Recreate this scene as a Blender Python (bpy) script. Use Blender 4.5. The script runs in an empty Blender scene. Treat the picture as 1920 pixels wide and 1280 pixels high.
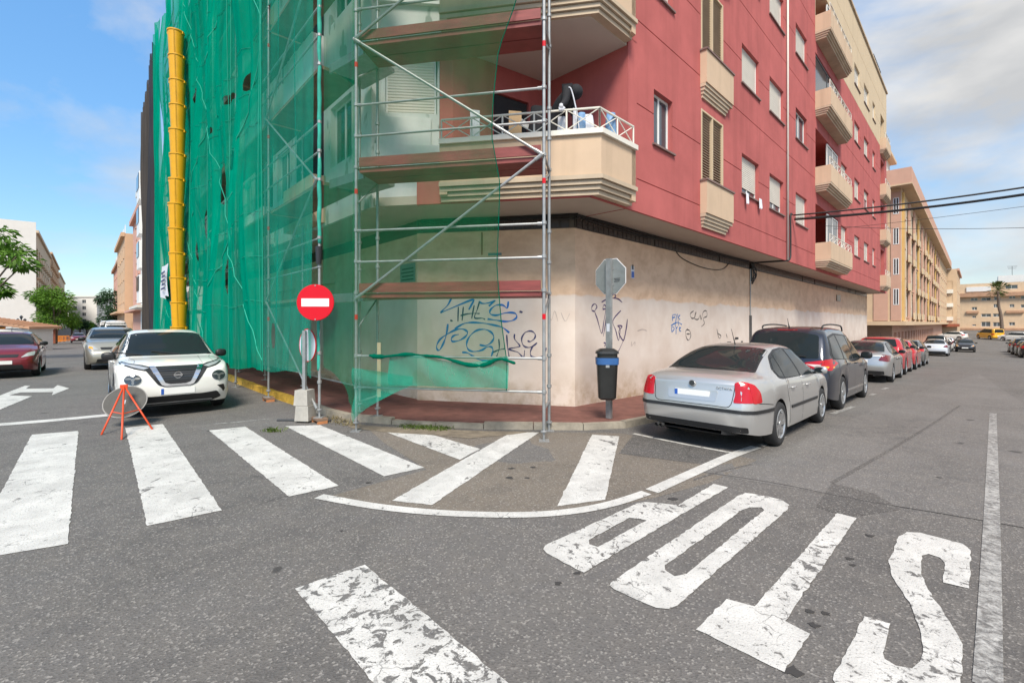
import bpy, bmesh, math, random
import numpy as np
from mathutils import Vector, Matrix
from mathutils.bvhtree import BVHTree
from mathutils.geometry import delaunay_2d_cdt, tessellate_polygon

# ---------------------------------------------------------------- camera, sky, sun, exposure
scene = bpy.context.scene
COL = scene.collection
EYE, FOC, CX, HY = 1.72, 880.0, 960.0, 606.0     # eye height (m) and the lens measured off the photograph (1920 px wide)
cam_d = bpy.data.cameras.new('camera')
cam_d.sensor_width = 36.0
cam_d.lens = 36.0 * FOC / 1920.0
cam_d.shift_y = -(640.0 - HY) / 1920.0
cam_d.clip_end = 3000
cam = bpy.data.objects.new('camera', cam_d)
COL.objects.link(cam)
cam.location = (0, 0, EYE)
cam.rotation_euler = (math.radians(90), 0, 0)
scene.camera = cam

SUN_EL, SUN_AZ = math.radians(50), math.radians(181)    # azimuth clockwise from +Y: behind the camera
world = bpy.data.worlds.new('World')
scene.world = world
world.use_nodes = True
wt = world.node_tree
wt.nodes.clear()
def wn(t): return wt.nodes.new(t)
w_out = wn('ShaderNodeOutputWorld'); w_bg = wn('ShaderNodeBackground'); w_sky = wn('ShaderNodeTexSky')
w_sky.sky_type = 'NISHITA'; w_sky.sun_disc = False
w_sky.sun_elevation = SUN_EL; w_sky.sun_rotation = SUN_AZ
w_sky.air_density = 1.0; w_sky.dust_density = 0.15; w_sky.ozone_density = 2.6
w_bg.inputs['Strength'].default_value = 0.12
w_tc = wn('ShaderNodeTexCoord'); w_map = wn('ShaderNodeMapping')
w_map.inputs['Scale'].default_value = (1.0, 1.0, 2.1); w_map.inputs['Location'].default_value = (2.6, 0.4, 0.55)
w_n1 = wn('ShaderNodeTexNoise'); w_n1.inputs['Scale'].default_value = 2.3; w_n1.inputs['Detail'].default_value = 9; w_n1.inputs['Roughness'].default_value = 0.56; w_n1.inputs['Distortion'].default_value = 0.25
w_r1 = wn('ShaderNodeValToRGB'); w_r1.color_ramp.elements[0].position = 0.385; w_r1.color_ramp.elements[1].position = 0.64
w_n2 = wn('ShaderNodeTexNoise'); w_n2.inputs['Scale'].default_value = 4.5; w_n2.inputs['Detail'].default_value = 6
w_cc = wn('ShaderNodeValToRGB')
w_cc.color_ramp.elements[0].position = 0.35; w_cc.color_ramp.elements[0].color = (2.5, 2.55, 2.62, 1)
w_cc.color_ramp.elements[1].position = 0.65; w_cc.color_ramp.elements[1].color = (3.9, 3.85, 3.75, 1)
w_mix = wn('ShaderNodeMixRGB')
wt.links.new(w_tc.outputs['Generated'], w_map.inputs['Vector'])
wt.links.new(w_map.outputs['Vector'], w_n1.inputs['Vector']); wt.links.new(w_map.outputs['Vector'], w_n2.inputs['Vector'])
w_sep = wn('ShaderNodeSeparateXYZ'); wt.links.new(w_tc.outputs['Generated'], w_sep.inputs['Vector'])
w_bank = wn('ShaderNodeMath'); w_bank.operation = 'MULTIPLY_ADD'; w_bank.inputs[1].default_value = 0.15        # the cloud bank thickens towards the east
wt.links.new(w_sep.outputs['X'], w_bank.inputs[0]); wt.links.new(w_n1.outputs['Fac'], w_bank.inputs[2])
w_hz = wn('ShaderNodeMapRange'); w_hz.inputs['From Min'].default_value = 0.0; w_hz.inputs['From Max'].default_value = 0.5; w_hz.inputs['To Min'].default_value = 0.55; w_hz.inputs['To Max'].default_value = 1.16
wt.links.new(w_sep.outputs['Z'], w_hz.inputs['Value'])
w_hs = wn('ShaderNodeHueSaturation'); w_hs.inputs['Saturation'].default_value = 1.16; w_hs.inputs['Hue'].default_value = 0.494
wt.links.new(w_sky.outputs['Color'], w_hs.inputs['Color']); wt.links.new(w_hz.outputs['Result'], w_hs.inputs['Value'])
wt.links.new(w_bank.outputs[0], w_r1.inputs['Fac']); wt.links.new(w_n2.outputs['Fac'], w_cc.inputs['Fac'])
wt.links.new(w_r1.outputs['Color'], w_mix.inputs['Fac']); wt.links.new(w_hs.outputs['Color'], w_mix.inputs['Color1']); wt.links.new(w_cc.outputs['Color'], w_mix.inputs['Color2'])
wt.links.new(w_mix.outputs['Color'], w_bg.inputs['Color']); wt.links.new(w_bg.outputs['Background'], w_out.inputs['Surface'])

sun_d = bpy.data.lights.new('sun', 'SUN')
sun_d.energy = 2.6; sun_d.angle = math.radians(20); sun_d.color = (1.0, 0.92, 0.80)
sun = bpy.data.objects.new('sun', sun_d); COL.objects.link(sun)
sun.location = (0, 0, 60)
_sv = Vector((math.sin(SUN_AZ) * math.cos(SUN_EL), math.cos(SUN_AZ) * math.cos(SUN_EL), math.sin(SUN_EL)))
sun.rotation_euler = (-_sv).to_track_quat('-Z', 'Y').to_euler()
scene.view_settings.view_transform = 'Standard'
scene.view_settings.look = 'None'
scene.view_settings.gamma = 1.0
scene.view_settings.use_curve_mapping = False
scene.view_settings.exposure = 1.0
scene.cycles.transparent_max_bounces = 16

# ---------------------------------------------------------------- the two streets, the ground
AL = math.atan(800 / FOC); BR = math.atan(872 / FOC)
dL = np.array([-math.sin(AL), math.cos(AL)]); nL = np.array([-math.cos(AL), -math.sin(AL)])   # left street: along, and out of the facade
dR = np.array([math.sin(BR), math.cos(BR)]); nR = np.array([math.cos(BR), -math.sin(BR)])     # right street
def sp(v, w): return w * math.log1p(math.exp(min(v / w, 60)))
def gz(x, y):
    s = x * dR[0] + y * dR[1]; t = x * dL[0] + y * dL[1]
    a = -0.0225 * (sp(s - 5.5, 1.5) - sp(s - 76, 1.5))
    b = -0.016 * (sp(t - 24, 1.5) - sp(t - 130, 1.5))
    return a + b
def G(px, py):                                   # where a pixel's ray meets the road
    u = (px - CX) / FOC; k = (py - HY) / FOC
    Y = EYE / k
    for _ in range(30): Y = (EYE - gz(u * Y, Y)) / k
    return np.array([u * Y, Y])
def onR(px, py, D):                              # pixel -> (s, z) on a plane of the right street
    u = (px - CX) / FOC; Y = D / (math.sin(BR) - math.cos(BR) * u)
    return u * Y * dR[0] + Y * dR[1], EYE - (py - HY) / FOC * Y
def onL(px, py, D):
    u = (px - CX) / FOC; Y = D / (math.sin(AL) + math.cos(AL) * u)
    return u * Y * dL[0] + Y * dL[1], EYE - (py - HY) / FOC * Y
def PR(D):                                       # plane functions: (along, z, depth inwards) -> point
    return lambda s, z, d=0.0: (-(D + d) * nR[0] + s * dR[0], -(D + d) * nR[1] + s * dR[1], z)
def PL(D):
    return lambda s, z, d=0.0: (-(D + d) * nL[0] + s * dL[0], -(D + d) * nL[1] + s * dL[1], z)
def plane(p0, p1):                               # vertical plane through two plan points, outward = right of p0->p1 seen from above
    p0 = np.array(p0, float); p1 = np.array(p1, float); e = (p1 - p0) / np.linalg.norm(p1 - p0); n = np.array([e[1], -e[0]])
    f = lambda s, z, d=0.0: (p0[0] + e[0] * s - n[0] * d, p0[1] + e[1] * s - n[1] * d, z)
    f.L = float(np.linalg.norm(p1 - p0))
    def pix(px, py):
        u = (px - CX) / FOC
        # p0 + e s = (u Y, Y)
        A = np.array([[e[0], -u], [e[1], -1.0]]); s, Y = np.linalg.solve(A, -p0)
        return s, EYE - (py - HY) / FOC * Y
    f.pix = pix
    return f
def rpos(D, s): return np.array([-D * nR[0] + s * dR[0], -D * nR[1] + s * dR[1]])
def lpos(D, s): return np.array([-D * nL[0] + s * dL[0], -D * nL[1] + s * dL[1]])
HEAD_R = math.atan2(dR[1], dR[0]); HEAD_L = math.atan2(dL[1], dL[0])

# ---------------------------------------------------------------- materials
MATS = {}
def srgb(r, g, b):
    f = lambda c: (c / 255 / 12.92) if c / 255 <= 0.04045 else ((c / 255 + 0.055) / 1.055) ** 2.4
    return (f(r), f(g), f(b), 1)
def new_mat(name):
    m = bpy.data.materials.new(name); m.use_nodes = True; MATS[name] = m
    nt = m.node_tree; b = nt.nodes['Principled BSDF']
    return m, nt, b
def N(nt, t, **kw):
    n = nt.nodes.new(t)
    for k, v in kw.items():
        if k in n.inputs: n.inputs[k].default_value = v
        else: setattr(n, k, v)
    return n
def mixc(nt, fac, a, b, blend='MIX'):
    n = nt.nodes.new('ShaderNodeMixRGB'); n.blend_type = blend
    for i, v in zip(('Fac', 'Color1', 'Color2'), (fac, a, b)):
        if hasattr(v, 'is_linked'): nt.links.new(v, n.inputs[i])
        else: n.inputs[i].default_value = v
    return n.outputs['Color']
def ramp(nt, src, p0, p1, c0=(0, 0, 0, 1), c1=(1, 1, 1, 1)):
    n = nt.nodes.new('ShaderNodeValToRGB'); e = n.color_ramp.elements
    e[0].position = p0; e[1].position = p1; e[0].color = c0; e[1].color = c1
    nt.links.new(src, n.inputs['Fac']); return n.outputs['Color']
def noise(nt, scale, detail=4, rough=0.55, mapscale=None, dist=0.0):
    tc = nt.nodes.new('ShaderNodeTexCoord'); v = tc.outputs['Object']
    if mapscale:
        mp = nt.nodes.new('ShaderNodeMapping'); mp.inputs['Scale'].default_value = mapscale; nt.links.new(v, mp.inputs['Vector']); v = mp.outputs['Vector']
    n = nt.nodes.new('ShaderNodeTexNoise'); n.inputs['Scale'].default_value = scale; n.inputs['Detail'].default_value = detail; n.inputs['Roughness'].default_value = rough; n.inputs['Distortion'].default_value = dist
    nt.links.new(v, n.inputs['Vector']); return n.outputs['Fac']
def bump(nt, b, src, strength, dist=0.01):
    n = nt.nodes.new('ShaderNodeBump'); n.inputs['Strength'].default_value = strength; n.inputs['Distance'].default_value = dist
    nt.links.new(src, n.inputs['Height']); nt.links.new(n.outputs['Normal'], b.inputs['Normal'])
def scl(c, k): return (min(c[0] * k, 1), min(c[1] * k, 1), min(c[2] * k, 1), 1)
def simple(name, col, rough=0.6, metal=0.0, var=0.0, vscale=3.0, bmp=0.0, bscale=60, coat=0.0, spec=0.5, mapscale=None):
    m, nt, b = new_mat(name)
    col = tuple(col) if len(col) == 4 else tuple(col) + (1,)
    b.inputs['Base Color'].default_value = col
    b.inputs['Roughness'].default_value = rough; b.inputs['Metallic'].default_value = metal
    b.inputs['Coat Weight'].default_value = coat; b.inputs['Coat Roughness'].default_value = 0.03
    b.inputs['Specular IOR Level'].default_value = spec
    if var:
        f = ramp(nt, noise(nt, vscale, 6, 0.62, mapscale), 0.3, 0.7)
        nt.links.new(mixc(nt, f, scl(col, 1 - var), scl(col, 1 + var * 0.7)), b.inputs['Base Color'])
    if bmp: bump(nt, b, noise(nt, bscale, 3), bmp, 0.004)
    return m

# asphalt: grey binder, pale and dark chippings, broad stains and tyre-dark bands
def asphalt_colour(nt, base=(0.168, 0.161, 0.157), warm=0.0):
    tc = nt.nodes.new('ShaderNodeTexCoord')
    v = nt.nodes.new('ShaderNodeTexVoronoi'); v.inputs['Scale'].default_value = 85; nt.links.new(tc.outputs['Object'], v.inputs['Vector'])
    sep = nt.nodes.new('ShaderNodeSeparateColor'); nt.links.new(v.outputs['Color'], sep.inputs['Color'])
    chip = ramp(nt, sep.outputs['Red'], 0.86, 0.93)
    dark = ramp(nt, sep.outputs['Green'], 0.70, 0.9)
    big = ramp(nt, noise(nt, 0.42, 8, 0.65, None, 0.6), 0.34, 0.66)
    mid = ramp(nt, noise(nt, 4.0, 6, 0.65), 0.35, 0.7)
    c = mixc(nt, big, scl(base, 0.70), scl(base, 1.18))
    mp = nt.nodes.new('ShaderNodeMapping'); mp.inputs['Rotation'].default_value = (0, 0, -HEAD_R); mp2 = nt.nodes.new('ShaderNodeMapping'); mp2.inputs['Scale'].default_value = (0.12, 1.0, 1.0)
    nt.links.new(tc.outputs['Object'], mp.inputs['Vector']); nt.links.new(mp.outputs['Vector'], mp2.inputs['Vector'])
    tn = nt.nodes.new('ShaderNodeTexNoise'); tn.inputs['Scale'].default_value = 1.6; tn.inputs['Detail'].default_value = 6; tn.inputs['Roughness'].default_value = 0.62; nt.links.new(mp2.outputs['Vector'], tn.inputs['Vector'])
    lane = ramp(nt, tn.outputs['Fac'], 0.50, 0.70)
    k0 = nt.nodes.new('ShaderNodeMath'); k0.operation = 'MULTIPLY'; k0.inputs[1].default_value = 0.5; nt.links.new(lane, k0.inputs[0])
    c = mixc(nt, k0.outputs[0], c, scl(base, 0.62))
    wv = nt.nodes.new('ShaderNodeTexVoronoi'); wv.feature = 'DISTANCE_TO_EDGE'; wv.inputs['Scale'].default_value = 0.42
    wob = nt.nodes.new('ShaderNodeTexNoise'); wob.inputs['Scale'].default_value = 1.7; wob.inputs['Detail'].default_value = 6; nt.links.new(tc.outputs['Object'], wob.inputs['Vector'])
    vm = nt.nodes.new('ShaderNodeMixRGB'); vm.inputs['Fac'].default_value = 0.30; nt.links.new(tc.outputs['Object'], vm.inputs['Color1']); nt.links.new(wob.outputs['Color'], vm.inputs['Color2']); nt.links.new(vm.outputs['Color'], wv.inputs['Vector'])
    ck = ramp(nt, wv.outputs['Distance'], 0.0015, 0.0045, (1, 1, 1, 1), (0, 0, 0, 1))
    k2 = nt.nodes.new('ShaderNodeMath'); k2.operation = 'MULTIPLY'; nt.links.new(ck, k2.inputs[0]); nt.links.new(ramp(nt, noise(nt, 0.5, 3), 0.52, 0.60), k2.inputs[1])
    c = mixc(nt, k2.outputs[0], c, scl(base, 0.40))
    oil = ramp(nt, noise(nt, 0.9, 5, 0.6, None, 0.8), 0.66, 0.76)
    k1 = nt.nodes.new('ShaderNodeMath'); k1.operation = 'MULTIPLY'; k1.inputs[1].default_value = 0.55; nt.links.new(oil, k1.inputs[0])
    c = mixc(nt, k1.outputs[0], c, scl(base, 0.52))
    c = mixc(nt, mid, c, scl((base[0] * 1.02, base[1], base[2] * 0.96), 1.05))
    f = nt.nodes.new('ShaderNodeMath'); f.operation = 'MULTIPLY'; f.inputs[1].default_value = 0.36; nt.links.new(dark, f.inputs[0])
    c = mixc(nt, f.outputs[0], c, scl(base, 0.42))
    g = nt.nodes.new('ShaderNodeMath'); g.operation = 'MULTIPLY'; g.inputs[1].default_value = 0.42; nt.links.new(chip, g.inputs[0])
    c = mixc(nt, g.outputs[0], c, (0.40, 0.375, 0.34, 1))
    spots = ramp(nt, noise(nt, 2.6, 2, 0.4), 0.735, 0.76)
    c = mixc(nt, spots, c, scl(base, 0.45))
    return c, v.outputs['Distance']
def asphalt(name, base):
    m, nt, b = new_mat(name)
    c, h = asphalt_colour(nt, base)
    nt.links.new(c, b.inputs['Base Color']); b.inputs['Roughness'].default_value = 0.82; b.inputs['Specular IOR Level'].default_value = 0.35
    bump(nt, b, h, 0.55, 0.006)
asphalt('asphalt', (0.142, 0.134, 0.127)); asphalt('asphalt_patch', (0.180, 0.156, 0.130)); asphalt('asphalt_dark', (0.108, 0.102, 0.097)); asphalt('asphalt_grey', (0.158, 0.150, 0.143))
def paint(name, lo, hi, col=(0.66, 0.645, 0.605), flake=9.0):
    m, nt, b = new_mat(name)
    a, h = asphalt_colour(nt, (0.15, 0.145, 0.14))
    n = noise(nt, flake, 8, 0.68, (1, 1, 1), 0.6)
    low = nt.nodes.new('ShaderNodeMath'); low.operation = 'MULTIPLY_ADD'; low.inputs[1].default_value = 0.34; low.inputs[2].default_value = -0.17; nt.links.new(noise(nt, 1.1, 4, 0.6), low.inputs[0])
    ns = nt.nodes.new('ShaderNodeMath'); ns.operation = 'ADD'; nt.links.new(n, ns.inputs[0]); nt.links.new(low.outputs[0], ns.inputs[1])
    f = ramp(nt, ns.outputs[0], lo, hi)
    fine = ramp(nt, noise(nt, 75, 3, 0.6), 0.27, 0.42)
    dirt = ramp(nt, noise(nt, 2.6, 8, 0.7, None, 0.5), 0.3, 0.66)
    pc = mixc(nt, dirt, scl(col, 0.66), col + (1,))
    tcc = nt.nodes.new('ShaderNodeTexCoord'); wv = nt.nodes.new('ShaderNodeTexVoronoi'); wv.feature = 'DISTANCE_TO_EDGE'; wv.inputs['Scale'].default_value = 6.5
    wob = nt.nodes.new('ShaderNodeTexNoise'); wob.inputs['Scale'].default_value = 9; nt.links.new(tcc.outputs['Object'], wob.inputs['Vector'])
    vm = nt.nodes.new('ShaderNodeMixRGB'); vm.inputs['Fac'].default_value = 0.12; nt.links.new(tcc.outputs['Object'], vm.inputs['Color1']); nt.links.new(wob.outputs['Color'], vm.inputs['Color2']); nt.links.new(vm.outputs['Color'], wv.inputs['Vector'])
    crack = ramp(nt, wv.outputs['Distance'], 0.004, 0.022)
    cm = nt.nodes.new('ShaderNodeMath'); cm.operation = 'MAXIMUM'; nt.links.new(crack, cm.inputs[0]); nt.links.new(ramp(nt, noise(nt, 2.0, 3), 0.36, 0.46), cm.inputs[1])
    f2 = nt.nodes.new('ShaderNodeMath'); f2.operation = 'MULTIPLY'; nt.links.new(f, f2.inputs[0]); nt.links.new(cm.outputs[0], f2.inputs[1])
    ff = nt.nodes.new('ShaderNodeMath'); ff.operation = 'MULTIPLY'; nt.links.new(f2.outputs[0], ff.inputs[0]); nt.links.new(fine, ff.inputs[1])
    nt.links.new(mixc(nt, ff.outputs[0], a, pc), b.inputs['Base Color']); b.inputs['Roughness'].default_value = 0.7
    bump(nt, b, h, 0.35, 0.005)
paint('paint_fresh', 0.33, 0.39, flake=7.0); paint('paint_worn', 0.385, 0.43, flake=15.0); paint('paint_flaked', 0.455, 0.485, flake=12.0); paint('paint_old', 0.40, 0.62, (0.50, 0.49, 0.46), 18)
def tracks(): pass
def plaster(name, col, var=0.10, streak=0.12, bm=0.25, dirty=None):
    m, nt, b = new_mat(name); col = tuple(col[:3]) + (1,)
    f = ramp(nt, noise(nt, 1.1, 7, 0.62), 0.32, 0.70)
    c = mixc(nt, f, scl(col, 1 - var), scl(col, 1 + var * 0.6))
    st = ramp(nt, noise(nt, 1.6, 5, 0.6, (1.6, 1.6, 0.12)), 0.50, 0.78)
    k = nt.nodes.new('ShaderNodeMath'); k.operation = 'MULTIPLY'; k.inputs[1].default_value = streak * 3; nt.links.new(st, k.inputs[0])
    c = mixc(nt, k.outputs[0], c, dirty or scl(col, 0.55))
    nt.links.new(c, b.inputs['Base Color']); b.inputs['Roughness'].default_value = 0.9; b.inputs['Specular IOR Level'].default_value = 0.2
    bump(nt, b, noise(nt, 90, 4), bm, 0.006)
plaster('red_plaster', (0.47, 0.130, 0.122), 0.13, 0.15)
plaster('beige_plaster', (0.61, 0.455, 0.32), 0.08, 0.14)
plaster('beige_moulding', (0.56, 0.45, 0.33), 0.16, 0.16)
plaster('cream_plaster', (0.60, 0.48, 0.33), 0.06, 0.05)
plaster('soffit_plaster', (0.52, 0.46, 0.39), 0.08, 0.03)
plaster('ceiling_plaster', (0.60, 0.55, 0.49), 0.05, 0.0)
plaster('peach', (0.62, 0.455, 0.30), 0.08, 0.05); plaster('rose', (0.58, 0.35, 0.26), 0.08, 0.05); plaster('yellow_ochre', (0.62, 0.40, 0.15), 0.06, 0.05)
plaster('pink_wall', (0.62, 0.36, 0.28), 0.06, 0.05); plaster('orange_wall', (0.62, 0.42, 0.27), 0.06, 0.05); plaster('white_wall', (0.70, 0.685, 0.65), 0.04, 0.02)
plaster('sand_wall', (0.62, 0.50, 0.37), 0.06, 0.06); plaster('roof_tile', (0.46, 0.27, 0.17), 0.2, 0.1)
# ground floor wall: tan render above, a paler coat below with a brushed edge, grime at the foot
m, nt, b = new_mat('ground_wall')
tc = nt.nodes.new('ShaderNodeTexCoord'); sx = nt.nodes.new('ShaderNodeSeparateXYZ'); nt.links.new(tc.outputs['Object'], sx.inputs['Vector'])
nz = noise(nt, 1.3, 4, 0.5); ad = nt.nodes.new('ShaderNodeMath'); ad.operation = 'MULTIPLY_ADD'; ad.inputs[1].default_value = 0.30; nt.links.new(nz, ad.inputs[0]); nt.links.new(sx.outputs['Z'], ad.inputs[2])
edge = ramp(nt, ad.outputs[0], 0.0, 1.0)
mr = nt.nodes.new('ShaderNodeMapRange'); mr.inputs['From Min'].default_value = 2.42; mr.inputs['From Max'].default_value = 2.47; nt.links.new(ad.outputs[0], mr.inputs['Value'])
stain = ramp(nt, noise(nt, 1.7, 7, 0.68, (1, 1, 1.5), 0.3), 0.42, 0.72)
up = mixc(nt, stain, (0.74, 0.53, 0.37, 1), (0.56, 0.37, 0.245, 1)); lo = mixc(nt, ramp(nt, noise(nt, 1.2, 6, 0.6), 0.35, 0.7), (0.63, 0.525, 0.45, 1), (0.74, 0.655, 0.585, 1))
c = mixc(nt, mr.outputs['Result'], lo, up)
foot = nt.nodes.new('ShaderNodeMapRange'); foot.inputs['From Min'].default_value = 0.95; foot.inputs['From Max'].default_value = 0.05; nt.links.new(sx.outputs['Z'], foot.inputs['Value'])
gr = nt.nodes.new('ShaderNodeMath'); gr.operation = 'MULTIPLY'; nt.links.new(foot.outputs['Result'], gr.inputs[0]); nt.links.new(ramp(nt, noise(nt, 2.4, 7, 0.65), 0.38, 0.62), gr.inputs[1])
c = mixc(nt, gr.outputs[0], c, (0.40, 0.29, 0.19, 1))
nt.links.new(c, b.inputs['Base Color']); b.inputs['Roughness'].default_value = 0.9; bump(nt, b, noise(nt, 55, 4), 0.3, 0.006)
# facade under repair: pale base coat with darker filler patches
m, nt, b = new_mat('primer_wall')
c = mixc(nt, ramp(nt, noise(nt, 1.0, 5, 0.6), 0.35, 0.7), (0.62, 0.64, 0.61, 1), (0.72, 0.73, 0.70, 1))
c = mixc(nt, ramp(nt, noise(nt, 2.3, 3, 0.5, (1, 1, 0.45)), 0.60, 0.635), c, (0.36, 0.385, 0.36, 1))
nt.links.new(c, b.inputs['Base Color']); b.inputs['Roughness'].default_value = 0.92; bump(nt, b, noise(nt, 30, 4), 0.25, 0.006)
simple('white_board', (0.74, 0.75, 0.72), 0.85, var=0.05)
simple('pavement_tile', (0.30, 0.088, 0.068), 0.75, var=0.25, vscale=5, bmp=0.4, bscale=70)
simple('pavement_bed', (0.17, 0.07, 0.055), 0.9, var=0.3, vscale=4)
simple('kerb_stone', (0.30, 0.265, 0.21), 0.9, var=0.35, vscale=5, bmp=0.5, bscale=50)
simple('kerb_yellow', (0.56, 0.34, 0.045), 0.8, var=0.35, vscale=7, bmp=0.4, bscale=60)
simple('concrete', (0.42, 0.40, 0.355), 0.9, var=0.18, vscale=6, bmp=0.4, bscale=60)
simple('dark_tile', (0.035, 0.024, 0.02), 0.25, var=0.4, vscale=4)
simple('dark_tile_grout', (0.09, 0.075, 0.06), 0.9)
simple('galvanised', (0.37, 0.375, 0.37), 0.5, 0.55, var=0.22, vscale=6)
simple('steel_dark', (0.12, 0.12, 0.12), 0.5, 0.7)
simple('white_metal', (0.74, 0.71, 0.63), 0.5, var=0.06)
simple('white_frame', (0.80, 0.80, 0.78), 0.4)
simple('shutter', (0.70, 0.655, 0.575), 0.55, var=0.06)
simple('louvre', (0.30, 0.225, 0.15), 0.6, var=0.15)
simple('sill_stone', (0.20, 0.13, 0.115), 0.6)
simple('dark_interior', (0.03, 0.032, 0.036), 0.8)
simple('wood', (0.235, 0.15, 0.10), 0.8, var=0.35, vscale=5, mapscale=(0.4, 0.4, 5))
simple('red_deck', (0.23, 0.05, 0.044), 0.65, var=0.3, vscale=5, mapscale=(0.5, 0.5, 3))
simple('sign_red', (0.60, 0.006, 0.018), 0.5, spec=0.25); simple('sign_white', (0.80, 0.77, 0.76), 0.4)
simple('sign_grey', (0.24, 0.26, 0.255), 0.6, 0.2, var=0.14, vscale=8); simple('sign_back', (0.62, 0.64, 0.70), 0.5, 0.0, var=0.06)
simple('tripod_orange', (0.66, 0.075, 0.02), 0.45); simple('disc_grey', (0.07, 0.067, 0.06), 0.7, var=0.2, vscale=8)
simple('bin_plastic', (0.018, 0.018, 0.017), 0.38, var=0.3); simple('bin_blue', (0.03, 0.11, 0.30), 0.5, var=0.2)
simple('chute_yellow', (0.72, 0.36, 0.005), 0.42, var=0.08, vscale=4)
simple('black_rubber', (0.022, 0.022, 0.023), 0.75); simple('black_plastic', (0.018, 0.018, 0.019), 0.45)
simple('cable_black', (0.02, 0.02, 0.02), 0.6); simple('seam', (0.012, 0.012, 0.012), 0.7); simple('tape_black', (0.025, 0.025, 0.03), 0.4)
simple('clear_lens', (0.50, 0.51, 0.51), 0.12, 0.3, coat=0.6); simple('lamp_dark', (0.06, 0.07, 0.075), 0.1, 0.5, coat=1.0)
simple('lamp_inner', (0.20, 0.205, 0.20), 0.25, 0.3, coat=0.3); simple('net_sleeve', (0.03, 0.36, 0.27), 0.8, var=0.3, vscale=6); simple('tail_red', (0.46, 0.006, 0.012), 0.2, coat=0.25); simple('tail_dark', (0.16, 0.01, 0.012), 0.15, coat=1.0); simple('tail_white', (0.72, 0.62, 0.60), 0.15, coat=1.0); simple('amber', (0.85, 0.34, 0.02), 0.2, coat=0.6)
simple('chrome', (0.78, 0.79, 0.80), 0.1, 1.0); simple('alloy', (0.56, 0.565, 0.57), 0.28, 0.85); simple('plate_white', (0.80, 0.80, 0.77), 0.5); simple('plate_blue', (0.02, 0.10, 0.42), 0.4)
m, nt, b = new_mat('car_glass'); b.inputs['Base Color'].default_value = (0.018, 0.024, 0.026, 1); b.inputs['Roughness'].default_value = 0.03; b.inputs['Specular IOR Level'].default_value = 0.5; b.inputs['IOR'].default_value = 1.24
m, nt, b = new_mat('window_glass'); b.inputs['Base Color'].default_value = (0.06, 0.07, 0.08, 1); b.inputs['Roughness'].default_value = 0.06; b.inputs['Specular IOR Level'].default_value = 0.8
def carpaint(name, col, metal=0.0, rough=0.32): return simple(name, col, rough, metal, coat=1.0)
carpaint('paint_white', (0.78, 0.77, 0.72)); carpaint('paint_silver', (0.55, 0.54, 0.52), 0.6, 0.36); carpaint('paint_darkblue', (0.022, 0.027, 0.042), 0.45); carpaint('paint_champagne', (0.42, 0.40, 0.34), 0.6)
carpaint('paint_maroon', (0.19, 0.010, 0.018), 0.25); carpaint('paint_red', (0.44, 0.012, 0.02), 0.1); carpaint('paint_grey', (0.15, 0.155, 0.15), 0.5); carpaint('paint_black', (0.012, 0.012, 0.014), 0.2)
carpaint('paint_pearl', (0.66, 0.70, 0.76), 0.2); carpaint('paint_darkred', (0.09, 0.012, 0.016), 0.3); carpaint('paint_yellow', (0.80, 0.42, 0.01)); carpaint('paint_green', (0.05, 0.075, 0.05), 0.3); carpaint('paint_merc', (0.42, 0.42, 0.41), 0.7)
simple('bark', (0.13, 0.10, 0.075), 0.9, var=0.3, vscale=8); simple('palm_bark', (0.17, 0.125, 0.095), 0.9, var=0.3, vscale=6)
def leaf(name, a, b2):
    m, nt, b = new_mat(name)
    c = mixc(nt, ramp(nt, noise(nt, 3.0, 4, 0.6), 0.3, 0.7), a + (1,), b2 + (1,))
    nt.links.new(c, b.inputs['Base Color']); b.inputs['Roughness'].default_value = 0.6
    tr = nt.nodes.new('ShaderNodeBsdfTranslucent'); nt.links.new(c, tr.inputs['Color']); ms = nt.nodes.new('ShaderNodeMixShader'); ms.inputs['Fac'].default_value = 0.35
    o = nt.nodes['Material Output']; nt.links.new(b.outputs[0], ms.inputs[1]); nt.links.new(tr.outputs[0], ms.inputs[2]); nt.links.new(ms.outputs[0], o.inputs['Surface'])
leaf('leaf_green', (0.05, 0.14, 0.012), (0.17, 0.33, 0.03)); leaf('leaf_dark', (0.018, 0.055, 0.022), (0.05, 0.12, 0.04)); leaf('leaf_palm', (0.05, 0.09, 0.02), (0.13, 0.15, 0.035)); leaf('grass_blade', (0.06, 0.12, 0.015), (0.17, 0.22, 0.04)); leaf('dry_grass', (0.20, 0.16, 0.08), (0.30, 0.25, 0.13))
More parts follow.
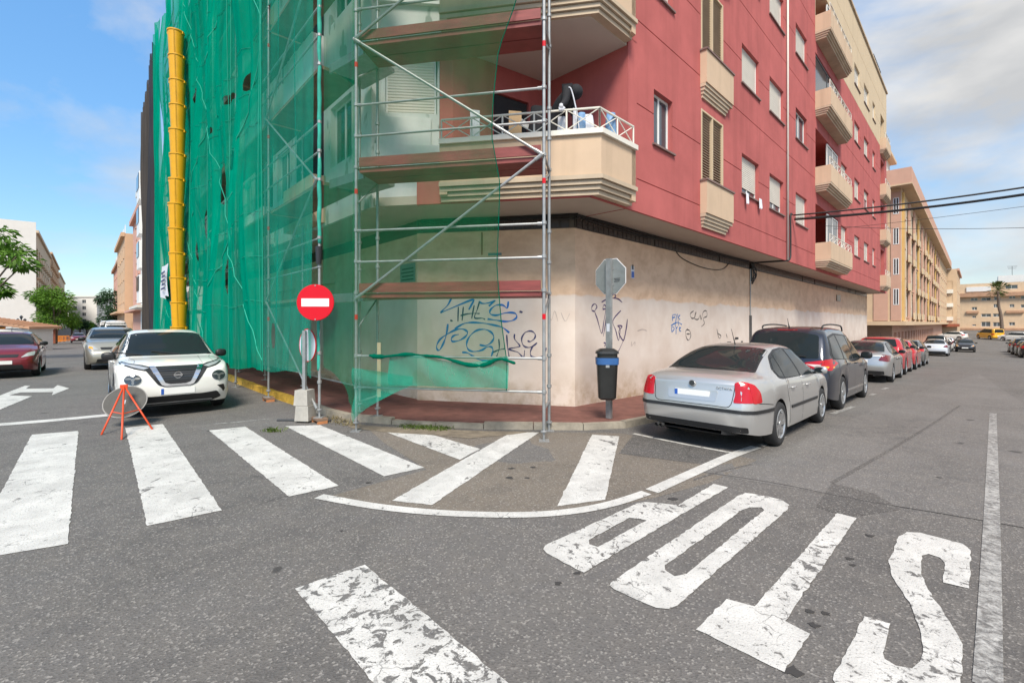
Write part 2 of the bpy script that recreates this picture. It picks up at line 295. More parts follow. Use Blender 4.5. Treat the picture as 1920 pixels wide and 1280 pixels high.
def net(name, col, lo, hi, mapscale, fold=3.0):
    m, nt, b = new_mat(name); nt.nodes.remove(b)
    d = nt.nodes.new('ShaderNodeBsdfDiffuse'); t = nt.nodes.new('ShaderNodeBsdfTranslucent'); tp = nt.nodes.new('ShaderNodeBsdfTransparent')
    f = noise(nt, fold, 5, 0.6, mapscale)
    c = mixc(nt, ramp(nt, f, 0.3, 0.7), scl(col, 0.85), scl(col, 1.12))
    nt.links.new(c, d.inputs['Color']); nt.links.new(c, t.inputs['Color'])
    bn = nt.nodes.new('ShaderNodeBump'); bn.inputs['Strength'].default_value = 0.38; bn.inputs['Distance'].default_value = 0.08
    nt.links.new(noise(nt, 3.2, 6, 0.6, (1, 1, 0.35), 1.2), bn.inputs['Height'])
    nt.links.new(bn.outputs['Normal'], d.inputs['Normal']); nt.links.new(bn.outputs['Normal'], t.inputs['Normal'])
    m1 = nt.nodes.new('ShaderNodeMixShader'); m1.inputs['Fac'].default_value = 0.45; nt.links.new(d.outputs[0], m1.inputs[1]); nt.links.new(t.outputs[0], m1.inputs[2])
    m2 = nt.nodes.new('ShaderNodeMixShader'); o = nt.nodes['Material Output']
    fac = ramp(nt, noise(nt, 1.4, 4, 0.6, mapscale), 0.35, 0.65, (lo, lo, lo, 1), (hi, hi, hi, 1))
    nt.links.new(fac, m2.inputs['Fac']); nt.links.new(tp.outputs[0], m2.inputs[1]); nt.links.new(m1.outputs[0], m2.inputs[2]); nt.links.new(m2.outputs[0], o.inputs['Surface'])
net('net_dense', (0.0, 0.40, 0.25), 0.66, 0.90, (1, 1, 0.15)); net('net_open', (0.012, 0.42, 0.28), 0.38, 0.62, (1, 1, 0.3)); net('net_front', (0.012, 0.22, 0.085), 0.22, 0.36, (1, 1, 0.35)); net('net_corner', (0.012, 0.24, 0.12), 0.40, 0.58, (1, 1, 0.35)); simple('net_rope', (0.012, 0.34, 0.23), 0.8); net('net_bunch', (0.0, 0.19, 0.115), 0.80, 0.96, (1, 1, 1))
net('net_grey', (0.075, 0.078, 0.09), 0.88, 0.98, (1, 1, 0.12)); net('net_brown', (0.11, 0.095, 0.085), 0.88, 0.98, (1, 1, 0.12))
simple('ink_blue', (0.008, 0.15, 0.46), 0.6); simple('ink_navy', (0.03, 0.035, 0.12), 0.6); simple('ink_purple', (0.07, 0.04, 0.13), 0.6); simple('ink_black', (0.02, 0.02, 0.022), 0.7); simple('ink_faint', (0.42, 0.35, 0.32), 0.8)
simple('cardboard', (0.50, 0.34, 0.19), 0.8); simple('bag_blue', (0.16, 0.30, 0.50), 0.5, var=0.4, vscale=9); simple('bag_white', (0.66, 0.68, 0.74), 0.6, var=0.2, vscale=9); simple('cloth_black', (0.012, 0.013, 0.017), 0.85); simple('skin_dark', (0.06, 0.04, 0.03), 0.6)
simple('orange_panel', (0.75, 0.28, 0.015), 0.5); simple('rust_metal', (0.30, 0.09, 0.045), 0.7, var=0.25); simple('barrier_orange', (0.70, 0.22, 0.02), 0.5); simple('blue_sign', (0.02, 0.16, 0.55), 0.4); simple('awning', (0.35, 0.10, 0.05), 0.7)
simple('stain_dark', (0.045, 0.042, 0.040), 0.85); simple('dirt', (0.20, 0.165, 0.12), 0.95, var=0.4, vscale=6)
simple('banner', (0.74, 0.76, 0.80), 0.6); simple('brick_block', (0.50, 0.20, 0.08), 0.85, var=0.2)
M = MATS

# ---------------------------------------------------------------- mesh helpers
class MB:
    def __init__(s): s.v = []; s.f = []
    def add(s, vs, fs):
        o = len(s.v); s.v += [tuple(float(c) for c in p) for p in vs]; s.f += [tuple(i + o for i in f) for f in fs]; return s
    def quad(s, a, b, c, d): return s.add([a, b, c, d], [(0, 1, 2, 3)])
    def hexa(s, p):          # 8 corners: bottom 4 then top 4
        return s.add(p, [(3, 2, 1, 0), (4, 5, 6, 7), (0, 1, 5, 4), (1, 2, 6, 5), (2, 3, 7, 6), (3, 0, 4, 7)])
    def box(s, x0, x1, y0, y1, z0, z1): return s.hexa([(x0, y0, z0), (x1, y0, z0), (x1, y1, z0), (x0, y1, z0), (x0, y0, z1), (x1, y0, z1), (x1, y1, z1), (x0, y1, z1)])
    def pbox(s, P, s0, s1, z0, z1, d0, d1):   # box on a wall plane, depth d0 (outer) .. d1 (inner)
        return s.hexa([P(s0, z0, d0), P(s1, z0, d0), P(s1, z0, d1), P(s0, z0, d1), P(s0, z1, d0), P(s1, z1, d0), P(s1, z1, d1), P(s0, z1, d1)])
    def tube(s, pts, r, n=8, caps=True):
        pts = [Vector(p) for p in pts]; rs = r if isinstance(r, (list, tuple)) else [r] * len(pts)
        o = len(s.v); prev = None
        for i, p in enumerate(pts):
            t = (pts[min(i + 1, len(pts) - 1)] - pts[max(i - 1, 0)]).normalized()
            a = prev if prev is not None else (Vector((0, 0, 1)) if abs(t.z) < 0.95 else Vector((1, 0, 0)))
            a = (a - t * a.dot(t)).normalized(); b = t.cross(a); prev = a
            for k in range(n):
                w = 2 * math.pi * k / n; q = p + (a * math.cos(w) + b * math.sin(w)) * rs[i]; s.v.append(tuple(q))
        for i in range(len(pts) - 1):
            for k in range(n):
                s.f.append((o + i * n + k, o + i * n + (k + 1) % n, o + (i + 1) * n + (k + 1) % n, o + (i + 1) * n + k))
        if caps:
            s.f.append(tuple(o + k for k in reversed(range(n)))); s.f.append(tuple(o + (len(pts) - 1) * n + k for k in range(n)))
        return s
    def lathe(s, prof, n=20, c=(0, 0, 0), axis='z'):   # prof: (radius, height)
        o = len(s.v)
        for (r, h) in prof:
            for k in range(n):
                w = 2 * math.pi * k / n; x, y = r * math.cos(w), r * math.sin(w)
                p = (x, y, h) if axis == 'z' else ((x, h, y) if axis == 'y' else (h, x, y))
                s.v.append((p[0] + c[0], p[1] + c[1], p[2] + c[2]))
        for i in range(len(prof) - 1):
            for k in range(n):
                s.f.append((o + i * n + k, o + i * n + (k + 1) % n, o + (i + 1) * n + (k + 1) % n, o + (i + 1) * n + k))
        return s
    def prism(s, poly, z0, z1):
        n = len(poly); t = tessellate_polygon([[Vector((p[0], p[1], 0)) for p in poly]])
        f0 = z0 if callable(z0) else (lambda x, y: z0); f1 = z1 if callable(z1) else (lambda x, y: z1)
        vs = [(p[0], p[1], f0(*p)) for p in poly] + [(p[0], p[1], f1(*p)) for p in poly]
        fs = [tuple(i + n for i in q) for q in t] + [tuple(reversed(q)) for q in t] + [(i, (i + 1) % n, (i + 1) % n + n, i + n) for i in range(n)]
        return s.add(vs, fs)
    def build(s, name, mat, parent=None, world=True, smooth=False, recalc=True, autos=None):
        me = bpy.data.meshes.new(name); me.from_pydata(s.v, [], s.f); me.validate()
        if recalc:
            bm = bmesh.new(); bm.from_mesh(me); bmesh.ops.recalc_face_normals(bm, faces=bm.faces); bm.to_mesh(me); bm.free()
        if smooth: me.shade_smooth()
        if autos is not None: me.set_sharp_from_angle(angle=math.radians(autos))
        return link(name, me, mat, parent, world)
def link(name, me, mat, parent=None, world=True):
    if mat is not None and not me.materials: me.materials.append(M[mat] if isinstance(mat, str) else mat)
    o = bpy.data.objects.new(name, me); COL.objects.link(o)
    if parent is not None:
        o.parent = parent
        if world: o.matrix_parent_inverse = root_inverse(parent)
    return o
ROOTM = {}
def root_inverse(p):
    m = Matrix.Identity(4)
    if p.name in ROOTM: return ROOTM[p.name].inverted()
    return m
def tag(o, label, cat, group=None):
    o['label'] = label; o['category'] = cat
    if group: o['group'] = group
    return o
def struct(o): o['kind'] = 'structure'; return o
def thing(name, label, cat, loc=(0, 0, 0), rotz=0.0, group=None):
    o = bpy.data.objects.new(name, None); COL.objects.link(o); o.empty_display_size = 0.2
    o.location = loc; o.rotation_euler = (0, 0, rotz)
    ROOTM[o.name] = Matrix.Translation(Vector(loc)) @ Matrix.Rotation(rotz, 4, 'Z')
    return tag(o, label, cat, group)
def catmull(pts, k=6):
    P = [np.array(p, float) for p in pts]; out = []
    for i in range(len(P) - 1):
        a, b, c, d = P[max(i - 1, 0)], P[i], P[i + 1], P[min(i + 2, len(P) - 1)]
        for j in range(k):
            t = j / k; out.append(0.5 * ((2 * b) + (c - a) * t + (2 * a - 5 * b + 4 * c - d) * t * t + (3 * b - a - 3 * c + d) * t ** 3))
    out.append(P[-1]); return out
def relief(mb, P, Sl, Zl, depth, closed=True):
    Sl = sorted(set(round(x, 4) for x in Sl)); Zl = sorted(set(round(z, 4) for z in Zl)); n, m_ = len(Sl) - 1, len(Zl) - 1
    dd = [[depth((Sl[i] + Sl[i + 1]) / 2, (Zl[j] + Zl[j + 1]) / 2) for j in range(m_)] for i in range(n)]
    for i in range(n):
        for j in range(m_):
            d = dd[i][j]; a, b2, c, e = Sl[i], Sl[i + 1], Zl[j], Zl[j + 1]
            mb.quad(P(a, c, d), P(b2, c, d), P(b2, e, d), P(a, e, d))
            if i + 1 < n and dd[i + 1][j] != d: mb.quad(P(b2, c, d), P(b2, c, dd[i + 1][j]), P(b2, e, dd[i + 1][j]), P(b2, e, d))
            if j + 1 < m_ and dd[i][j + 1] != d: mb.quad(P(a, e, d), P(b2, e, d), P(b2, e, dd[i][j + 1]), P(a, e, dd[i][j + 1]))
    return mb
def wall(name, mat, parent, P, s0, s1, z0, z1, holes=(), grooves=(), back=0.35):
    """wall slab on a plane: holes (s0,s1,z0,z1,depth) are recesses, grooves (z,h) run its whole length"""
    S = [s0, s1]; Z = [z0, z1]
    H = [h for h in holes if h[0] < s1 and h[1] > s0 and h[2] < z1 and h[3] > z0]
    for h in H: S += [max(h[0], s0), min(h[1], s1)]; Z += [max(h[2], z0), min(h[3], z1)]
    Gs = [g for g in grooves if z0 < g[0] < z1]
    for g in Gs: Z += [g[0], g[0] + g[1]]
    def depth(s, z):
        for h in H:
            if h[0] < s < h[1] and h[2] < z < h[3]: return h[4]
        for g in Gs:
            if g[0] < z < g[0] + g[1]: return 0.018
        return 0.0
    mb = relief(MB(), P, S, Z, depth)
    for (a, c, q, e, bk) in ((s0, z0, s0, z1, back), (s1, z0, s1, z1, back), (s0, z0, s1, z0, min(back, .06)), (s0, z1, s1, z1, min(back, .3))):
        mb.quad(P(a, c, 0), P(q, e, 0), P(q, e, bk), P(a, c, bk))
    return mb.build(name, mat, parent, recalc=False)
def shutter_mesh(mb, P, s0, s1, z0, z1, d, pitch=0.055):
    n = max(2, int((z1 - z0) / pitch)); pts = []
    for k in range(n):
        za = z0 + (z1 - z0) * k / n; zb = z0 + (z1 - z0) * (k + 1) / n
        pts += [(za, d + 0.012), (za + (zb - za) * 0.25, d), (za + (zb - za) * 0.85, d)]
    pts.append((z1, d + 0.012))
    for (a, da), (b2, db) in zip(pts, pts[1:]): mb.quad(P(s0, a, da), P(s1, a, da), P(s1, b2, db), P(s0, b2, db))
def window(parent, P, s0, s1, z0, z1, d=0.13, closed=1.0, frame='white_frame', sill=True, mull=True, shutter='shutter', lite=False):
    f = 0.05; mb = MB()
    if closed < 1.0 or lite:
        mb.pbox(P, s0 + 0.002, s0 + f, z0, z1, d, d + 0.05); mb.pbox(P, s1 - f, s1 - 0.002, z0, z1, d, d + 0.05)
        mb.pbox(P, s0 + f, s1 - f, z0 + 0.002, z0 + f, d, d + 0.05); mb.pbox(P, s0 + f, s1 - f, z1 - f, z1 - 0.002, d, d + 0.05)
        if mull: mb.pbox(P, (s0 + s1) / 2 - f * 0.6, (s0 + s1) / 2 + f * 0.6, z0 + f, z1 - f, d + 0.004, d + 0.045)
        w = mb.build('window', frame, parent)
        MB().pbox(P, s0 + f * 0.5, s1 - f * 0.5, z0 + f * 0.5, z1 - f * 0.5, d + 0.02, d + 0.03).build('pane', 'window_glass', w)
    else:
        mb.pbox(P, s0 + 0.002, s0 + 0.035, z0, z1, d - 0.02, d + 0.05); mb.pbox(P, s1 - 0.035, s1 - 0.002, z0, z1, d - 0.02, d + 0.05); mb.pbox(P, s0 + 0.035, s1 - 0.035, z1 - 0.05, z1 - 0.002, d - 0.02, d + 0.05)
        w = mb.build('window', frame, parent)
    if closed > 0 and not lite:
        sm = MB(); shutter_mesh(sm, P, s0 + 0.03, s1 - 0.03, z1 - (z1 - z0) * closed, z1 - 0.05, d - 0.012)
        sm.build('roller_shutter', shutter, w)
    if sill: MB().pbox(P, s0 - 0.07, s1 + 0.07, z0 - 0.035, z0 + 0.004, -0.05, d).build('sill', 'sill_stone', w)
    return w
# ---------------------------------------------------------------- road, pavement, markings
def lines(lo, hi, step, far): 
    a = list(np.arange(lo, hi + 1e-6, step))
    return sorted(set([-v for v in far if -v < lo] + a + [v for v in far if v > hi]))
XS = lines(-24, 30, 0.5, [35, 40, 50, 60, 75, 90, 110, 140, 180, 240, 320, 450, 700]); YS = lines(-6, 40, 0.5, [10, 20, 45, 50, 60, 70, 80, 95, 110, 140, 180, 240, 320, 450, 700])
nx, ny = len(XS), len(YS)
gm = MB()
gm.v = [(float(x), float(y), gz(x, y)) for y in YS for x in XS]
gm.f = [(j * nx + i, j * nx + i + 1, (j + 1) * nx + i + 1, (j + 1) * nx + i) for j in range(ny - 1) for i in range(nx - 1)]
road = struct(gm.build('road', 'asphalt', None, smooth=True))
ragr = random.Random(77)
def sheet(name, poly, mat, lift, parent=road, px=True, cell=0.4, hole=None):
    """a flat painted or laid sheet on the road; poly in photo pixels (looked up on the ground) or metres"""
    pts = [G(*p) if px else np.array(p, float) for p in poly]
    V = []; E = []; rag = mat.startswith('paint')
    def ring(pts):
        o = len(V); R = []
        for i, p in enumerate(pts):
            q = pts[(i + 1) % len(pts)]; n = max(1, int(np.linalg.norm(q - p) / (0.05 if rag else cell))); nn_ = np.array([-(q - p)[1], (q - p)[0]]) / (np.linalg.norm(q - p) + 1e-9)
            for k in range(n): R.append(p + (q - p) * k / n + nn_ * (ragr.gauss(0, 0.0035) if rag and k else 0))
        V.extend(Vector(r) for r in R); E.extend((o + i, o + (i + 1) % len(R)) for i in range(len(R)))
    ring(pts)
    if hole: ring([G(*p) if px else np.array(p, float) for p in hole])
    vs, es, fs, *_ = delaunay_2d_cdt(V, E, [], 2 if hole else 1, 1e-6)
    if hole:
        hp = [Vector((*(G(*p) if px else p), 0)) for p in hole]; 
        op = [Vector((*p, 0)) for p in pts]
        def inside(p, poly):
            c = False
            for i in range(len(poly)):
                a, b2 = poly[i], poly[i - 1]
                if (a.y > p.y) != (b2.y > p.y) and p.x < (b2.x - a.x) * (p.y - a.y) / (b2.y - a.y) + a.x: c = not c
            return c
        fs = [f for f in fs if (lambda m_: inside(m_, op) and not inside(m_, hp))(sum((vs[i] for i in f), Vector((0, 0))) / len(f))]
    mb = MB(); mb.v = [(v.x, v.y, gz(v.x, v.y) + lift * 0.55) for v in vs]; mb.f = [tuple(f) for f in fs]
    o = mb.build(name, mat, parent, recalc=False)
    if o.data.polygons and o.data.polygons[0].normal.z < 0: o.data.flip_normals()
    return o
def strip(name, pts, width, mat, lift, px=True, parent=road):
    P = catmull([G(*p) if px else p for p in pts], 5); l = []; r = []
    for i, p in enumerate(P):
        t = P[min(i + 1, len(P) - 1)] - P[max(i - 1, 0)]; t = t / np.linalg.norm(t); w = width(i / (len(P) - 1)) if callable(width) else width
        q = np.array([-t[1], t[0]]) * w / 2; l.append(p + q); r.append(p - q)
    mb = MB()
    for i in range(len(P) - 1):
        mb.quad(*[(a[0], a[1], gz(a[0], a[1]) + lift * 0.55) for a in (r[i], r[i + 1], l[i + 1], l[i])])
    o = mb.build(name, mat, parent, recalc=False)
    if o.data.polygons[0].normal.z < 0: o.data.flip_normals()
    return o
# repairs and seams in the asphalt
sheet('asphalt_patch', [(690, 803), (1020, 810), (1165, 812), (1420, 862), (1330, 905), (1230, 932), (1090, 962), (900, 968), (720, 955), (600, 935), (800, 880), (720, 830)], 'asphalt_patch', 0.003)
sheet('asphalt_patch', [(1190, 812), (1385, 852), (1330, 872), (1160, 850)], 'asphalt_dark', 0.006)
sheet('asphalt_patch', [(1285, 880), (1420, 862), (1700, 742), (1835, 700), (1925, 760), (1925, 990), (1600, 935)], 'asphalt_grey', 0.003)
sheet('asphalt_patch', [(345, 800), (505, 783), (560, 792), (395, 808)], 'asphalt_grey', 0.003)
sheet('asphalt_patch', [(1560, 905), (1640, 925), (1690, 955), (1590, 970), (1530, 950)], 'asphalt_dark', 0.005)
strip('asphalt_seam', [(1285, 880), (1450, 905), (1600, 935), (1780, 965), (1925, 990)], 0.014, 'stain_dark', 0.0065)
strip('asphalt_seam', [(1410, 870), (1350, 884), (1300, 900)], 0.03, 'asphalt_dark', 0.0065)
strip('tyre_mark', [(1560, 905), (1640, 860), (1740, 800), (1800, 760)], 0.05, 'asphalt_dark', 0.0068)
# crossing stripes
for i, (poly, mt) in enumerate([
    ([(59, 815), (147, 808), (127, 1020), (-66, 1052)], 'paint_fresh'), ([(235, 802), (305, 795), (416, 957), (276, 986)], 'paint_fresh'),
    ([(392, 807), (460, 800), (635, 911), (542, 931)], 'paint_fresh'), ([(535, 799), (600, 797), (796, 877), (720, 893)], 'paint_fresh'),
    ([(700, 801), (775, 804), (900, 842), (862, 862)], 'paint_worn'), ([(960, 810), (1011, 811), (810, 947), (735, 939)], 'paint_fresh'),
    ([(1110, 815), (1161, 818), (1135, 937), (1045, 949)], 'paint_fresh'), ([(553, 1104), (684, 1059), (1080, 1385), (800, 1400)], 'paint_flaked')]):
    sheet('crossing_stripe', poly, mt, 0.009 + 0.0015 * (i == 5))
def zp(l): return [(960 + x / 2, 880 + y / 2) for x, y in l]
sheet('stop_letter', zp([(755, 55), (810, 68), (270, 388), (240, 375), (130, 315), (117, 300), (125, 285), (470, 128), (500, 123), (560, 128), (622, 136)]), 'paint_worn', 0.0105, hole=zp([(440, 182), (505, 192), (322, 292), (290, 282), (288, 266)]))
sheet('stop_letter', zp([(875, 89), (905, 92), (1010, 114), (1040, 134), (1032, 153), (620, 512), (585, 525), (540, 520), (385, 452), (366, 437), (372, 424), (850, 98)]), 'paint_worn', 0.0105, hole=zp([(890, 143), (935, 143), (946, 153), (655, 393), (610, 402), (575, 380), (572, 362), (865, 152)]))
sheet('stop_letter', zp([(1220, 165), (1292, 183), (1024, 570), (1118, 618), (1022, 762), (690, 602), (805, 487), (910, 515)]), 'paint_worn', 0.0105)
sheet('stop_letter', zp([(1715, 448), (1617, 425), (1622, 350), (1605, 332), (1562, 318), (1536, 325), (1534, 388), (1560, 452), (1640, 570), (1690, 658), (1690, 705), (1678, 830), (1640, 880), (1560, 895), (1235, 850), (1203, 790), (1320, 552), (1418, 580), (1391, 690), (1397, 712), (1440, 738), (1500, 748), (1530, 722), (1541, 690), (1530, 600), (1492, 500), (1424, 400), (1412, 350), (1450, 252), (1480, 236), (1530, 238), (1690, 280), (1720, 305)]), 'paint_worn', 0.0105)
strip('edge_line', [(598, 931), (700, 949), (800, 960), (900, 965), (1000, 965), (1080, 958), (1150, 944), (1212, 924)], 0.125, 'paint_fresh', 0.0125)
strip('edge_line', [(1222, 921), (1300, 886), (1370, 855), (1418, 838)], 0.15, 'paint_fresh', 0.0125)
strip('bay_line', [(1188, 813), (1280, 832), (1383, 851)], 0.07, 'paint_worn', 0.0105)
for (a, b2) in (((1425, 836), (1470, 818)), ((1560, 776), (1600, 762)), ((1632, 741), (1640, 738)), ((1655, 730), (1664, 727))): strip('bay_line', [a, b2], 0.11, 'paint_old', 0.0105)
strip('stop_line', [(-10, 797), (100, 788), (205, 778)], 0.30, 'paint_fresh', 0.0105)
strip('give_way_line', [(400, 795), (450, 791), (505, 785)], 0.06, 'paint_old', 0.0105)
strip('lane_line', [(1862, 775), (1861, 850), (1860, 950), (1857, 1100), (1852, 1290)], 0.105, 'paint_old', 0.0105)
sheet('road_arrow', [(47, 723), (57, 723), (48, 729), (100, 728), (108, 722), (130, 728), (97, 741), (100, 735), (38, 736), (18, 741), (60, 743), (0, 768), (-40, 778), (-40, 757)], 'paint_fresh', 0.0105)
rng = random.Random(5)
for (px, py, r) in [(1046, 1094, .035), (1083, 1074, .04), (1488, 1258, .07), (1517, 1147, .04), (1548, 1150, .04), (1525, 1172, .05), (1592, 1047, .04), (1600, 1060, .035), (1630, 1004, .05), (960, 878, .06), (1000, 876, .05), (955, 896, .07), (988, 896, .04), (1260, 935, .07), (530, 905, .03), (690, 905, .04), (640, 995, .02), (1760, 895, .05)]:
    c = G(px, py); k = 11; ph = rng.random() * 6
    sheet('tar_spot', [c + np.array([math.cos(2 * math.pi * i / k), 0.75 * math.sin(2 * math.pi * i / k)]) * r * 0.75 * rng.uniform(0.5, 1.25) for i in range(k)], 'stain_dark', 0.0075, px=False, cell=1)

# pavement round the corner
KB = [lpos(3.2, 60), lpos(3.2, 30), lpos(3.2, 20), lpos(3.2, 14), lpos(3.22, 11.2), G(640, 789), G(700, 793), G(770, 799), G(900, 805), G(1030, 806), G(1120, 807), G(1160, 806), G(1172, 803), rpos(4.12, 7.3), rpos(4.12, 16), rpos(4.12, 30), rpos(4.12, 46)]
inner = [rpos(9, 46), rpos(9, 20), np.array([0.5, 13.5]), lpos(9, 20), lpos(9, 60)]
def offs(pl, d):      # inwards offset of the kerb polyline (towards the building)
    out = []
    for i, p in enumerate(pl):
        t = pl[min(i + 1, len(pl) - 1)] - pl[max(i - 1, 0)]; t = t / np.linalg.norm(t); out.append(p + np.array([-t[1], t[0]]) * d)
    return out
KI = offs(KB, 0.14)
def pave_z(x, y):
    t = x * dL[0] + y * dL[1]
    return gz(x, y) + 0.10 + 0.04 * max(0, min(1, (t - 7.5) / 3))
mb = MB(); mb.prism([tuple(p) for p in KI + inner], lambda x, y: gz(x, y) - 0.2, lambda x, y: pave_z(x, y) - 0.006)
pavement = struct(mb.build('pavement', 'pavement_bed', None, recalc=True))
# kerb stones one by one
Ls = [0]; 
for a, b2 in zip(KB, KB[1:]): Ls.append(Ls[-1] + np.linalg.norm(b2 - a))
def along(pl, d):
    for i in range(len(Ls) - 1):
        if d <= Ls[i + 1] + 1e-9:
            k = (d - Ls[i]) / (Ls[i + 1] - Ls[i]); return pl[i] * (1 - k) + pl[i + 1] * k
    return pl[-1]
d = Ls[1] + 4; L5 = Ls[4] + 0.4
while d < Ls[-1] - 20:
    yellow = d < L5; ln = 0.42 if yellow else 0.82
    a, b2 = along(KB, d), along(KB, d + ln - 0.012); c, e = along(KI, d + ln - 0.012), along(KI, d)
    dz = rng.uniform(-0.006, 0.006); low = 0.03 if Ls[6] < d < Ls[8] else 0
    q = [(*p, gz(*p) - 0.15) for p in (a, b2, c, e)]; ta = a * 0.86 + e * 0.14; tb = b2 * 0.86 + c * 0.14
    q2 = [(*p, pave_z(*p) + dz - low + 0.004) for p in (ta, tb, c, e)]
    mk = MB().hexa(q + q2)
    mk.build('kerb_stone', 'kerb_yellow' if yellow else 'kerb_stone', pavement)
    d += ln
# paving tiles one by one near the corner
TL = 0.30; tile_me = None; kpoly = [Vector((*p, 0)) for p in KI + inner]
def pin(p, poly):
    c = False
    for i in range(len(poly)):
        a, b2 = poly[i], poly[i - 1]
        if (a.y > p[1]) != (b2.y > p[1]) and p[0] < (b2.x - a.x) * (p[1] - a.y) / (b2.y - a.y) + a.x: c = not c
    return c
CW0 = np.array([1.27, 9.45]); cdir = np.array([0.984, -0.177]); CW1 = CW0 - cdir * 3.35
h = TL / 2 - 0.006
tm = MB().hexa([(-h, -h, -0.03), (h, -h, -0.03), (h, h, -0.03), (-h, h, -0.03), (-h + .006, -h + .006, 0), (h - .006, -h + .006, 0), (h - .006, h - .006, 0), (-h + .006, h - .006, 0)])
tile_me = bpy.data.meshes.new('paving_tile'); tile_me.from_pydata(tm.v, [], tm.f); tile_me.materials.append(M['pavement_tile'])
cnt = 0
for i in range(-22, 45):
    for j in range(10, 60):
        p = dR * (i * TL) + np.array([-dR[1], dR[0]]) * (j * TL * 0.5 * 2 - 2.0)
        cs = [p + dR * a * h * 1.05 + np.array([-dR[1], dR[0]]) * b2 * h * 1.05 for a in (-1, 1) for b2 in (-1, 1)]
        if not all(pin(c, kpoly) for c in cs): continue
        DR = -(p @ nR); DL = -(p @ nL); fr = (p - CW0) @ np.array([-cdir[1], cdir[0]])
        if DR > 5.75 or DL > 5.3 or fr > 0.1 or p[1] < 5: continue
        if (p @ dR) > 13.5 or (p @ dL) > 12.5: continue
        if cnt >= 295: continue
        o = link('paving_tile', tile_me, None, pavement); o.location = (p[0], p[1], pave_z(*p) + rng.uniform(-0.002, 0.003)); o.rotation_euler = (0, 0, HEAD_R); cnt += 1
print('paving tiles', cnt)
# moss, dirt and weeds along the gutter
sheet('gutter_dirt', [(640, 792), (700, 799), (770, 803), (900, 808), (1000, 809), (960, 815), (880, 822), (800, 815), (740, 812), (660, 803)], 'dirt', 0.0115)
def grass_tuft(name, label, cs, mat, n, hgt, rad):
    mb = MB()
    for (px, py) in cs:
        c = G(px, py)
        for k in range(n):
            p = c + np.array([rng.gauss(0, rad), rng.gauss(0, rad * 0.5)]); a = rng.random() * 6.28; hh = hgt * rng.uniform(0.4, 1.2); w = 0.006
            z = gz(*p) + 0.005; e = np.array([math.cos(a), math.sin(a)]); q = np.array([-e[1], e[0]]) * w
            mb.add([(*(p - q), z), (*(p + q), z), (*(p + e * hh * 0.35 + q * .6), z + hh * 0.7), (*(p + e * hh * 0.8), z + hh)], [(0, 1, 2), (0, 2, 3)])
    o = tag(mb.build(name, mat, None, recalc=False), label, 'weeds'); o['kind'] = 'stuff'; return o
grass_tuft('moss_strip', 'yellow green moss growing along the dropped kerb under the scaffold', [(765 + i * 11, 799 + i * 0.7 + (i % 3) * 2) for i in range(7)], 'grass_blade', 70, 0.05, 0.10)
grass_tuft('weed_tuft', 'small green weed tuft on the crossing near the concrete blocks', [(512, 809)], 'grass_blade', 90, 0.07, 0.07)
grass_tuft('dry_weeds', 'dry straw coloured weeds at the broken kerb by the net tip', [(628, 786), (640, 792), (655, 797)], 'dry_grass', 60, 0.06, 0.09)

# ---------------------------------------------------------------- the red corner building
ST = 3.13; SILL, HEAD = 5.43, 6.57; SOF = 3.93; DW = 5.75; DF = 4.75; DP = 4.55; DLW = 5.3; DLF = 4.0
ROOF = 18.6; BAND = 13.93
bld = thing('apartment_building', 'red and beige corner apartment building with graffiti covered ground floor, part under scaffold', 'building', (1.27, 9.45, 0))
gR, gC = PR(DW), plane(tuple(CW1), tuple(CW0)); 
gL = PL(DLW)
sC0 = CW0 @ dR; sEnd = onR(1625, 600, DW)[0]; lC0 = CW1 @ dL
wall('ground_wall', 'ground_wall', bld, gR, sC0, sEnd, -1.2, 3.64, holes=[(sC0 + 10.2, sC0 + 10.26, -1.2, 3.7, 0.02)])
wall('ground_wall', 'ground_wall', bld, gC, 0, gC.L, -0.3, 3.64)
wall('ground_wall', 'ground_wall', bld, gL, lC0, lC0 + 25, -0.8, 3.64, holes=[(lC0 + 1.2 + 3.4 * i, lC0 + 3.2 + 3.4 * i, 0.2, 2.9, 0.2) for i in range(1, 7)])
MB().pbox(gR, sEnd - 0.35, sEnd, -1.3, SOF, -0.02, 6).build('end_wall', 'ground_wall', bld)
# dark tile band under the soffit
def band(P, s0, s1, name):
    MB().pbox(P, s0, s1, 3.64, SOF, 0.0, 0.3).build('tile_backing', 'dark_tile_grout', bld)
    me = bpy.data.meshes.new('band_tile'); e = Vector(P(1, 0)) - Vector(P(0, 0)); ang = math.atan2(e.y, e.x)
    w, hh = 0.178, 0.262
    t = MB().hexa([(0.008, -0.022, 0.012), (w, -0.022, 0.012), (w, 0.01, 0.012), (0.008, 0.01, 0.012), (0.008, -0.022, hh), (w, -0.022, hh), (w, 0.01, hh), (0.008, 0.01, hh)])
    me.from_pydata(t.v, [], t.f); me.materials.append(M['dark_tile']); far = MB(); k = 0
    s = s0 + 0.01
    while s < s1 - 0.19:
        if rng.random() > 0.035:
            if k < 75:
                o = link('band_tile', me, None, bld); p = P(s, 3.645); o.matrix_parent_inverse = root_inverse(bld); o.location = p; o.rotation_euler = (rng.uniform(-.004, .004), 0, ang); k += 1
            else: far.pbox(P, s + 0.008, s + w, 3.657, 3.905, -0.022, 0.01)
        s += 0.19
    if far.v: o = far.build('band_tile_row', 'dark_tile', bld); o['kind'] = 'stuff'
band(gR, sC0 + 0.02, sEnd, 'r'); band(gC, 0, gC.L - 0.02, 'c')
wall('tile_backing', 'dark_tile_grout', bld, gL, lC0, lC0 + 25, 3.64, SOF)
